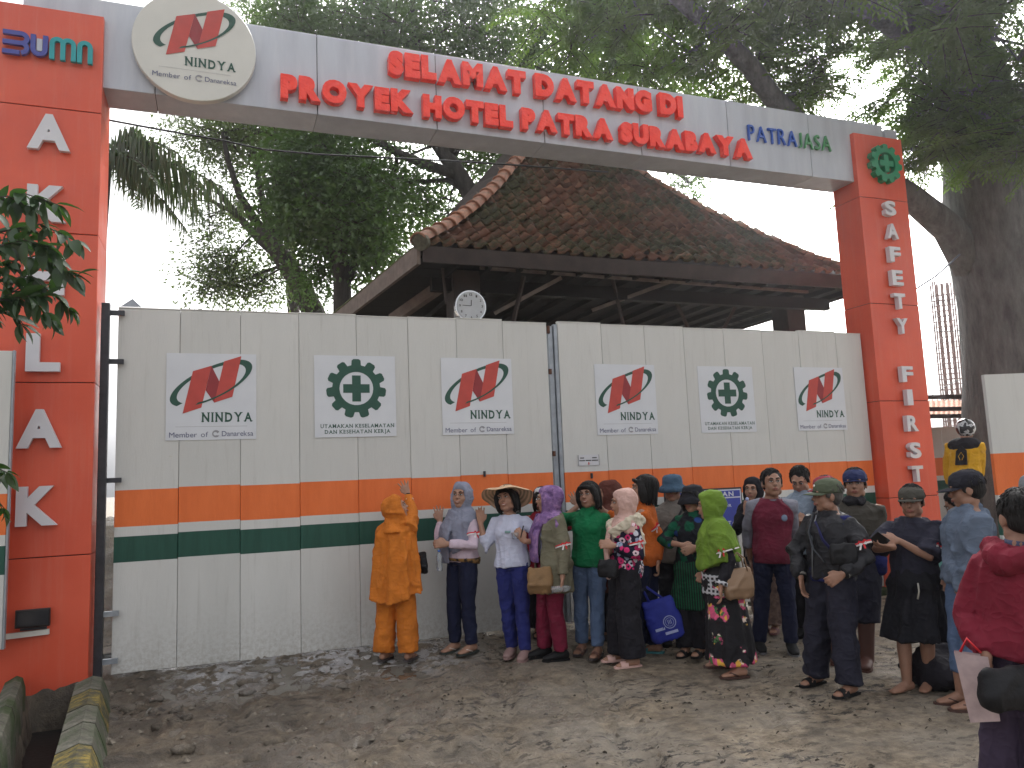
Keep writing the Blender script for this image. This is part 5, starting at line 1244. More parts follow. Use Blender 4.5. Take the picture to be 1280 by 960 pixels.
def hijab(p, mat, hem=1.1, flare=.04, folds=11, amp=.012, front=None, extra=None, nm='hijab', seed=0, wr=.006, back=None):
    m = MB(); hood(m, p); s = p.s; rings = []; N = 80; n = 12
    for i in range(n):
        f = i/(n-1); ring = []
        for k in range(N):
            a = 2*PI*k/N; dx, dy = math.cos(a), math.sin(a); hz = hem
            if front is not None: hz = hem+(front-hem)*max(0, -dy)**1.5
            if back is not None and dy > 0: hz = hem+(back-hem)*dy**1.5
            z = 1.352+(hz-1.352)*f
            cover = min(1, (1.36-z)/.13)**.8
            rx = (.085+(.158*p.build+.026-.085)*cover)+flare*f; ry = (.078+(.10*p.build+.03-.078)*cover)+flare*f*.8
            am = amp*min(1, f*2+.1)*(math.sin(folds*a+seed+1.2*math.sin(3*a))+.5*math.sin(folds*1.9*a+seed*2))
            ring.append(p.b((rx+am)*dx, (ry+am)*dy-.002, z))
        rings.append(ring)
    m.rings(rings)
    for q in ('R', 'L'): m.rtube([p.b(0, .0, 1.315), p.b(0, 0, 1.31).lerp(p.sh[q], .6), p.sh[q], p.sh[q].lerp(p.el[q], .12)], [.085*s, .074*s, .062*s*p.build, .06*s*p.build], 12)
    if extra: extra(m)
    bake(m, nm, [mat], p.T, .011, 1, .7, wr=wr, wseed=seed, wz=.5)
def hair(p, kind='short', mat=None):
    mat = mat or M_HAIR; m = MB(); s = p.hs; hm = p.hm; vox = .009
    if kind == 'short':
        m.ell(p.h(0, .024, .036), (.082*s, .095*s, .087*s), hm, 20, 14); m.ell(p.h(0, .045, -.01), (.073*s, .068*s, .065*s), hm)
        for q in (-1, 1): m.ell(p.h(q*.072, -.008, .01), (.011*s, .018*s, .03*s), hm)
    if kind == 'bob':
        m.ell(p.h(0, .026, .036), (.09*s, .102*s, .09*s), hm, 20, 14); m.ell(p.h(0, .05, -.03), (.094*s, .075*s, .105*s), hm, 18, 12)
        for q in (-1, 1): m.rtube([p.h(q*.06, -.03, .07), p.h(q*.08, -.03, .03), p.h(q*.085, -.015, -.04), p.h(q*.08, .0, -.1)], [(.02*s, .03*s), (.022*s, .035*s), (.026*s, .045*s), (.018*s, .03*s)], 10, hm @ Vector((1, 0, 0)))
        m.rtube([p.h(-.06, -.05, .07), p.h(-.02, -.082, .072), p.h(.03, -.078, .068), p.h(.065, -.045, .05)], [.016*s]*4, 8)
    st = MB(); r = random.Random(int(abs(p.hx)*1e4)+7)
    if kind == 'bob':
        for k in range(150):
            ph = r.uniform(-PI, PI); front = abs(ph) < .72; pts = []; zend = (.052 if abs(ph) < .5 else .01) if front else -.105-.03*r.random()
            ra, rb, rc = .0935+r.gauss(0, .0015), .1055+r.gauss(0, .0015), .0935
            for th in (.12, .5, .9, 1.25, 1.57):
                z = .036+rc*math.cos(th)
                if z < zend: break
                pts.append(p.h(ra*math.sin(th)*math.sin(ph), .026-rb*math.sin(th)*math.cos(ph), z))
            if not front:
                for z in (-.02, -.07, zend): pts.append(p.h((ra+.004-.012*(z < -.09))*math.sin(ph+r.gauss(0, .05)), .03-(.088+.004)*math.cos(ph)*(1 if math.cos(ph) < 0 else .7), z))
            if len(pts) > 2: st.tube(pts, [(.006*s*(1-.55*i/(len(pts)-1)), .0035*s) for i in range(len(pts))], 4, cap=False)
    else:
        for k in range(170):
            ph = r.uniform(-PI, PI); th = r.uniform(.05, 1.55 if abs(ph) > .9 else .78); d = .13
            def q_(th_, l): return p.h((.083+l)*math.sin(th_)*math.sin(ph), .024-(.096+l)*math.sin(th_)*math.cos(ph), .036+(.088+l)*math.cos(th_))
            st.tube([q_(th, 0), q_(th+.13, .004), q_(th+.27, .002+.006*r.random())], [.005*s, .0045*s, .001*s], 4, cap=False)
    bake(m, 'hair', [mat], p.T, vox, 1, .7, islands=[(st, 0)], wr=.003, wz=1)
def armband(p, k, f=.55, r=None, bow=None):
    """red and white ribbon tied round the upper arm"""
    S, E_ = p.sh[k], p.el[k]; d = (E_-S).normalized(); c = S.lerp(E_, f); r = r or (.066*p.s*p.build)
    m = MB(); m.cur = 0; m.tube([c-d*.012, c-d*.001], [r, r], 16); m.cur = 1; m.tube([c+d*.001, c+d*.012], [r, r], 16)
    out = Vector(bow) if bow else (p.sh[k]-p.b(0, 0, 1.275)); out = (out-d*out.dot(d)).normalized(); q = d.cross(out); b0 = c+out*r
    for sg in (-1, 1):
        for mi_, ofs in ((0, -.010), (1, .008)):
            m.cur = mi_; a = b0+d*ofs; m.add([a+out*.004, a+q*sg*.022+out*.018-d*.012, a+q*sg*.032+out*.012, a+q*sg*.022+out*.008+d*.012, a+q*sg*.02-d*.008], [(0, 1, 2, 3), (0, 4, 1)])
        m.cur = 0 if sg < 0 else 1; t_ = b0+q*sg*.008; m.add([t_-q*.008, t_+q*.008, t_+q*(.010+sg*.012)+Vector((0, 0, -.045))+out*.008, t_+q*(sg*.012-.004)+Vector((0, 0, -.05))+out*.01], [(0, 1, 2, 3)])
    m.obj('armband', [plain('ribbon_red', (.62, .02, .03), .6), plain('ribbon_white', (.75, .72, .72), .6)], p.T, False, True)
def shoes(p, kind, mat, sole=None):
    s = p.s
    for k in ('R', 'L'):
        an = p.ank[k]; fd = p.fd[k]; sd_ = fd.cross(Vector((0, 0, 1))); g = Vector((an.x, an.y, 0))
        m = MB()
        def ol(w0, l0, l1): return [g+fd*(l0+(l1-l0)*f)*s+sd_*w*w0*s*q for q, seq in ((1, ((0, .6), (.25, .85), (.6, 1.1), (.85, .95), (1, .4))), (-1, ((1, .4), (.85, .95), (.6, 1.1), (.25, .85), (0, .6)))) for f, w in seq]
        o_ = ol(.044, -.075, .185); z0, z1 = -.004, .014
        m.add([v_+Vector((0, 0, z0)) for v_ in o_]+[v_+Vector((0, 0, z1)) for v_ in o_], [tuple(range(9, -1, -1)), tuple(range(10, 20))]+[(i, (i+1) % 10, 10+(i+1) % 10, 10+i) for i in range(10)])
        so_ = m.obj('sole', sole or mat, p.T, False, True)
        if kind == 'flip':
            m = MB(); t0 = g+fd*.135*s+Vector((0, 0, .018)); 
            for q in (-1, 1): m.tube([t0, g+fd*.09*s+sd_*q*.03*s+Vector((0, 0, .045)), g+fd*.03*s+sd_*q*.044*s+Vector((0, 0, .02))], [.005, .007, .006], 6)
            m.obj('strap', mat, so_, True, True)
        elif kind == 'slide':
            m = MB(); a = [g+fd*.06*s+sd_*.048*s*math.cos(t_)+Vector((0, 0, .012+.052*s*math.sin(t_))) for t_ in [PI*i/8 for i in range(9)]]; c = [v_+fd*.07*s+Vector((0, 0, -.012)) for v_ in a]
            m.add(a+c, [(i, i+1, 10+i, 9+i) for i in range(8)]); m.obj('strap', mat, so_, True, True)
        elif kind == 'shoe':
            m = MB(); m.rtube([g-fd*.04*s+Vector((0, 0, .045)), g+fd*.02*s+Vector((0, 0, .05)), g+fd*.10*s+Vector((0, 0, .036)), g+fd*.16*s+Vector((0, 0, .026))], [(.042*s, .045*s), (.044*s, .05*s), (.05*s, .033*s), (.04*s, .024*s)], 12, sd_)
            m.tube([g-fd*.01*s+Vector((0, 0, .05)), g-fd*.012*s+Vector((0, 0, .1))], [.048*s, .046*s], 12)
            bake(m, 'shoe', [mat], p.T, .008, 2, .6)
        elif kind == 'boot':
            m = MB(); m.rtube([g-fd*.04*s+Vector((0, 0, .045)), g+fd*.02*s+Vector((0, 0, .05)), g+fd*.10*s+Vector((0, 0, .04)), g+fd*.16*s+Vector((0, 0, .03))], [(.045*s, .045*s), (.046*s, .05*s), (.05*s, .036*s), (.042*s, .028*s)], 12, sd_)
            m.tube([an+Vector((0, 0, -.03)), an.lerp(p.knee[k], .4), an.lerp(p.knee[k], .8)], [.054*s, .062*s, .07*s], 12)
            bake(m, 'boot', [mat], p.T, .009, 2, .6)
def cap(p, mat, brim_yaw=0, logo=False, brimlen=.075, tall=0, nm='cap'):
    s = p.hs; m = MB(); hm = p.hm
    rings = []
    for i, (f, z) in enumerate(((1.0, .018), (1.02, .04), (.98, .07), (.86, .098+tall), (.6, .117+tall), (.25, .125+tall))):
        rings.append([p.h(.087*f*math.cos(2*PI*k/24), .014+.104*f*math.sin(2*PI*k/24), z) for k in range(24)])
    m.rings(rings); m.ell(p.h(0, .014, .126+tall), .006*s)
    cr_ = m.obj('crown', mat, p.T, True, True)
    m = MB(); R2 = Rz(rad(brim_yaw)); vs = []
    for j in range(4):
        for k in range(11):
            t_ = rad(200+140*k/10); rr = 1+j/3*brimlen/.1*math.sin(PI*k/10)**.55; x, y = .085*math.cos(t_)*(1+(rr-1)*.55), .10*math.sin(t_)*rr
            zz = .03-.018*(rr-1)-.10*abs(math.cos(t_))**2*(rr-1)*.9*.2-.012*abs(math.cos(t_))*0-(.012*math.cos(t_)**2)
            v_ = R2 @ Vector((x, y, 0)); vs.append(p.h(v_.x, v_.y+.014, zz))
    up = p.hm @ Vector((0, 0, 1)); n = len(vs); vs += [v_-up*.005 for v_ in vs]
    fs = [(j*11+k, j*11+k+1, (j+1)*11+k+1, (j+1)*11+k) for j in range(3) for k in range(10)]; fs += [tuple(n+i for i in f[::-1]) for f in fs]; fs += [(33+k, 33+k+1, n+33+k+1, n+33+k) for k in range(10)]
    m.add(vs, fs); m.obj('visor', mat, cr_, True, True)
    if logo: m = MB(); m.ell(p.h(0, -.083, .07), (.02*s, .005*s, .014*s), hm, 10, 6); m.obj('badge', plain('ribbon_white', (.75, .72, .72), .6), p.T, True, True)
def bucket(p, mat, brim=.06, droop=.035):
    m = MB(); rings = []; s = p.hs
    for f, z in ((1.0+brim/.09, .012-droop), (1.35, .012), (1.04, .035), (1.03, .06), (.97, .098), (.8, .118), (.4, .126), (.1, .127)):
        rings.append([p.h(.088*f*math.cos(2*PI*k/28), .012+.103*(f if f < 1.2 else 1+(f-1)*.85)*math.sin(2*PI*k/28), z+.006*math.sin(k*.9)*(f-1 if f > 1.2 else 0)) for k in range(28)])
    m.rings(rings); m.obj('hat', mat, p.T, True, True)
def strapobj(p, pts, w, mat, nm='strap', th=.004):
    m = MB(); m.tube([Vector(q) for q in pts], [(w, th)]*len(pts), 6, (0, 0, 1)); m.obj(nm, mat, p.T, True, True)
def bag(label, cat, wloc_, w, h_, d, mat, rz=0, shape='tote', strap_pts=None, smat=None, nm=None, slump=.1, group=None):
    """top-level bag at a world position (centre of its bottom)"""
    T = thing(nm or cat.replace(' ', '_'), label, cat, wloc_, rz, group); m = MB(); R_ = []
    for f, ww, dd in ((0, .80, .75), (.08, .95, 1.0), (.35, 1.0, 1.0+slump*2), (.7, .95, .85), (.93, .86, .45), (1.0, .82, .28)):
        ring = []
        for k in range(20):
            a = 2*PI*k/20; cx, sy = math.cos(a), math.sin(a); e = .55
            ring.append(Vector((math.copysign(abs(cx)**e, cx)*w/2*ww, math.copysign(abs(sy)**e, sy)*d/2*dd, h_*f-slump*h_*.4*(1 if f > .9 else 0)*(cx*cx-1)*-1)))
        R_.append(ring)
    m.rings(R_); bake(m, 'bag_body', [mat], T, max(.008, w/26), 2, None, wr=.006, wz=1)
    return T
def W(p, v_): return Rz(-p.az) @ Vector(v_)+p.loc

# ================================================================== THE PEOPLE
def Cc(r, g, b_, k=1.08):
    c = lin((r, g, b_)); m_ = sum(c)/3; return tuple(min(.85, (v*.95+m_*.05)*k) for v in c)
SK1 = (.36, .205, .14); SK2 = (.36, .20, .135); SK3 = (.29, .16, .108)
M_NAVYJ = cloth('dark_denim', Cc(30, 34, 58), 'denim'); M_BLUEJ = cloth('blue_denim', Cc(38, 44, 105), 'denim'); M_LJ = cloth('washed_denim', Cc(84, 103, 134), 'denim')
M_BLK = cloth('black_cloth', (.016, .015, .020)); M_NAVYB = cloth('navy_black_cloth', (.022, .022, .036)); M_MAR = cloth('maroon_cloth', Cc(110, 25, 50))
P_BLK = plain('black_rubber', (.011, .011, .012), .65, .2, spec=.25); P_LEA = plain('black_leather', (.010, .010, .012), .6, .3, 12, bump=.3, spec=.25)
N_ = Vector
GU = (0, 1, 0)
# 1 woman in orange
def w1():
    p = person('woman in long orange headscarf and trousers, back turned, one palm on the gate', ((480, 829), (511, 829)), (492, 619), 155, 95, -18, 0, 'f', 1.0, SK2,
               armR=dict(w=(510, 618, .30), hint=(.8, 0, -.4), fd=(-.35, .1, 1), n=(0, 1, 0), curl=.08, spread=.16), armL=dict(w=(488, 700, .32), hint=(0, .2, -1)), hat=.012, vox=.0075)
    mo = cloth('orange_jersey', Cc(192, 108, 26)); s = p.s
    def ex(m):
        S, E_, W_ = p.sh['R'], p.el['R'], p.wr['R']
        m.tube([S, S.lerp(E_, .5), E_, E_.lerp(W_, .45)], [.10, .085, .07, .058], 14)
        rr = []; A0 = p.b(-.05, .05, 1.28); B0 = E_.lerp(W_, .42); A1 = p.b(-.10, .04, .68); B1 = p.b(-.285, .03, .64); Em = E_+N_((.02, 0, -.05))
        for i in range(12):
            f = i/11; a_ = A0.lerp(A1, f); e_ = (B0.lerp(Em, f*3) if f < .33 else Em.lerp(B1, (f-.33)/.67)); w_ = (e_-a_); t_ = N_((0, .022, 0)); wob = .012*math.sin(f*9)
            fr = [a_, a_+w_*.35, a_+w_*.7, e_]; rr.append([q-t_+N_((0, wob*math.sin(j*2.1), 0)) for j, q in enumerate(fr)]+[e_+N_((.018, 0, 0))]+[q+t_ for q in fr[::-1]])
        m.rings(rr)
    hijab(p, mo, hem=.66, flare=.085, folds=8, amp=.02, extra=ex, seed=1, wr=.009, back=.56)
    m = MB(); S, E_, W_ = p.sh['R'], p.el['R'], p.wr['R']; m.tube([S, E_, E_.lerp(W_, .86)], [.06, .05, .042], 12); bake(m, 'sleeve', [mo], p.T, .012, 2, .7, wr=.005)
    m = MB(); m.tube([E_.lerp(W_, .62), E_.lerp(W_, .68)], [.049, .047], 14); m.obj('cuff_band', plain('ribbon_white', (.75, .72, .72), .6), p.T, True, True)
    m = MB(); m.tube([E_.lerp(W_, .93), W_], [.03, .029], 12); m.obj('bracelet', P_BLK, p.T, True, True)
    trousers(p, mo, inf=.02, hem=.05, wide=.035, seed=2, wr=.007)
    top(p, mo, hem=.74, sleeve='long', inf=.03, flare=.08, nm='tunic', seed=4)
    shoes(p, 'flip', plain('tan_rubber', Cc(120, 90, 80), .6), plain('dark_sole', (.05, .04, .04), .6)); return p
P1 = w1()
bg1 = bag('small black handbag peeking out behind the hip of the woman in orange', 'handbag', W(P1, P1.px(527, 716, .12)), .1, .2, .22, P_LEA, nm='handbag')
# 2 woman in grey hijab
def w2():
    p = person('smiling woman in grey headscarf and pale pink top with one palm on the gate', ((569, 816), (590, 818)), (577, 602), -48, -22, -3, 3, 'f', 1.0, SK1,
               armR=dict(w=(550, 652, .26), hint=(-.5, -.2, -.9), fd=(-.08, .2, 1), n=(.1, 1, 0), curl=.1, spread=.13), armL=dict(w=(560, 680, -.22), hint=(.9, -.1, -.5), fd=(-1, .05, .05), n=(0, 1, -.2), curl=.7), hat=.012, smile=True, vox=.0075)
    mg = cloth('grey_scarf', Cc(128, 132, 150)); mp = cloth('pale_pink_knit', Cc(205, 185, 200, .95))
    top(p, mp, hem=.86, sleeve='long', inf=.018, seed=5, flare=.05, bust=False)
    m = MB(); a, r = torso_pts(p, .835, .885, .028, .05, 3); m.tube(a, r, 24, p.B3 @ Vector((1, 0, 0))); m.obj('waistband', cloth('brown_print_band', Cc(140, 105, 60), 'mottle', c2=(.03, .02, .015)), p.T, True, True)
    def ex(m):
        m.tube([p.b(-.03, -.09, 1.33), p.b(-.09, -.165, 1.12), p.b(-.10, -.15, .95), p.b(-.1, -.13, .84)], [(.07, .03), (.085, .025), (.08, .018), (.07, .012)], 14, p.B3 @ Vector((1, 0, 0)))
    hijab(p, mg, hem=1.10, flare=.01, folds=10, amp=.009, extra=ex, seed=2, front=.93)
    trousers(p, M_NAVYJ, hem=.07, seed=6); armband(p, 'L', .62, bow=(.5, -1, 0))
    shoes(p, 'flip', plain('white_sandal', Cc(200, 185, 175), .6), plain('dark_green_sole', (.03, .04, .035), .6)); return p
P2_ = w2()
bt = W(P2_, P2_.px(549, 702, -.26)); m = MB(); T = thing('water_bottle', 'clear plastic water bottle hanging from the hand of the woman in grey headscarf', 'bottle', bt)
t = NT('clear_plastic'); t.col((.8, .85, .9)); t.set(.05, 0, .5); t.b.inputs['Transmission Weight'].default_value = .85; M_CLR = t.m
m.tube([bt+N_((0, 0, -.09)), bt+N_((0, 0, -.085)), bt+N_((0, 0, -.02)), bt+N_((.002, 0, 0)), bt+N_((0, 0, .05)), bt+N_((0, 0, .08)), bt+N_((0, 0, .095))], [.026, .031, .031, .027, .031, .018, .012], 16); m.obj('bottle_body', M_CLR, T, True)
m = MB(); m.tube([bt+N_((0, 0, .095)), bt+N_((0, 0, .112))], .014, 12); m.obj('cap', plain('blue_plastic', (.04, .12, .4), .4), T, True)
# 3 sun hat woman
def w3():
    p = person('laughing woman in wide straw sun hat and white top with one hand raised beside her', ((640, 819), (657, 823)), (634, 603), -18, -24, -6, -10, 'f', .92, SK2,
               armR=dict(w=(601, 655, .05), hint=(-.5, -.1, -1), fd=(-.02, 0, 1), n=(.1, -1, 0), curl=.16, spread=.06), armL=dict(w=(656, 677, -.24), hint=(.9, 0, -.7), fd=(-.5, -.1, .75), n=(-.2, .9, 0), curl=.8), hat=.035, smile=True, vox=.0075)
    mw = cloth('white_cotton', Cc(196, 200, 222, .95))
    top(p, mw, hem=.84, sleeve='34', inf=.019, slr=.016, seed=7, flare=.12, neck=1.32); trousers(p, M_BLUEJ, hem=.07, seed=8); hair(p, 'bob')
    m = MB(); m.tube([p.b(.05, -.128, 1.17), p.b(-.01, -.13, 1.17)], [(.012, .002)]*2, 6, (0, 0, 1)); m.obj('chest_print', plain('print_green', Cc(130, 165, 165), .7), p.T, True, True)
    # straw hat
    ms = NT('woven_straw'); w_ = ms.node('ShaderNodeTexWave'); w_.wave_type = 'RINGS'; w_.rings_direction = 'Z'; w_.inputs['Scale'].default_value = 9; w_.inputs['Distortion'].default_value = .4; ms.link(ms.tc.outputs['Object'], w_.inputs[0])
    ms.col(ms.ramp(w_.outputs['Fac'], [(.2, Cc(150, 125, 98, 1.5)), (.6, Cc(178, 150, 120, 1.5)), (.9, Cc(190, 158, 128, 1.6))])); ms.set(.85); ms.bump(w_.outputs['Fac'], .4, .006)
    ho = bpy.data.objects.new('sun_hat', None); s = p.s; hm = p.hm @ Matrix.Rotation(rad(-20), 3, 'X')
    def h(x, y, z): return hm @ Vector((x*s, y*s, z*s))
    m = MB(); rings = []
    for r_, z, wv in ((.01, .10, 0), (.05, .098, 0), (.085, .078, 0), (.10, .045, 0), (.112, .028, 0), (.16, .028, .006), (.215, .012, .018), (.245, -.012, .026), (.25, -.018, .028), (.244, -.018, .026), (.215, .004, .018), (.16, .02, .006), (.112, .02, 0)):
        rings.append([h(r_*math.cos(2*PI*k/48), r_*math.sin(2*PI*k/48)+.01, z+wv*math.sin(2*2*PI*k/48+.8)+wv*.4*math.sin(5*2*PI*k/48)) for k in range(48)])
    m.rings(rings); o = m.obj('sun_hat', ms.m, p.T, True, True); o.location = p.h(0, .01, .03)
    armband(p, 'L', .68, bow=(1, -.6, 0)); shoes(p, 'shoe', plain('dusty_pink_flats', Cc(140, 112, 108), .7)); return p
P3 = w3()
ph = W(P3, P3.hand['L']); T = thing('mobile_phone', 'dark phone held with a clear cup by the woman in straw hat', 'phone', ph)
m = MB(); m.beam(ph+N_((0, -.02, -.02)), ph+N_((.03, -.03, .09)), .035, .01); m.obj('phone_body', P_BLK, T)
m = MB(); q = ph+N_((-.05, -.01, -.03)); m.tube([q, q+N_((0, 0, .06))], [.03, .038], 16); o = m.obj('plastic_cup', M_CLR, None, True); tag(o, 'small clear plastic cup at the chest of the woman in straw hat', 'cup')
# 4 white cap and mask
def w4():
    p = person('person in white cap and black face mask behind the woman in purple headscarf', ((672, 800), (690, 800)), (677, 607), 0, 8, 5, 0, 'f', 1.0, SK2, armL=dict(w=(690, 640, -.22), hint=(.8, 0, -.8), fd=(-.1, -.1, 1), n=(-.6, -.2, 0), curl=.7), hat=.025, vox=.011)
    top(p, cloth('dark_red', Cc(125, 22, 38)), hem=.5, sleeve='long', inf=.028, flare=.14, seed=9, nm='tunic'); skirt(p, M_BLK, seed=3); hair(p, 'bob'); cap(p, plain('white_cap', Cc(195, 200, 205), .6), 6)
    m = MB(); m.ell(p.h(0, -.045, -.055), (.064*p.s, .066*p.s, .05*p.s), p.hm); bake(m, 'face_mask', [M_BLK], p.T, .01, 1)
    m = MB(); q = p.wr['L']; m.tube([q+N_((0, 0, -.05)), q], [.042, .04], 12); m.obj('cuff', plain('turquoise_cloth', Cc(90, 190, 180), .8), p.T, True, True); shoes(p, 'slide', P_BLK); return p
w4()
# 5 purple hijab, olive jacket
def w5():
    p = person('woman in purple headscarf, olive jacket and maroon trousers turned to the left', ((681, 822), (702, 826)), (687, 606), -72, -95, 0, 0, 'f', 1.1, SK2, armL=dict(w=(703, 722, -.26), hint=(.9, .2, -.2), fd=(-.1, -.05, -1), n=(-1, 0, 0), curl=.9), armR=dict(w=(672, 690, .1), hint=(0, .5, -.8)), hat=.012, vox=.009)
    ml = cloth('purple_print', Cc(118, 88, 138), 'mottle', c2=Cc(150, 115, 160), c3=Cc(85, 60, 105)); mo = cloth('olive_cotton', Cc(108, 104, 86)); s = p.s
    trousers(p, M_MAR, hem=.09, wide=.012, seed=10)
    m = MB(); a, r = torso_pts(p, .95, 1.25, .012, 0, 4); m.tube(a, r, 16, p.B3 @ Vector((1, 0, 0))); bake(m, 'undershirt', [cloth('white_cotton', Cc(196, 200, 222, .95))], p.T, .013, 1, .6)
    # jacket: open at the front
    m = MB(); rings = []
    for i in range(12):
        f = i/11; z = 1.33+(.62-1.33)*f; base = torso_pts(p, z, z+.01, .04, .12, 2); c = base[0][0]; rx, ry = base[1][0]; o_ = []; i_ = []
        for k in range(31):
            a = rad(-58+296*k/30); am = .014*f*math.sin(7*a+1); o_.append(c+p.B3 @ Vector(((rx+am)*math.cos(a), (ry+am)*math.sin(a), 0))); i_.append(c+p.B3 @ Vector(((rx+am-.03)*math.cos(a), (ry+am-.03)*math.sin(a), 0)))
        rings.append(o_+i_[::-1])
    m.rings(rings)
    for k in ('R', 'L'):
        S, E_, W_ = p.sh[k], p.el[k], p.wr[k]; m.tube([p.b(0, .02, 1.27), S, S.lerp(E_, .5), E_, E_.lerp(W_, .6), E_.lerp(W_, .9)], [.07, .078, .07, .062, .054, .05], 14)
    bake(m, 'jacket', [mo], p.T, .0115, 2, .7, wr=.009, wseed=12)
    def ex(m): m.tube([p.b(0, -.09, 1.33), p.b(.0, -.17, 1.15), p.b(0, -.175, .98), p.b(0, -.165, .90)], [(.10, .04), (.12, .035), (.12, .025), (.11, .02)], 16, p.B3 @ Vector((1, 0, 0)))
    hijab(p, ml, hem=1.24, flare=-.02, folds=9, amp=.007, extra=ex, seed=3, wr=.005)
    armband(p, 'L', .8, r=.078, bow=(.2, -1, .1)); shoes(p, 'shoe', P_BLK, plain('black_rubber', (.014, .014, .015), .55)); return p
P5 = w5()
bag('slouchy brown shoulder bag worn at the belly of the woman in purple headscarf', 'shoulder bag', W(P5, P5.px(676, 742, -.2)), .24, .25, .11, plain('brown_canvas', Cc(125, 95, 60), .8, .2, 8, bump=.4), rz=-.5, nm='shoulder_bag', slump=.3)
bt = W(P5, P5.px(701, 736, -.3)); m = MB(); m.tube([bt+N_((-.09, 0, .0)), bt+N_((-.02, 0, 0)), bt+N_((.06, 0, .0)), bt+N_((.09, 0, 0)), bt+N_((.1, 0, 0))], [.028, .03, .03, .015, .012], 14); o = m.obj('water_bottle', M_CLR, None, True); tag(o, 'clear water bottle with blue label held low in front of the olive jacket', 'bottle')
# 6 green polo
def w6():
    p = person('woman in green polo shirt and washed blue jeans reaching back to the gate post', ((728, 815), (748, 820)), (736, 603), -22, -26, -4, -6, 'f', 1.02, SK3, armR=dict(w=(723, 632, .38), hint=(-.9, 0, -.6), fd=(-.4, .3, 1), n=(.1, 1, 0), curl=.15, spread=.1), armL=dict(w=(749, 706, -.05), hint=(.9, .6, -.2), fd=(-.3, -.2, -1), curl=.6), smile=True, vox=.008)
    mg = cloth('green_polo', Cc(14, 108, 66)); top(p, mg, hem=.80, sleeve='elbow', inf=.026, slr=.02, collar=True, seed=14, flare=.06); trousers(p, M_LJ, hem=.09, seed=15); hair(p, 'bob'); shoes(p, 'slide', plain('brown_sandal', Cc(105, 72, 60), .6), plain('dark_sole', (.05, .04, .04), .6))
    m = MB()
    for q in (-1, 1): m.add([p.b(0, -.062, 1.325), p.b(q*.055, -.05, 1.365), p.b(q*.075, -.07, 1.335), p.b(q*.035, -.105, 1.285)], [(0, 1, 2, 3)])
    m.obj('collar', mg, p.T, False, True); return p
P6 = w6()
# 7 brown hijab behind
def w7():
    p = person('woman in brown headscarf seen in profile behind the raised orange sleeve', ((755, 800), (770, 800)), (762, 600), -85, -85, 0, 0, 'f', 1, SK2, hat=.012, vox=.011)
    mb_ = cloth('brown_scarf', Cc(92, 52, 44)); top(p, mb_, hem=.5, inf=.03, flare=.15, seed=16, nm='tunic'); hijab(p, mb_, hem=1.1, flare=.02, seed=4); trousers(p, M_BLK, hem=.08, seed=2, wide=.03); shoes(p, 'slide', plain('dark_sole', (.05, .04, .04), .6)); return p
w7()
# 8 beige hijab, floral top
def w8():
    p = person('woman in beige headscarf, pink floral blouse and wide black trousers turned to the left', ((775, 826), (792, 834)), (780, 610), -70, -78, 2, 0, 'f', 1.08, SK1, armL=dict(w=(768, 682, -.22), hint=(.9, .1, -.7), fd=(-1, 0, .15), n=(0, .9, -.3), curl=.7), armR=dict(w=(768, 688, .0), hint=(0, 0, -1)), hat=.012, vox=.008)
    mh = cloth('beige_scarf', Cc(196, 160, 150)); mc_ = cloth('cream_scarf', Cc(190, 180, 160)); mf = cloth('pink_floral', Cc(30, 28, 48), 'floral', c2=Cc(210, 40, 110), c3=Cc(190, 190, 200)); s = p.s
    top(p, mf, hem=.80, inf=.03, seed=17, flare=.07, slr=.02, nm='blouse'); trousers(p, M_BLK, hem=.05, wide=.05, inf=.02, seed=18, wr=.008)
    hijab(p, mh, hem=1.2, flare=.0, folds=8, seed=5, back=1.16)
    m = MB(); pts = [p.b(.03, -.15, 1.20), p.b(-.13, -.10, 1.26), p.b(-.17, .02, 1.30), p.b(-.10, .13, 1.31), p.b(.06, .14, 1.32), p.b(.17, .03, 1.31), p.b(.16, -.07, 1.27), p.b(.05, -.145, 1.19)]
    m.tube(pts, [(.05, .03)]*8, 12, (0, 0, 1)); m.tube([p.b(.15, .06, 1.3), p.b(.19, .08, 1.1), p.b(.2, .08, .98)], [(.04, .02), (.05, .012), (.04, .01)], 10); bake(m, 'scarf', [mc_], p.T, .011, 1, .7, wr=.012, wseed=3, wz=2)
    m = MB(); m.tube([p.b(.02, -.16, 1.25), p.b(.0, -.19, 1.05), p.b(0, -.17, .78)], [(.05, .02), (.06, .02), (.05, .012)], 10, p.B3 @ Vector((1, 0, 0))); bake(m, 'scarf_end', [mh], p.T, .011, 1, .7, wr=.008)
    armband(p, 'L', .6, r=.08, bow=(.6, -1, .1)); shoes(p, 'slide', plain('peach_sandal', Cc(205, 165, 155), .6)); return p
P8 = w8()
bag('small black belt bag in front of the woman in beige headscarf', 'belt bag', W(P8, P8.px(761, 722, -.24)), .19, .16, .08, P_LEA, rz=-.9, nm='belt_bag')
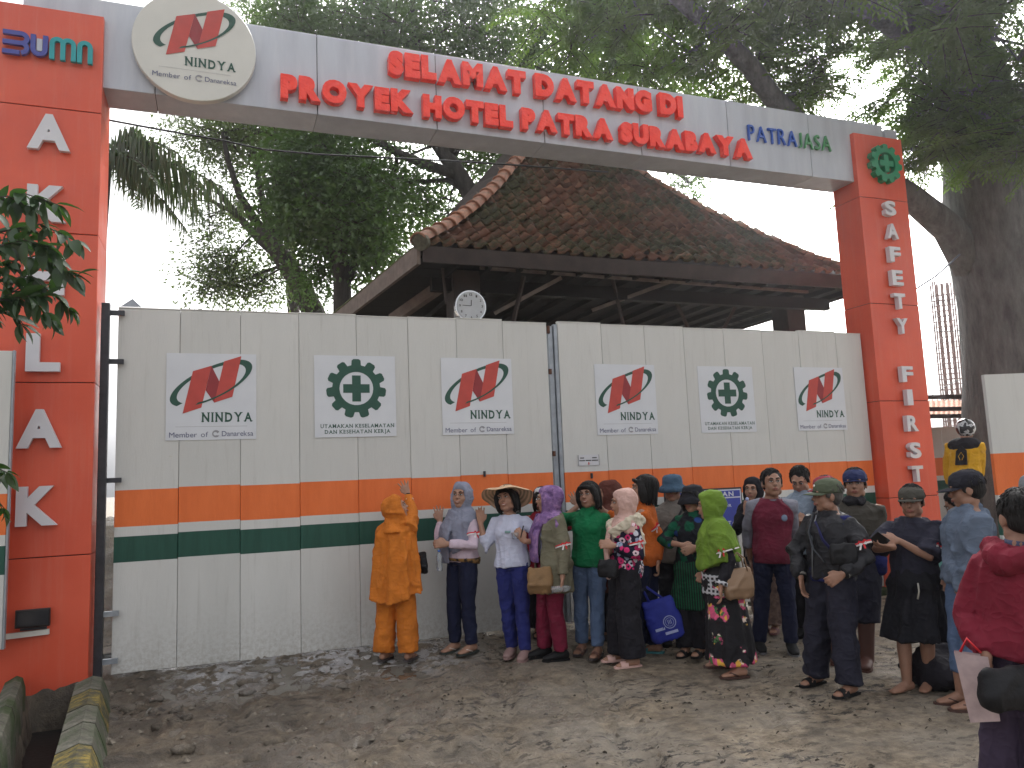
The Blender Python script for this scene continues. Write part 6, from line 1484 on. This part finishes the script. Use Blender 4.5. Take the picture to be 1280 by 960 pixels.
# 9 orange sweater
def w9():
    p = person('black haired woman in rust orange sweater turned left with arm stretched towards the gate', ((797, 818), (820, 817)), (806, 595), -110, -80, -6, 0, 'f', .98, SK1, armR=dict(w=(758, 640, .15), hint=(0, .2, -1), fd=(-1, 0, .15), curl=.3), armL=dict(w=(822, 702, -.08), hint=(.5, .5, 0), fd=(0, -.1, -1), n=(-1, 0, 0), curl=1.1), vox=.008)
    mo = cloth('rust_sweater', Cc(186, 92, 30)); top(p, mo, hem=.80, inf=.022, seed=19, slr=.016, nm='sweater', collar=True); trousers(p, M_NAVYJ, hem=.06, wide=.02, seed=20); hair(p, 'bob'); armband(p, 'L', .62, bow=(1, -.7, 0)); shoes(p, 'slide', plain('teal_sandal', Cc(60, 125, 130), .6)); return p
P9 = w9()
q = W(P9, P9.px(838, 800, -.12)); TB = bag('blue cloth tote bag with round white emblem held by the woman in orange sweater', 'tote bag', q, .34, .40, .10, plain('blue_nonwoven', Cc(30, 45, 150), .7, .15, 6, bump=.3), rz=.12, nm='tote_bag', slump=.1)
TB.rotation_euler = (0, rad(-16), -P9.az); TB.location = q
m = MB()
for sg in (-.07, .07): m.tube([(sg*1.0, -.01, .37), (-.06+sg*.4, -.01, .50), (-.10, -.0, .60), (-.06-sg*.1, .012, .5)], [(.012, .003)]*4, 6, (1, 0, 0))
m.obj('handle', plain('blue_nonwoven', (0, 0, 0)), TB, True, True)
m = MB(); Mw = plain('print_white', Cc(165, 175, 215), .7)
for k in range(20):
    a0, a1 = 2*PI*k/20, 2*PI*(k+1)/20
    for r0, r1 in ((.052, .06), (.036, .04)): m.add([(.05+r*math.cos(a), -.066, .17+r*math.sin(a)) for r, a in ((r0, a0), (r1, a0), (r1, a1), (r0, a1))], [(0, 1, 2, 3)])
for k in (-1, 0, 1): m.box((.05+k*.014-.003, -.067, .15), (.05+k*.014+.003, -.0645, .19))
m.box((-.1, -.066, .115), (-.01, -.064, .14)); m.box((-.02, -.067, .065), (.10, -.065, .09)); m.obj('emblem', Mw, TB, False, True)
# 10 bucket hat behind
def w10():
    p = person('person in blue grey bucket hat and grey shirt with a strap across the chest', ((835, 805), (852, 805)), (840, 591), -5, -12, 2, 0, 'm', .92, SK1, hat=.03, vox=.010)
    top(p, cloth('grey_shirt', Cc(120, 114, 108)), hem=.76, inf=.022, seed=21, sleeve='long', collar=True); trousers(p, M_BLK, hem=.08, seed=22); hair(p, 'short'); bucket(p, cloth('slate_hat', Cc(62, 86, 108)), .05, .04)
    strapobj(p, [p.b(.10, -.09, 1.29), p.b(.03, -.145, 1.15), p.b(-.08, -.15, 1.0), p.b(-.16, -.1, .88)], .012, P_LEA, 'bag_strap'); shoes(p, 'shoe', P_BLK); return p
w10()
# 11 black bucket hat
def w11():
    p = person('woman in black bucket hat and glasses, hands clasped over green batik shirt', ((858, 819), (876, 819)), (866, 604), -25, -32, 3, 0, 'f', 1.06, SK1, armR=dict(w=(851, 681, -.18), hint=(-1, 0, -.6), fd=(.8, -.2, -.35), n=(.1, .9, 0), curl=.6), armL=dict(w=(871, 684, -.22), hint=(1, .1, -.6), fd=(-.8, -.2, -.25), n=(0, .9, 0), curl=.6), hat=.03, vox=.008)
    mb_ = cloth('green_batik', (.014, .016, .022), 'batik', c2=Cc(15, 80, 58), c3=Cc(30, 60, 120)); top(p, mb_, hem=.72, inf=.028, sleeve='34', slr=.02, seed=23, nm='batik_shirt', collar=True)
    skirt(p, cloth('striped_cloth', (.012, .02, .018), 'stripes', c2=Cc(15, 95, 60)), z0=.44, z1=.9, r0=.2, seed=2, folds=6, nm='wrap_skirt'); trousers(p, M_BLK, hem=.06, wide=.03, seed=24); hair(p, 'bob'); bucket(p, cloth('black_hat', (.016, .016, .022)), .055, .045)
    m = MB()
    for q_ in (-1, 1):
        for k in range(12): a0, a1 = 2*PI*k/12, 2*PI*(k+1)/12; m.tube([p.h(q_*.031+.023*math.cos(a0), -.1, .004+.017*math.sin(a0)), p.h(q_*.031+.023*math.cos(a1), -.1, .004+.017*math.sin(a1))], .0016, 4)
        m.tube([p.h(q_*.054, -.098, .008), p.h(q_*.08, 0, .01)], .0018, 4)
    m.tube([p.h(-.009, -.1, .006), p.h(.009, -.1, .006)], .0018, 4); m.obj('glasses', P_BLK, p.T, False, True); shoes(p, 'slide', P_BLK); return p
P11 = w11()
# 12 green hijab
def w12():
    p = person('woman in long green headscarf and black flowered skirt, in profile', ((905, 835), (926, 848)), (889, 613), -82, -96, 3, 0, 'f', 1.12, SK2, armL=dict(w=(901, 733, -.24), hint=(1, .3, -.1), fd=(-.05, -.1, -1), n=(-1, 0, 0), curl=.6), armR=dict(w=(880, 715, .1), hint=(0, .5, -.4)), hat=.012, vox=.008, footyaw=(-80, -75))
    mg = cloth('green_scarf', Cc(100, 128, 42)); s = p.s
    top(p, M_BLK, hem=.95, inf=.016, sleeve='long', slr=.022, seed=25, nm='blouse', bust=False); skirt(p, cloth('flowered_black', (.018, .017, .02), 'bouquet', c2=Cc(200, 80, 120)), z0=.10, z1=.95, r0=.25, folds=8, amp=.016, seed=4)
    m = MB(); a, r = torso_pts(p, .70, .86, .045, .08, 4); m.tube(a, r, 26, p.B3 @ Vector((1, 0, 0))); bake(m, 'tunic_hem', [cloth('black_white_plaid', (.025, .025, .03), 'plaid', c2=Cc(180, 180, 185))], p.T, .0115, 1, .7, wr=.006)
    def ex(m): m.tube([p.b(.04, 0, 1.27), p.sh['L'], p.sh['L'].lerp(p.el['L'], .3), p.sh['L'].lerp(p.el['L'], .68)], [.09, .10, .112, .12], 18)
    hijab(p, mg, hem=.99, flare=.075, folds=10, amp=.013, seed=6, wr=.009, front=.9, extra=ex); armband(p, 'L', .66, r=.114, bow=(-.3, -1, .1))
    m = MB(); W_ = p.wr['L']; E_ = p.el['L']; m.tube([E_.lerp(W_, .82), E_.lerp(W_, .95)], [.052, .056], 14); m.obj('cuff', cloth('black_white_plaid', (0, 0, 0)), p.T, True, True)
    shoes(p, 'flip', plain('brown_thong', Cc(70, 45, 38), .6)); return p
P12 = w12()
T12 = bag('tan leather handbag on the arm of the woman in long green headscarf', 'handbag', W(P12, P12.px(924, 748, -.16)), .27, .25, .12, plain('tan_leather', Cc(138, 110, 84), .5, .12, 6), rz=-.15, nm='handbag')
m = MB()
for q_ in (-1, 1): m.tube([(-.08, q_*.03, .22), (-.06, q_*.028, .33), (0, q_*.02, .38), (.06, q_*.028, .33), (.08, q_*.03, .22)], .007, 6)
m.obj('handle', plain('tan_leather', (0, 0, 0)), T12, True, True)
# 13 black hijab behind
def w13():
    p = person('woman in black headscarf peering out beside the blue warning board', ((957, 788), (970, 790)), (940, 596), -12, -15, 0, 4, 'f', .95, SK1, armR=dict(w=(932, 641, -.18), hint=(-.5, 0, -1), fd=(.1, 0, 1), n=(.6, .4, 0), curl=.9), hat=.012, vox=.009)
    top(p, M_BLK, hem=.7, inf=.03, seed=27, flare=.1); hijab(p, M_BLK, hem=1.1, flare=.02, seed=7); trousers(p, cloth('pinkish_camo', Cc(135, 112, 102), 'mottle', c2=Cc(110, 90, 84)), hem=.07, wide=.04, inf=.02, seed=28); shoes(p, 'slide', plain('rose_sandal', Cc(110, 70, 70), .6)); return p
P13 = w13()
m = MB(); q = W(P13, P13.px(934, 624, -.24)); m.ell(q, (.022, .012, .022)); o = m.obj('round_mirror', plain('print_white', (.5, .5, .5)), None, True); tag(o, 'small round white object held to the chin of the woman in black headscarf', 'compact')
# 14 raglan man
def m14():
    p = person('man in maroon raglan shirt with grey sleeves and dark jeans looking over the crowd', ((950, 812), (990, 815)), (963, 587), 8, 14, -6, 0, 'm', .95, SK3, armR=dict(w=(938, 700, .16), hint=(-1, .6, 0)), armL=dict(w=(985, 700, .18), hint=(1, .6, 0)), vox=.0075)
    top(p, cloth('maroon_raglan', Cc(98, 28, 48)), hem=.76, inf=.026, sleeve='none', sleeve_mat=None, seed=29, flare=.08)
    mg = cloth('grey_marl', Cc(118, 118, 130)); m = MB()
    for k in ('R', 'L'):
        S, E_, W_ = p.sh[k], p.el[k], p.wr[k]; m.tube([p.b(0, 0, 1.33).lerp(S, .45), S+N_((0, 0, .012)), S.lerp(E_, .5), E_, E_.lerp(W_, .5)], [.05, .073, .064, .055, .05], 14)
    bake(m, 'sleeves', [mg], p.T, CV, 2, .7, wr=.007); m = MB()
    for k in range(14): a0, a1 = 2*PI*k/14, 2*PI*(k+1)/14; m.tube([p.b(.076*math.cos(a), .072*math.sin(a)+.004, 1.338-.014*(-math.sin(a))) for a in (a0, a1)], .011, 6)
    m.obj('neckband', mg, p.T, True, True)
    m = MB(); m.ell(p.b(.085, -.132, 1.17), (.028, .006, .032), p.B3); m.obj('chest_badge', plain('badge_blue', Cc(110, 125, 150), .6), p.T, True, True)
    trousers(p, M_NAVYJ, hem=.08, seed=30); hair(p, 'short'); shoes(p, 'shoe', P_BLK, plain('grey_sole', (.15, .15, .16), .6)); return p
m14()
# 15 man looking at phone
def m15():
    p = person('man in light grey blue shirt looking down at his hands behind the green cap', ((1003, 795), (1022, 795)), (999, 583), -20, -14, 26, 0, 'm', .95, SK1, armR=dict(w=(994, 658, -.26), hint=(-1, 0, -.7), fd=(.6, -.1, .75), n=(0, .8, -.1), curl=.8), armL=dict(w=(1014, 660, -.26), hint=(1, 0, -.7), fd=(-.5, -.2, .6), curl=.8), vox=.008)
    top(p, cloth('chambray', Cc(128, 142, 158)), hem=.76, inf=.024, sleeve='elbow', slr=.02, collar=True, seed=31); trousers(p, M_BLK, hem=.08, seed=32); hair(p, 'short')
    m = MB(); m.add([p.b(-.05, -.13, 1.05), p.b(-.02, -.14, 1.05), p.b(.03, -.14, .82), p.b(.0, -.14, .80)], [(0, 1, 2, 3)]); m.cur = 1; m.add([p.b(-.06, -.145, 1.07), p.b(-.035, -.145, 1.07), p.b(.015, -.145, .85), p.b(-.01, -.145, .84)], [(0, 1, 2, 3)]); m.obj('ribbon', [plain('ribbon_red', (0, 0, 0)), plain('ribbon_white', (0, 0, 0))], p.T, False, True); shoes(p, 'shoe', P_BLK); return p
m15()
# 16 man in green cap and black jacket
def m16():
    p = person('older man in faded green cap and open black jacket looking to the left', ((1022, 856), (1064, 870)), (1035, 595), -42, -72, 0, 0, 'm', 1.1, SK3, armR=dict(w=(1001, 722, -.05), hint=(-.8, .6, 0), fd=(.1, -.1, -1), n=(.9, -.3, 0), curl=.5), armL=dict(w=(1054, 717, -.30), hint=(1, .4, -.3), fd=(-.75, -.1, -.45), n=(0, .9, -.1), curl=.7), hat=.03, vox=.007)
    mj = cloth('black_nylon_jacket', (.02, .02, .024), rough=.55); top(p, mj, hem=.84, inf=.034, sleeve='long', slr=.024, flare=.03, seed=33, nm='jacket', collar=True, wr=.014)
    top(p, cloth('blue_undershirt', Cc(28, 34, 92)), hem=.80, neck=1.1, inf=.012, flare=.07, sleeve='none', seed=34, nm='undershirt'); trousers(p, M_NAVYB, inf=.02, hem=.05, wide=.03, seed=35, wr=.01)
    m = MB(); m.tube([p.b(-.03, -.115, 1.33), p.b(-.04, -.155, 1.2), p.b(-.035, -.162, 1.02), p.b(-.04, -.158, .86)], [(.006, .003)]*4, 6, p.B3 @ Vector((1, 0, 0))); m.obj('zip', plain('zip_grey', (.2, .21, .23), .4, metal=.5), p.T, True, True)
    for k in ('R', 'L'):
        E_, W_ = p.el[k], p.wr[k]; m = MB()
        for i in range(5): m.cur = i % 2; m.tube([E_.lerp(W_, .86+i*.022), E_.lerp(W_, .875+i*.022)], [.047, .047], 14)
        m.obj('striped_cuff', [plain('black_rib', (.02, .02, .02), .9), plain('cream_rib', (.4, .38, .33), .9)], p.T, True, True)
    strapobj(p, [p.b(-.07, -.10, 1.345), p.b(-.06, -.165, 1.2), p.b(.0, -.19, 1.08), p.b(.1, -.18, .98)], .016, plain('grey_web', (.06, .065, .075), .8), 'bag_strap'); strapobj(p, [p.b(-.02, -.14, 1.28), p.b(.08, -.175, 1.15), p.b(.17, -.12, 1.02)], .02, plain('blue_web', Cc(25, 28, 85), .8), 'bag_strap')
    hair(p, 'short', M_GREYHAIR); mc_ = cloth('faded_green_cap', Cc(82, 90, 72)); cap(p, mc_, 0, True, .08); armband(p, 'L', .62, r=.088, bow=(.2, -1, .1))
    shoes(p, 'slide', P_BLK); return p
P16 = m16()
bag('small black sling bag on the chest of the man in black jacket', 'sling bag', W(P16, P16.px(1056, 706, -.28)), .2, .16, .06, P_LEA, rz=-.5, nm='sling_bag')
# 17 blue cap behind
def m17():
    p = person('man in dark blue cap, brown green jacket, shorts and brown boots behind the green cap', ((1048, 828), (1085, 836)), (1067, 582), -8, -6, 0, 0, 'm', 1.1, SK3, armL=dict(w=(1084, 715, .0), hint=(1, .5, 0)), hat=.03, vox=.008)
    top(p, cloth('brown_green_jacket', Cc(66, 62, 56)), hem=.82, inf=.036, sleeve='long', slr=.028, seed=36, nm='jacket', collar=True); trousers(p, M_NAVYB, hem=.36, inf=.035, wide=.03, seed=37, nm='shorts'); hair(p, 'short'); cap(p, cloth('navy_cap', Cc(42, 50, 88)), 0, False, .03, tall=-.01)
    m = MB(); m.ell(p.b(0, -.05, 1.335), (.10, .085, .05), p.B3); bake(m, 'neck_cloth', [M_BLK], p.T, .01, 1, .7, wr=.01)
    m = MB(); m.rtube([p.b(.17, -.02, .95), p.b(.2, -.02, .78)], [.06, .07], 12); bake(m, 'cloth_bundle', [cloth('blue_undershirt', (0, 0, 0))], p.T, .011, 1, .7, wr=.012)
    shoes(p, 'boot', plain('brown_rubber', Cc(82, 50, 42), .6)); return p
m17()
# 18 red cap, almost hidden
def m18():
    p = person('person in dusty red cap nearly hidden behind the green cap', ((1027, 800), (1040, 800)), (1031, 592), -60, -60, 10, 0, 'm', .9, SK2, hat=.03, vox=.012)
    top(p, M_NAVYB, hem=.8, inf=.02, seed=38, sleeve='long'); trousers(p, M_BLK, hem=.07, seed=39); hair(p, 'short'); cap(p, cloth('dusty_red_cap', Cc(150, 52, 68)), 0, False); shoes(p, 'shoe', P_BLK); return p
m18()
# 19 man with phone
def m19():
    p = person('barefoot man in dark cap and black sarong using a phone by the right pillar', ((1135, 865), (1163, 862)), (1138, 602), -22, -14, 6, 0, 'm', 1.04, SK3, armR=dict(w=(1117, 684, -.30), hint=(-1, .2, -.7), fd=(-.6, -.15, .1), n=(.1, .3, 1), curl=.7), armL=dict(w=(1124, 676, -.26), hint=(1, .2, -.8), fd=(-.9, -.2, .15), n=(.0, .8, -.4), curl=.7), hat=.03, vox=.007, footyaw=(-45, -20))
    top(p, cloth('charcoal_navy_tee', (.026, .026, .042)), hem=.80, inf=.036, sleeve='elbow', slr=.034, seed=40, wr=.012); hair(p, 'short'); cap(p, cloth('khaki_grey_cap', Cc(74, 72, 66)), 0, False, .05, tall=-.01)
    skirt(p, cloth('black_sarong', (.013, .013, .018)), z0=.40, z1=.95, r0=.235, folds=7, amp=.03, seed=6, nm='sarong', wr=.01); armband(p, 'L', .75, r=.085, bow=(.6, -1, .1))
    m = MB(); m.tube([p.b(.10, -.2, .86), p.b(.11, -.21, .80), p.b(.10, -.215, .74)], .006, 6); m.obj('key_cord', plain('cord_white', (.4, .38, .33), .8), p.T, True, True); return p
P19 = m19()
q = W(P19, P19.px(1101, 675, -.34)); m = MB(); T = thing('mobile_phone', 'black phone held by the barefoot man in dark cap', 'phone', q); m.beam(q+N_((-.06, 0, .04)), q+N_((.05, 0, -.03)), .008, .075, (.2, -.6, .8)); m.obj('phone_body', P_BLK, T)
# 20 denim jacket man
def m20():
    p = person('man in faded denim jacket and navy cap bending towards the left behind the maroon hoodie', ((1203, 880), (1222, 888)), (1209, 584), -68, -88, 8, 0, 'm', 1.12, SK3, armL=dict(w=(1196, 742, -.12), hint=(.5, -.6, -.6), fd=(.6, .3, -.6), curl=.7), armR=dict(w=(1188, 720, .2), hint=(-.2, .4, -.8)), hat=.03, vox=.0075)
    top(p, cloth('faded_denim_jacket', Cc(88, 100, 118), 'denim'), hem=.84, inf=.036, sleeve='long', slr=.026, seed=41, nm='jacket', collar=True, wr=.016); trousers(p, M_LJ, hem=.22, inf=.010, wide=.0, seed=42); hair(p, 'short'); cap(p, cloth('navy_black_cap', (.02, .02, .03)), 0, False, .08)
    shoes(p, 'flip', plain('brown_thong', (0, 0, 0))); return p
m20()
# 21 turquoise shirt
def m21():
    p = person('person in turquoise shirt stooping between the phone man and the denim jacket', ((1183, 830), (1200, 830)), (1197, 612), -60, -100, 30, 0, 'f', 1.05, SK3, vox=.011)
    top(p, cloth('turquoise_cloth2', Cc(112, 172, 165)), hem=.8, inf=.026, sleeve='elbow', seed=43); trousers(p, M_BLK, hem=.08, seed=44); hair(p, 'short'); shoes(p, 'slide', P_BLK); return p
m21()
# 22 biker
def m22():
    p = person('motorcyclist in yellow and black jacket and dark helmet with back turned by the huge trunk', ((1200, 683), (1212, 683)), (1205, 521), 165, 160, 5, 0, 'm', 1.02, SK2, armL=dict(w=(1188, 618, .1), hint=(-.1, .3, 0)), armR=dict(w=(1222, 618, .1), hint=(.1, .3, 0)), hat=.03, vox=.011, zoff=.65)
    my = cloth('yellow_nylon', Cc(196, 148, 20)); top(p, my, hem=.84, inf=.04, sleeve='long', slr=.03, seed=45, nm='jacket'); trousers(p, M_BLK, hem=.08, seed=46)
    m = MB(); m.ell(p.b(0, .02, 1.27), (.2, .13, .10), p.B3); bake(m, 'shoulder_yoke', [M_BLK], p.T, .012, 1, .7)
    m = MB(); m.prism([(-.07, 1.02), (.07, 1.02), (.06, 1.2), (.0, 1.26), (-.06, 1.2)], .0, .012); 
    m.v = [tuple(p.b(x, .145+y, z)) for x, y, z in m.v]; m.obj('back_panel', M_BLK, p.T, False, True)
    m = MB(); m.tube([p.b(-.01, .165, 1.08), p.b(-.03, .165, 1.13), p.b(0, .165, 1.18), p.b(.03, .165, 1.13), p.b(.01, .165, 1.08)], .004, 5); m.obj('back_emblem', my, p.T, False, True)
    mh = NT('patterned_helmet'); mh.col(mh.ramp(mh.noise(12, 2), [(.44, (.02, .02, .025)), (.47, (.45, .46, .48)), (.55, (.4, .4, .42)), (.58, (.02, .02, .02))])); mh.set(.2); m = MB(); m.ell(p.h(0, .01, .01), (.112*p.s, .13*p.s, .125*p.s), p.hm, 24, 16); m.obj('helmet', mh.m, p.T, True, True); shoes(p, 'shoe', P_BLK); return p
P22 = m22()
m = MB(); q = P22.loc; m.bbox((q.x-.6, q.y-.5, -.05), (q.x+.6, q.y+.5, .645), .02); o = m.obj('concrete_block', M_CONC); tag(o, 'concrete block the motorcyclist in yellow stands on', 'block')
# 23 maroon hoodie, near
def m23():
    p = person('man in maroon hoodie nearest the camera at the right edge, seen from behind', ((1246, 1058), (1304, 1068)), (1274, 613), 158, 200, 4, 0, 'm', .96, SK3, armL=dict(w=(1234, 822, -.10), hint=(-.45, .9, -.1), fd=(.05, .05, -1), n=(1, 0, 0), curl=1.2), armR=dict(w=(1345, 800, -.05), hint=(1, 0, 0)), vox=.0075)
    mh = cloth('maroon_fleece', Cc(112, 26, 44)); top(p, mh, hem=.84, inf=.046, sleeve='long', slr=.030, seed=47, nm='hoodie', wr=.014)
    m = MB(); m.rtube([p.b(-.10, .03, 1.335), p.b(-.07, .12, 1.31), p.b(0, .15, 1.28), p.b(.07, .12, 1.31), p.b(.10, .03, 1.335)], [.045, .055, .065, .055, .045], 12); bake(m, 'hood', [mh], p.T, .011, 2, .7, wr=.014)
    m = MB(); m.tube([p.b(0, .0, 1.33), p.b(0, 0, 1.37)], [.07, .066], 14); m.obj('shirt_collar', plain('blue_collar', (.05, .06, .12), .8), p.T, True, True)
    trousers(p, cloth('dark_mauve_jeans', Cc(58, 48, 66)), inf=.012, hem=.07, wide=.02, seed=48, waist=.9); hair(p, 'short')
    shoes(p, 'slide', P_BLK); return p
P23 = m23()
bag('black belt bag on the hip of the man in maroon hoodie', 'belt bag', W(P23, P23.px(1266, 885, -.26)), .30, .17, .10, P_LEA, rz=-.15, nm='belt_bag')
q = W(P23, P23.px(1226, 903, -.12)); TP = thing('paper_bag', 'flat white and pink paper bag carried low by the man in maroon hoodie', 'paper bag', q, -P23.az)
m = MB(); w_, h_, d_ = .15, .30, .045; vs = [(-w_/2+.035, -d_/2, 0), (w_/2, -d_/2, .02), (w_/2, d_/2, .02), (-w_/2+.035, d_/2, 0), (-w_/2, -d_/2, h_), (w_/2-.02, -d_/2, h_-.01), (w_/2-.02, d_/2, h_-.01), (-w_/2, d_/2, h_)]
m.add(vs, [(0, 3, 2, 1), (0, 1, 5, 4), (1, 2, 6, 5), (2, 3, 7, 6)]); m.cur = 1; m.add(vs, [(3, 0, 4, 7)])
m.obj('bag_body', [plain('printed_paper', Cc(172, 150, 150), .6, .2, 18), plain('pink_paper', Cc(215, 170, 180), .6)], TP, False, True)
m = MB(); m.tube([(-.05, 0, h_), (-.02, 0, h_+.06), (.03, 0, h_)], .006, 6); m.obj('handle', plain('ribbon_red', (0, 0, 0)), TP, True, True)
# 24 grey cap at the edge
def m24():
    p = person('person at the right edge of whom little more than a grey cap visor shows', ((1295, 880), (1320, 884)), (1296, 588), -60, -75, 0, 0, 'm', 1, SK3, hat=.03, vox=.011)
    top(p, cloth('grey_tee', Cc(90, 95, 105)), hem=.8, inf=.03, seed=49, sleeve='elbow'); trousers(p, M_BLK, hem=.08, seed=50); hair(p, 'short'); cap(p, cloth('grey_cap', Cc(120, 125, 130)), 0, False, .09); shoes(p, 'shoe', P_BLK); return p
m24()
# dark bundle on the ground behind the barefoot man
q = atZ(1178, 858, 0); bag('slumped black cloth sack on the ground between the barefoot man and the denim jeans', 'sack', (q.x, q.y, 0), .42, .34, .3, cloth('black_sack', (.02, .018, .024)), nm='cloth_sack', slump=.5)

# ------------------------------------------------------------------ haze volume added to imitate lens glare towards the sun
hz = MB(); hz.box((-70, -40, -1.6), (100, 420, 30)); hm_ = bpy.data.materials.new('glare_haze'); hm_.use_nodes = True; ht = hm_.node_tree; ht.nodes.clear()
ho_ = ht.nodes.new('ShaderNodeOutputMaterial'); hv = ht.nodes.new('ShaderNodeVolumePrincipled'); hv.inputs['Color'].default_value = (.93, .95, 1, 1); hv.inputs['Density'].default_value = .0018; hv.inputs['Anisotropy'].default_value = .86
ht.links.new(hv.outputs[0], ho_.inputs['Volume'])
o = hz.obj('haze', hm_, kind='stuff')
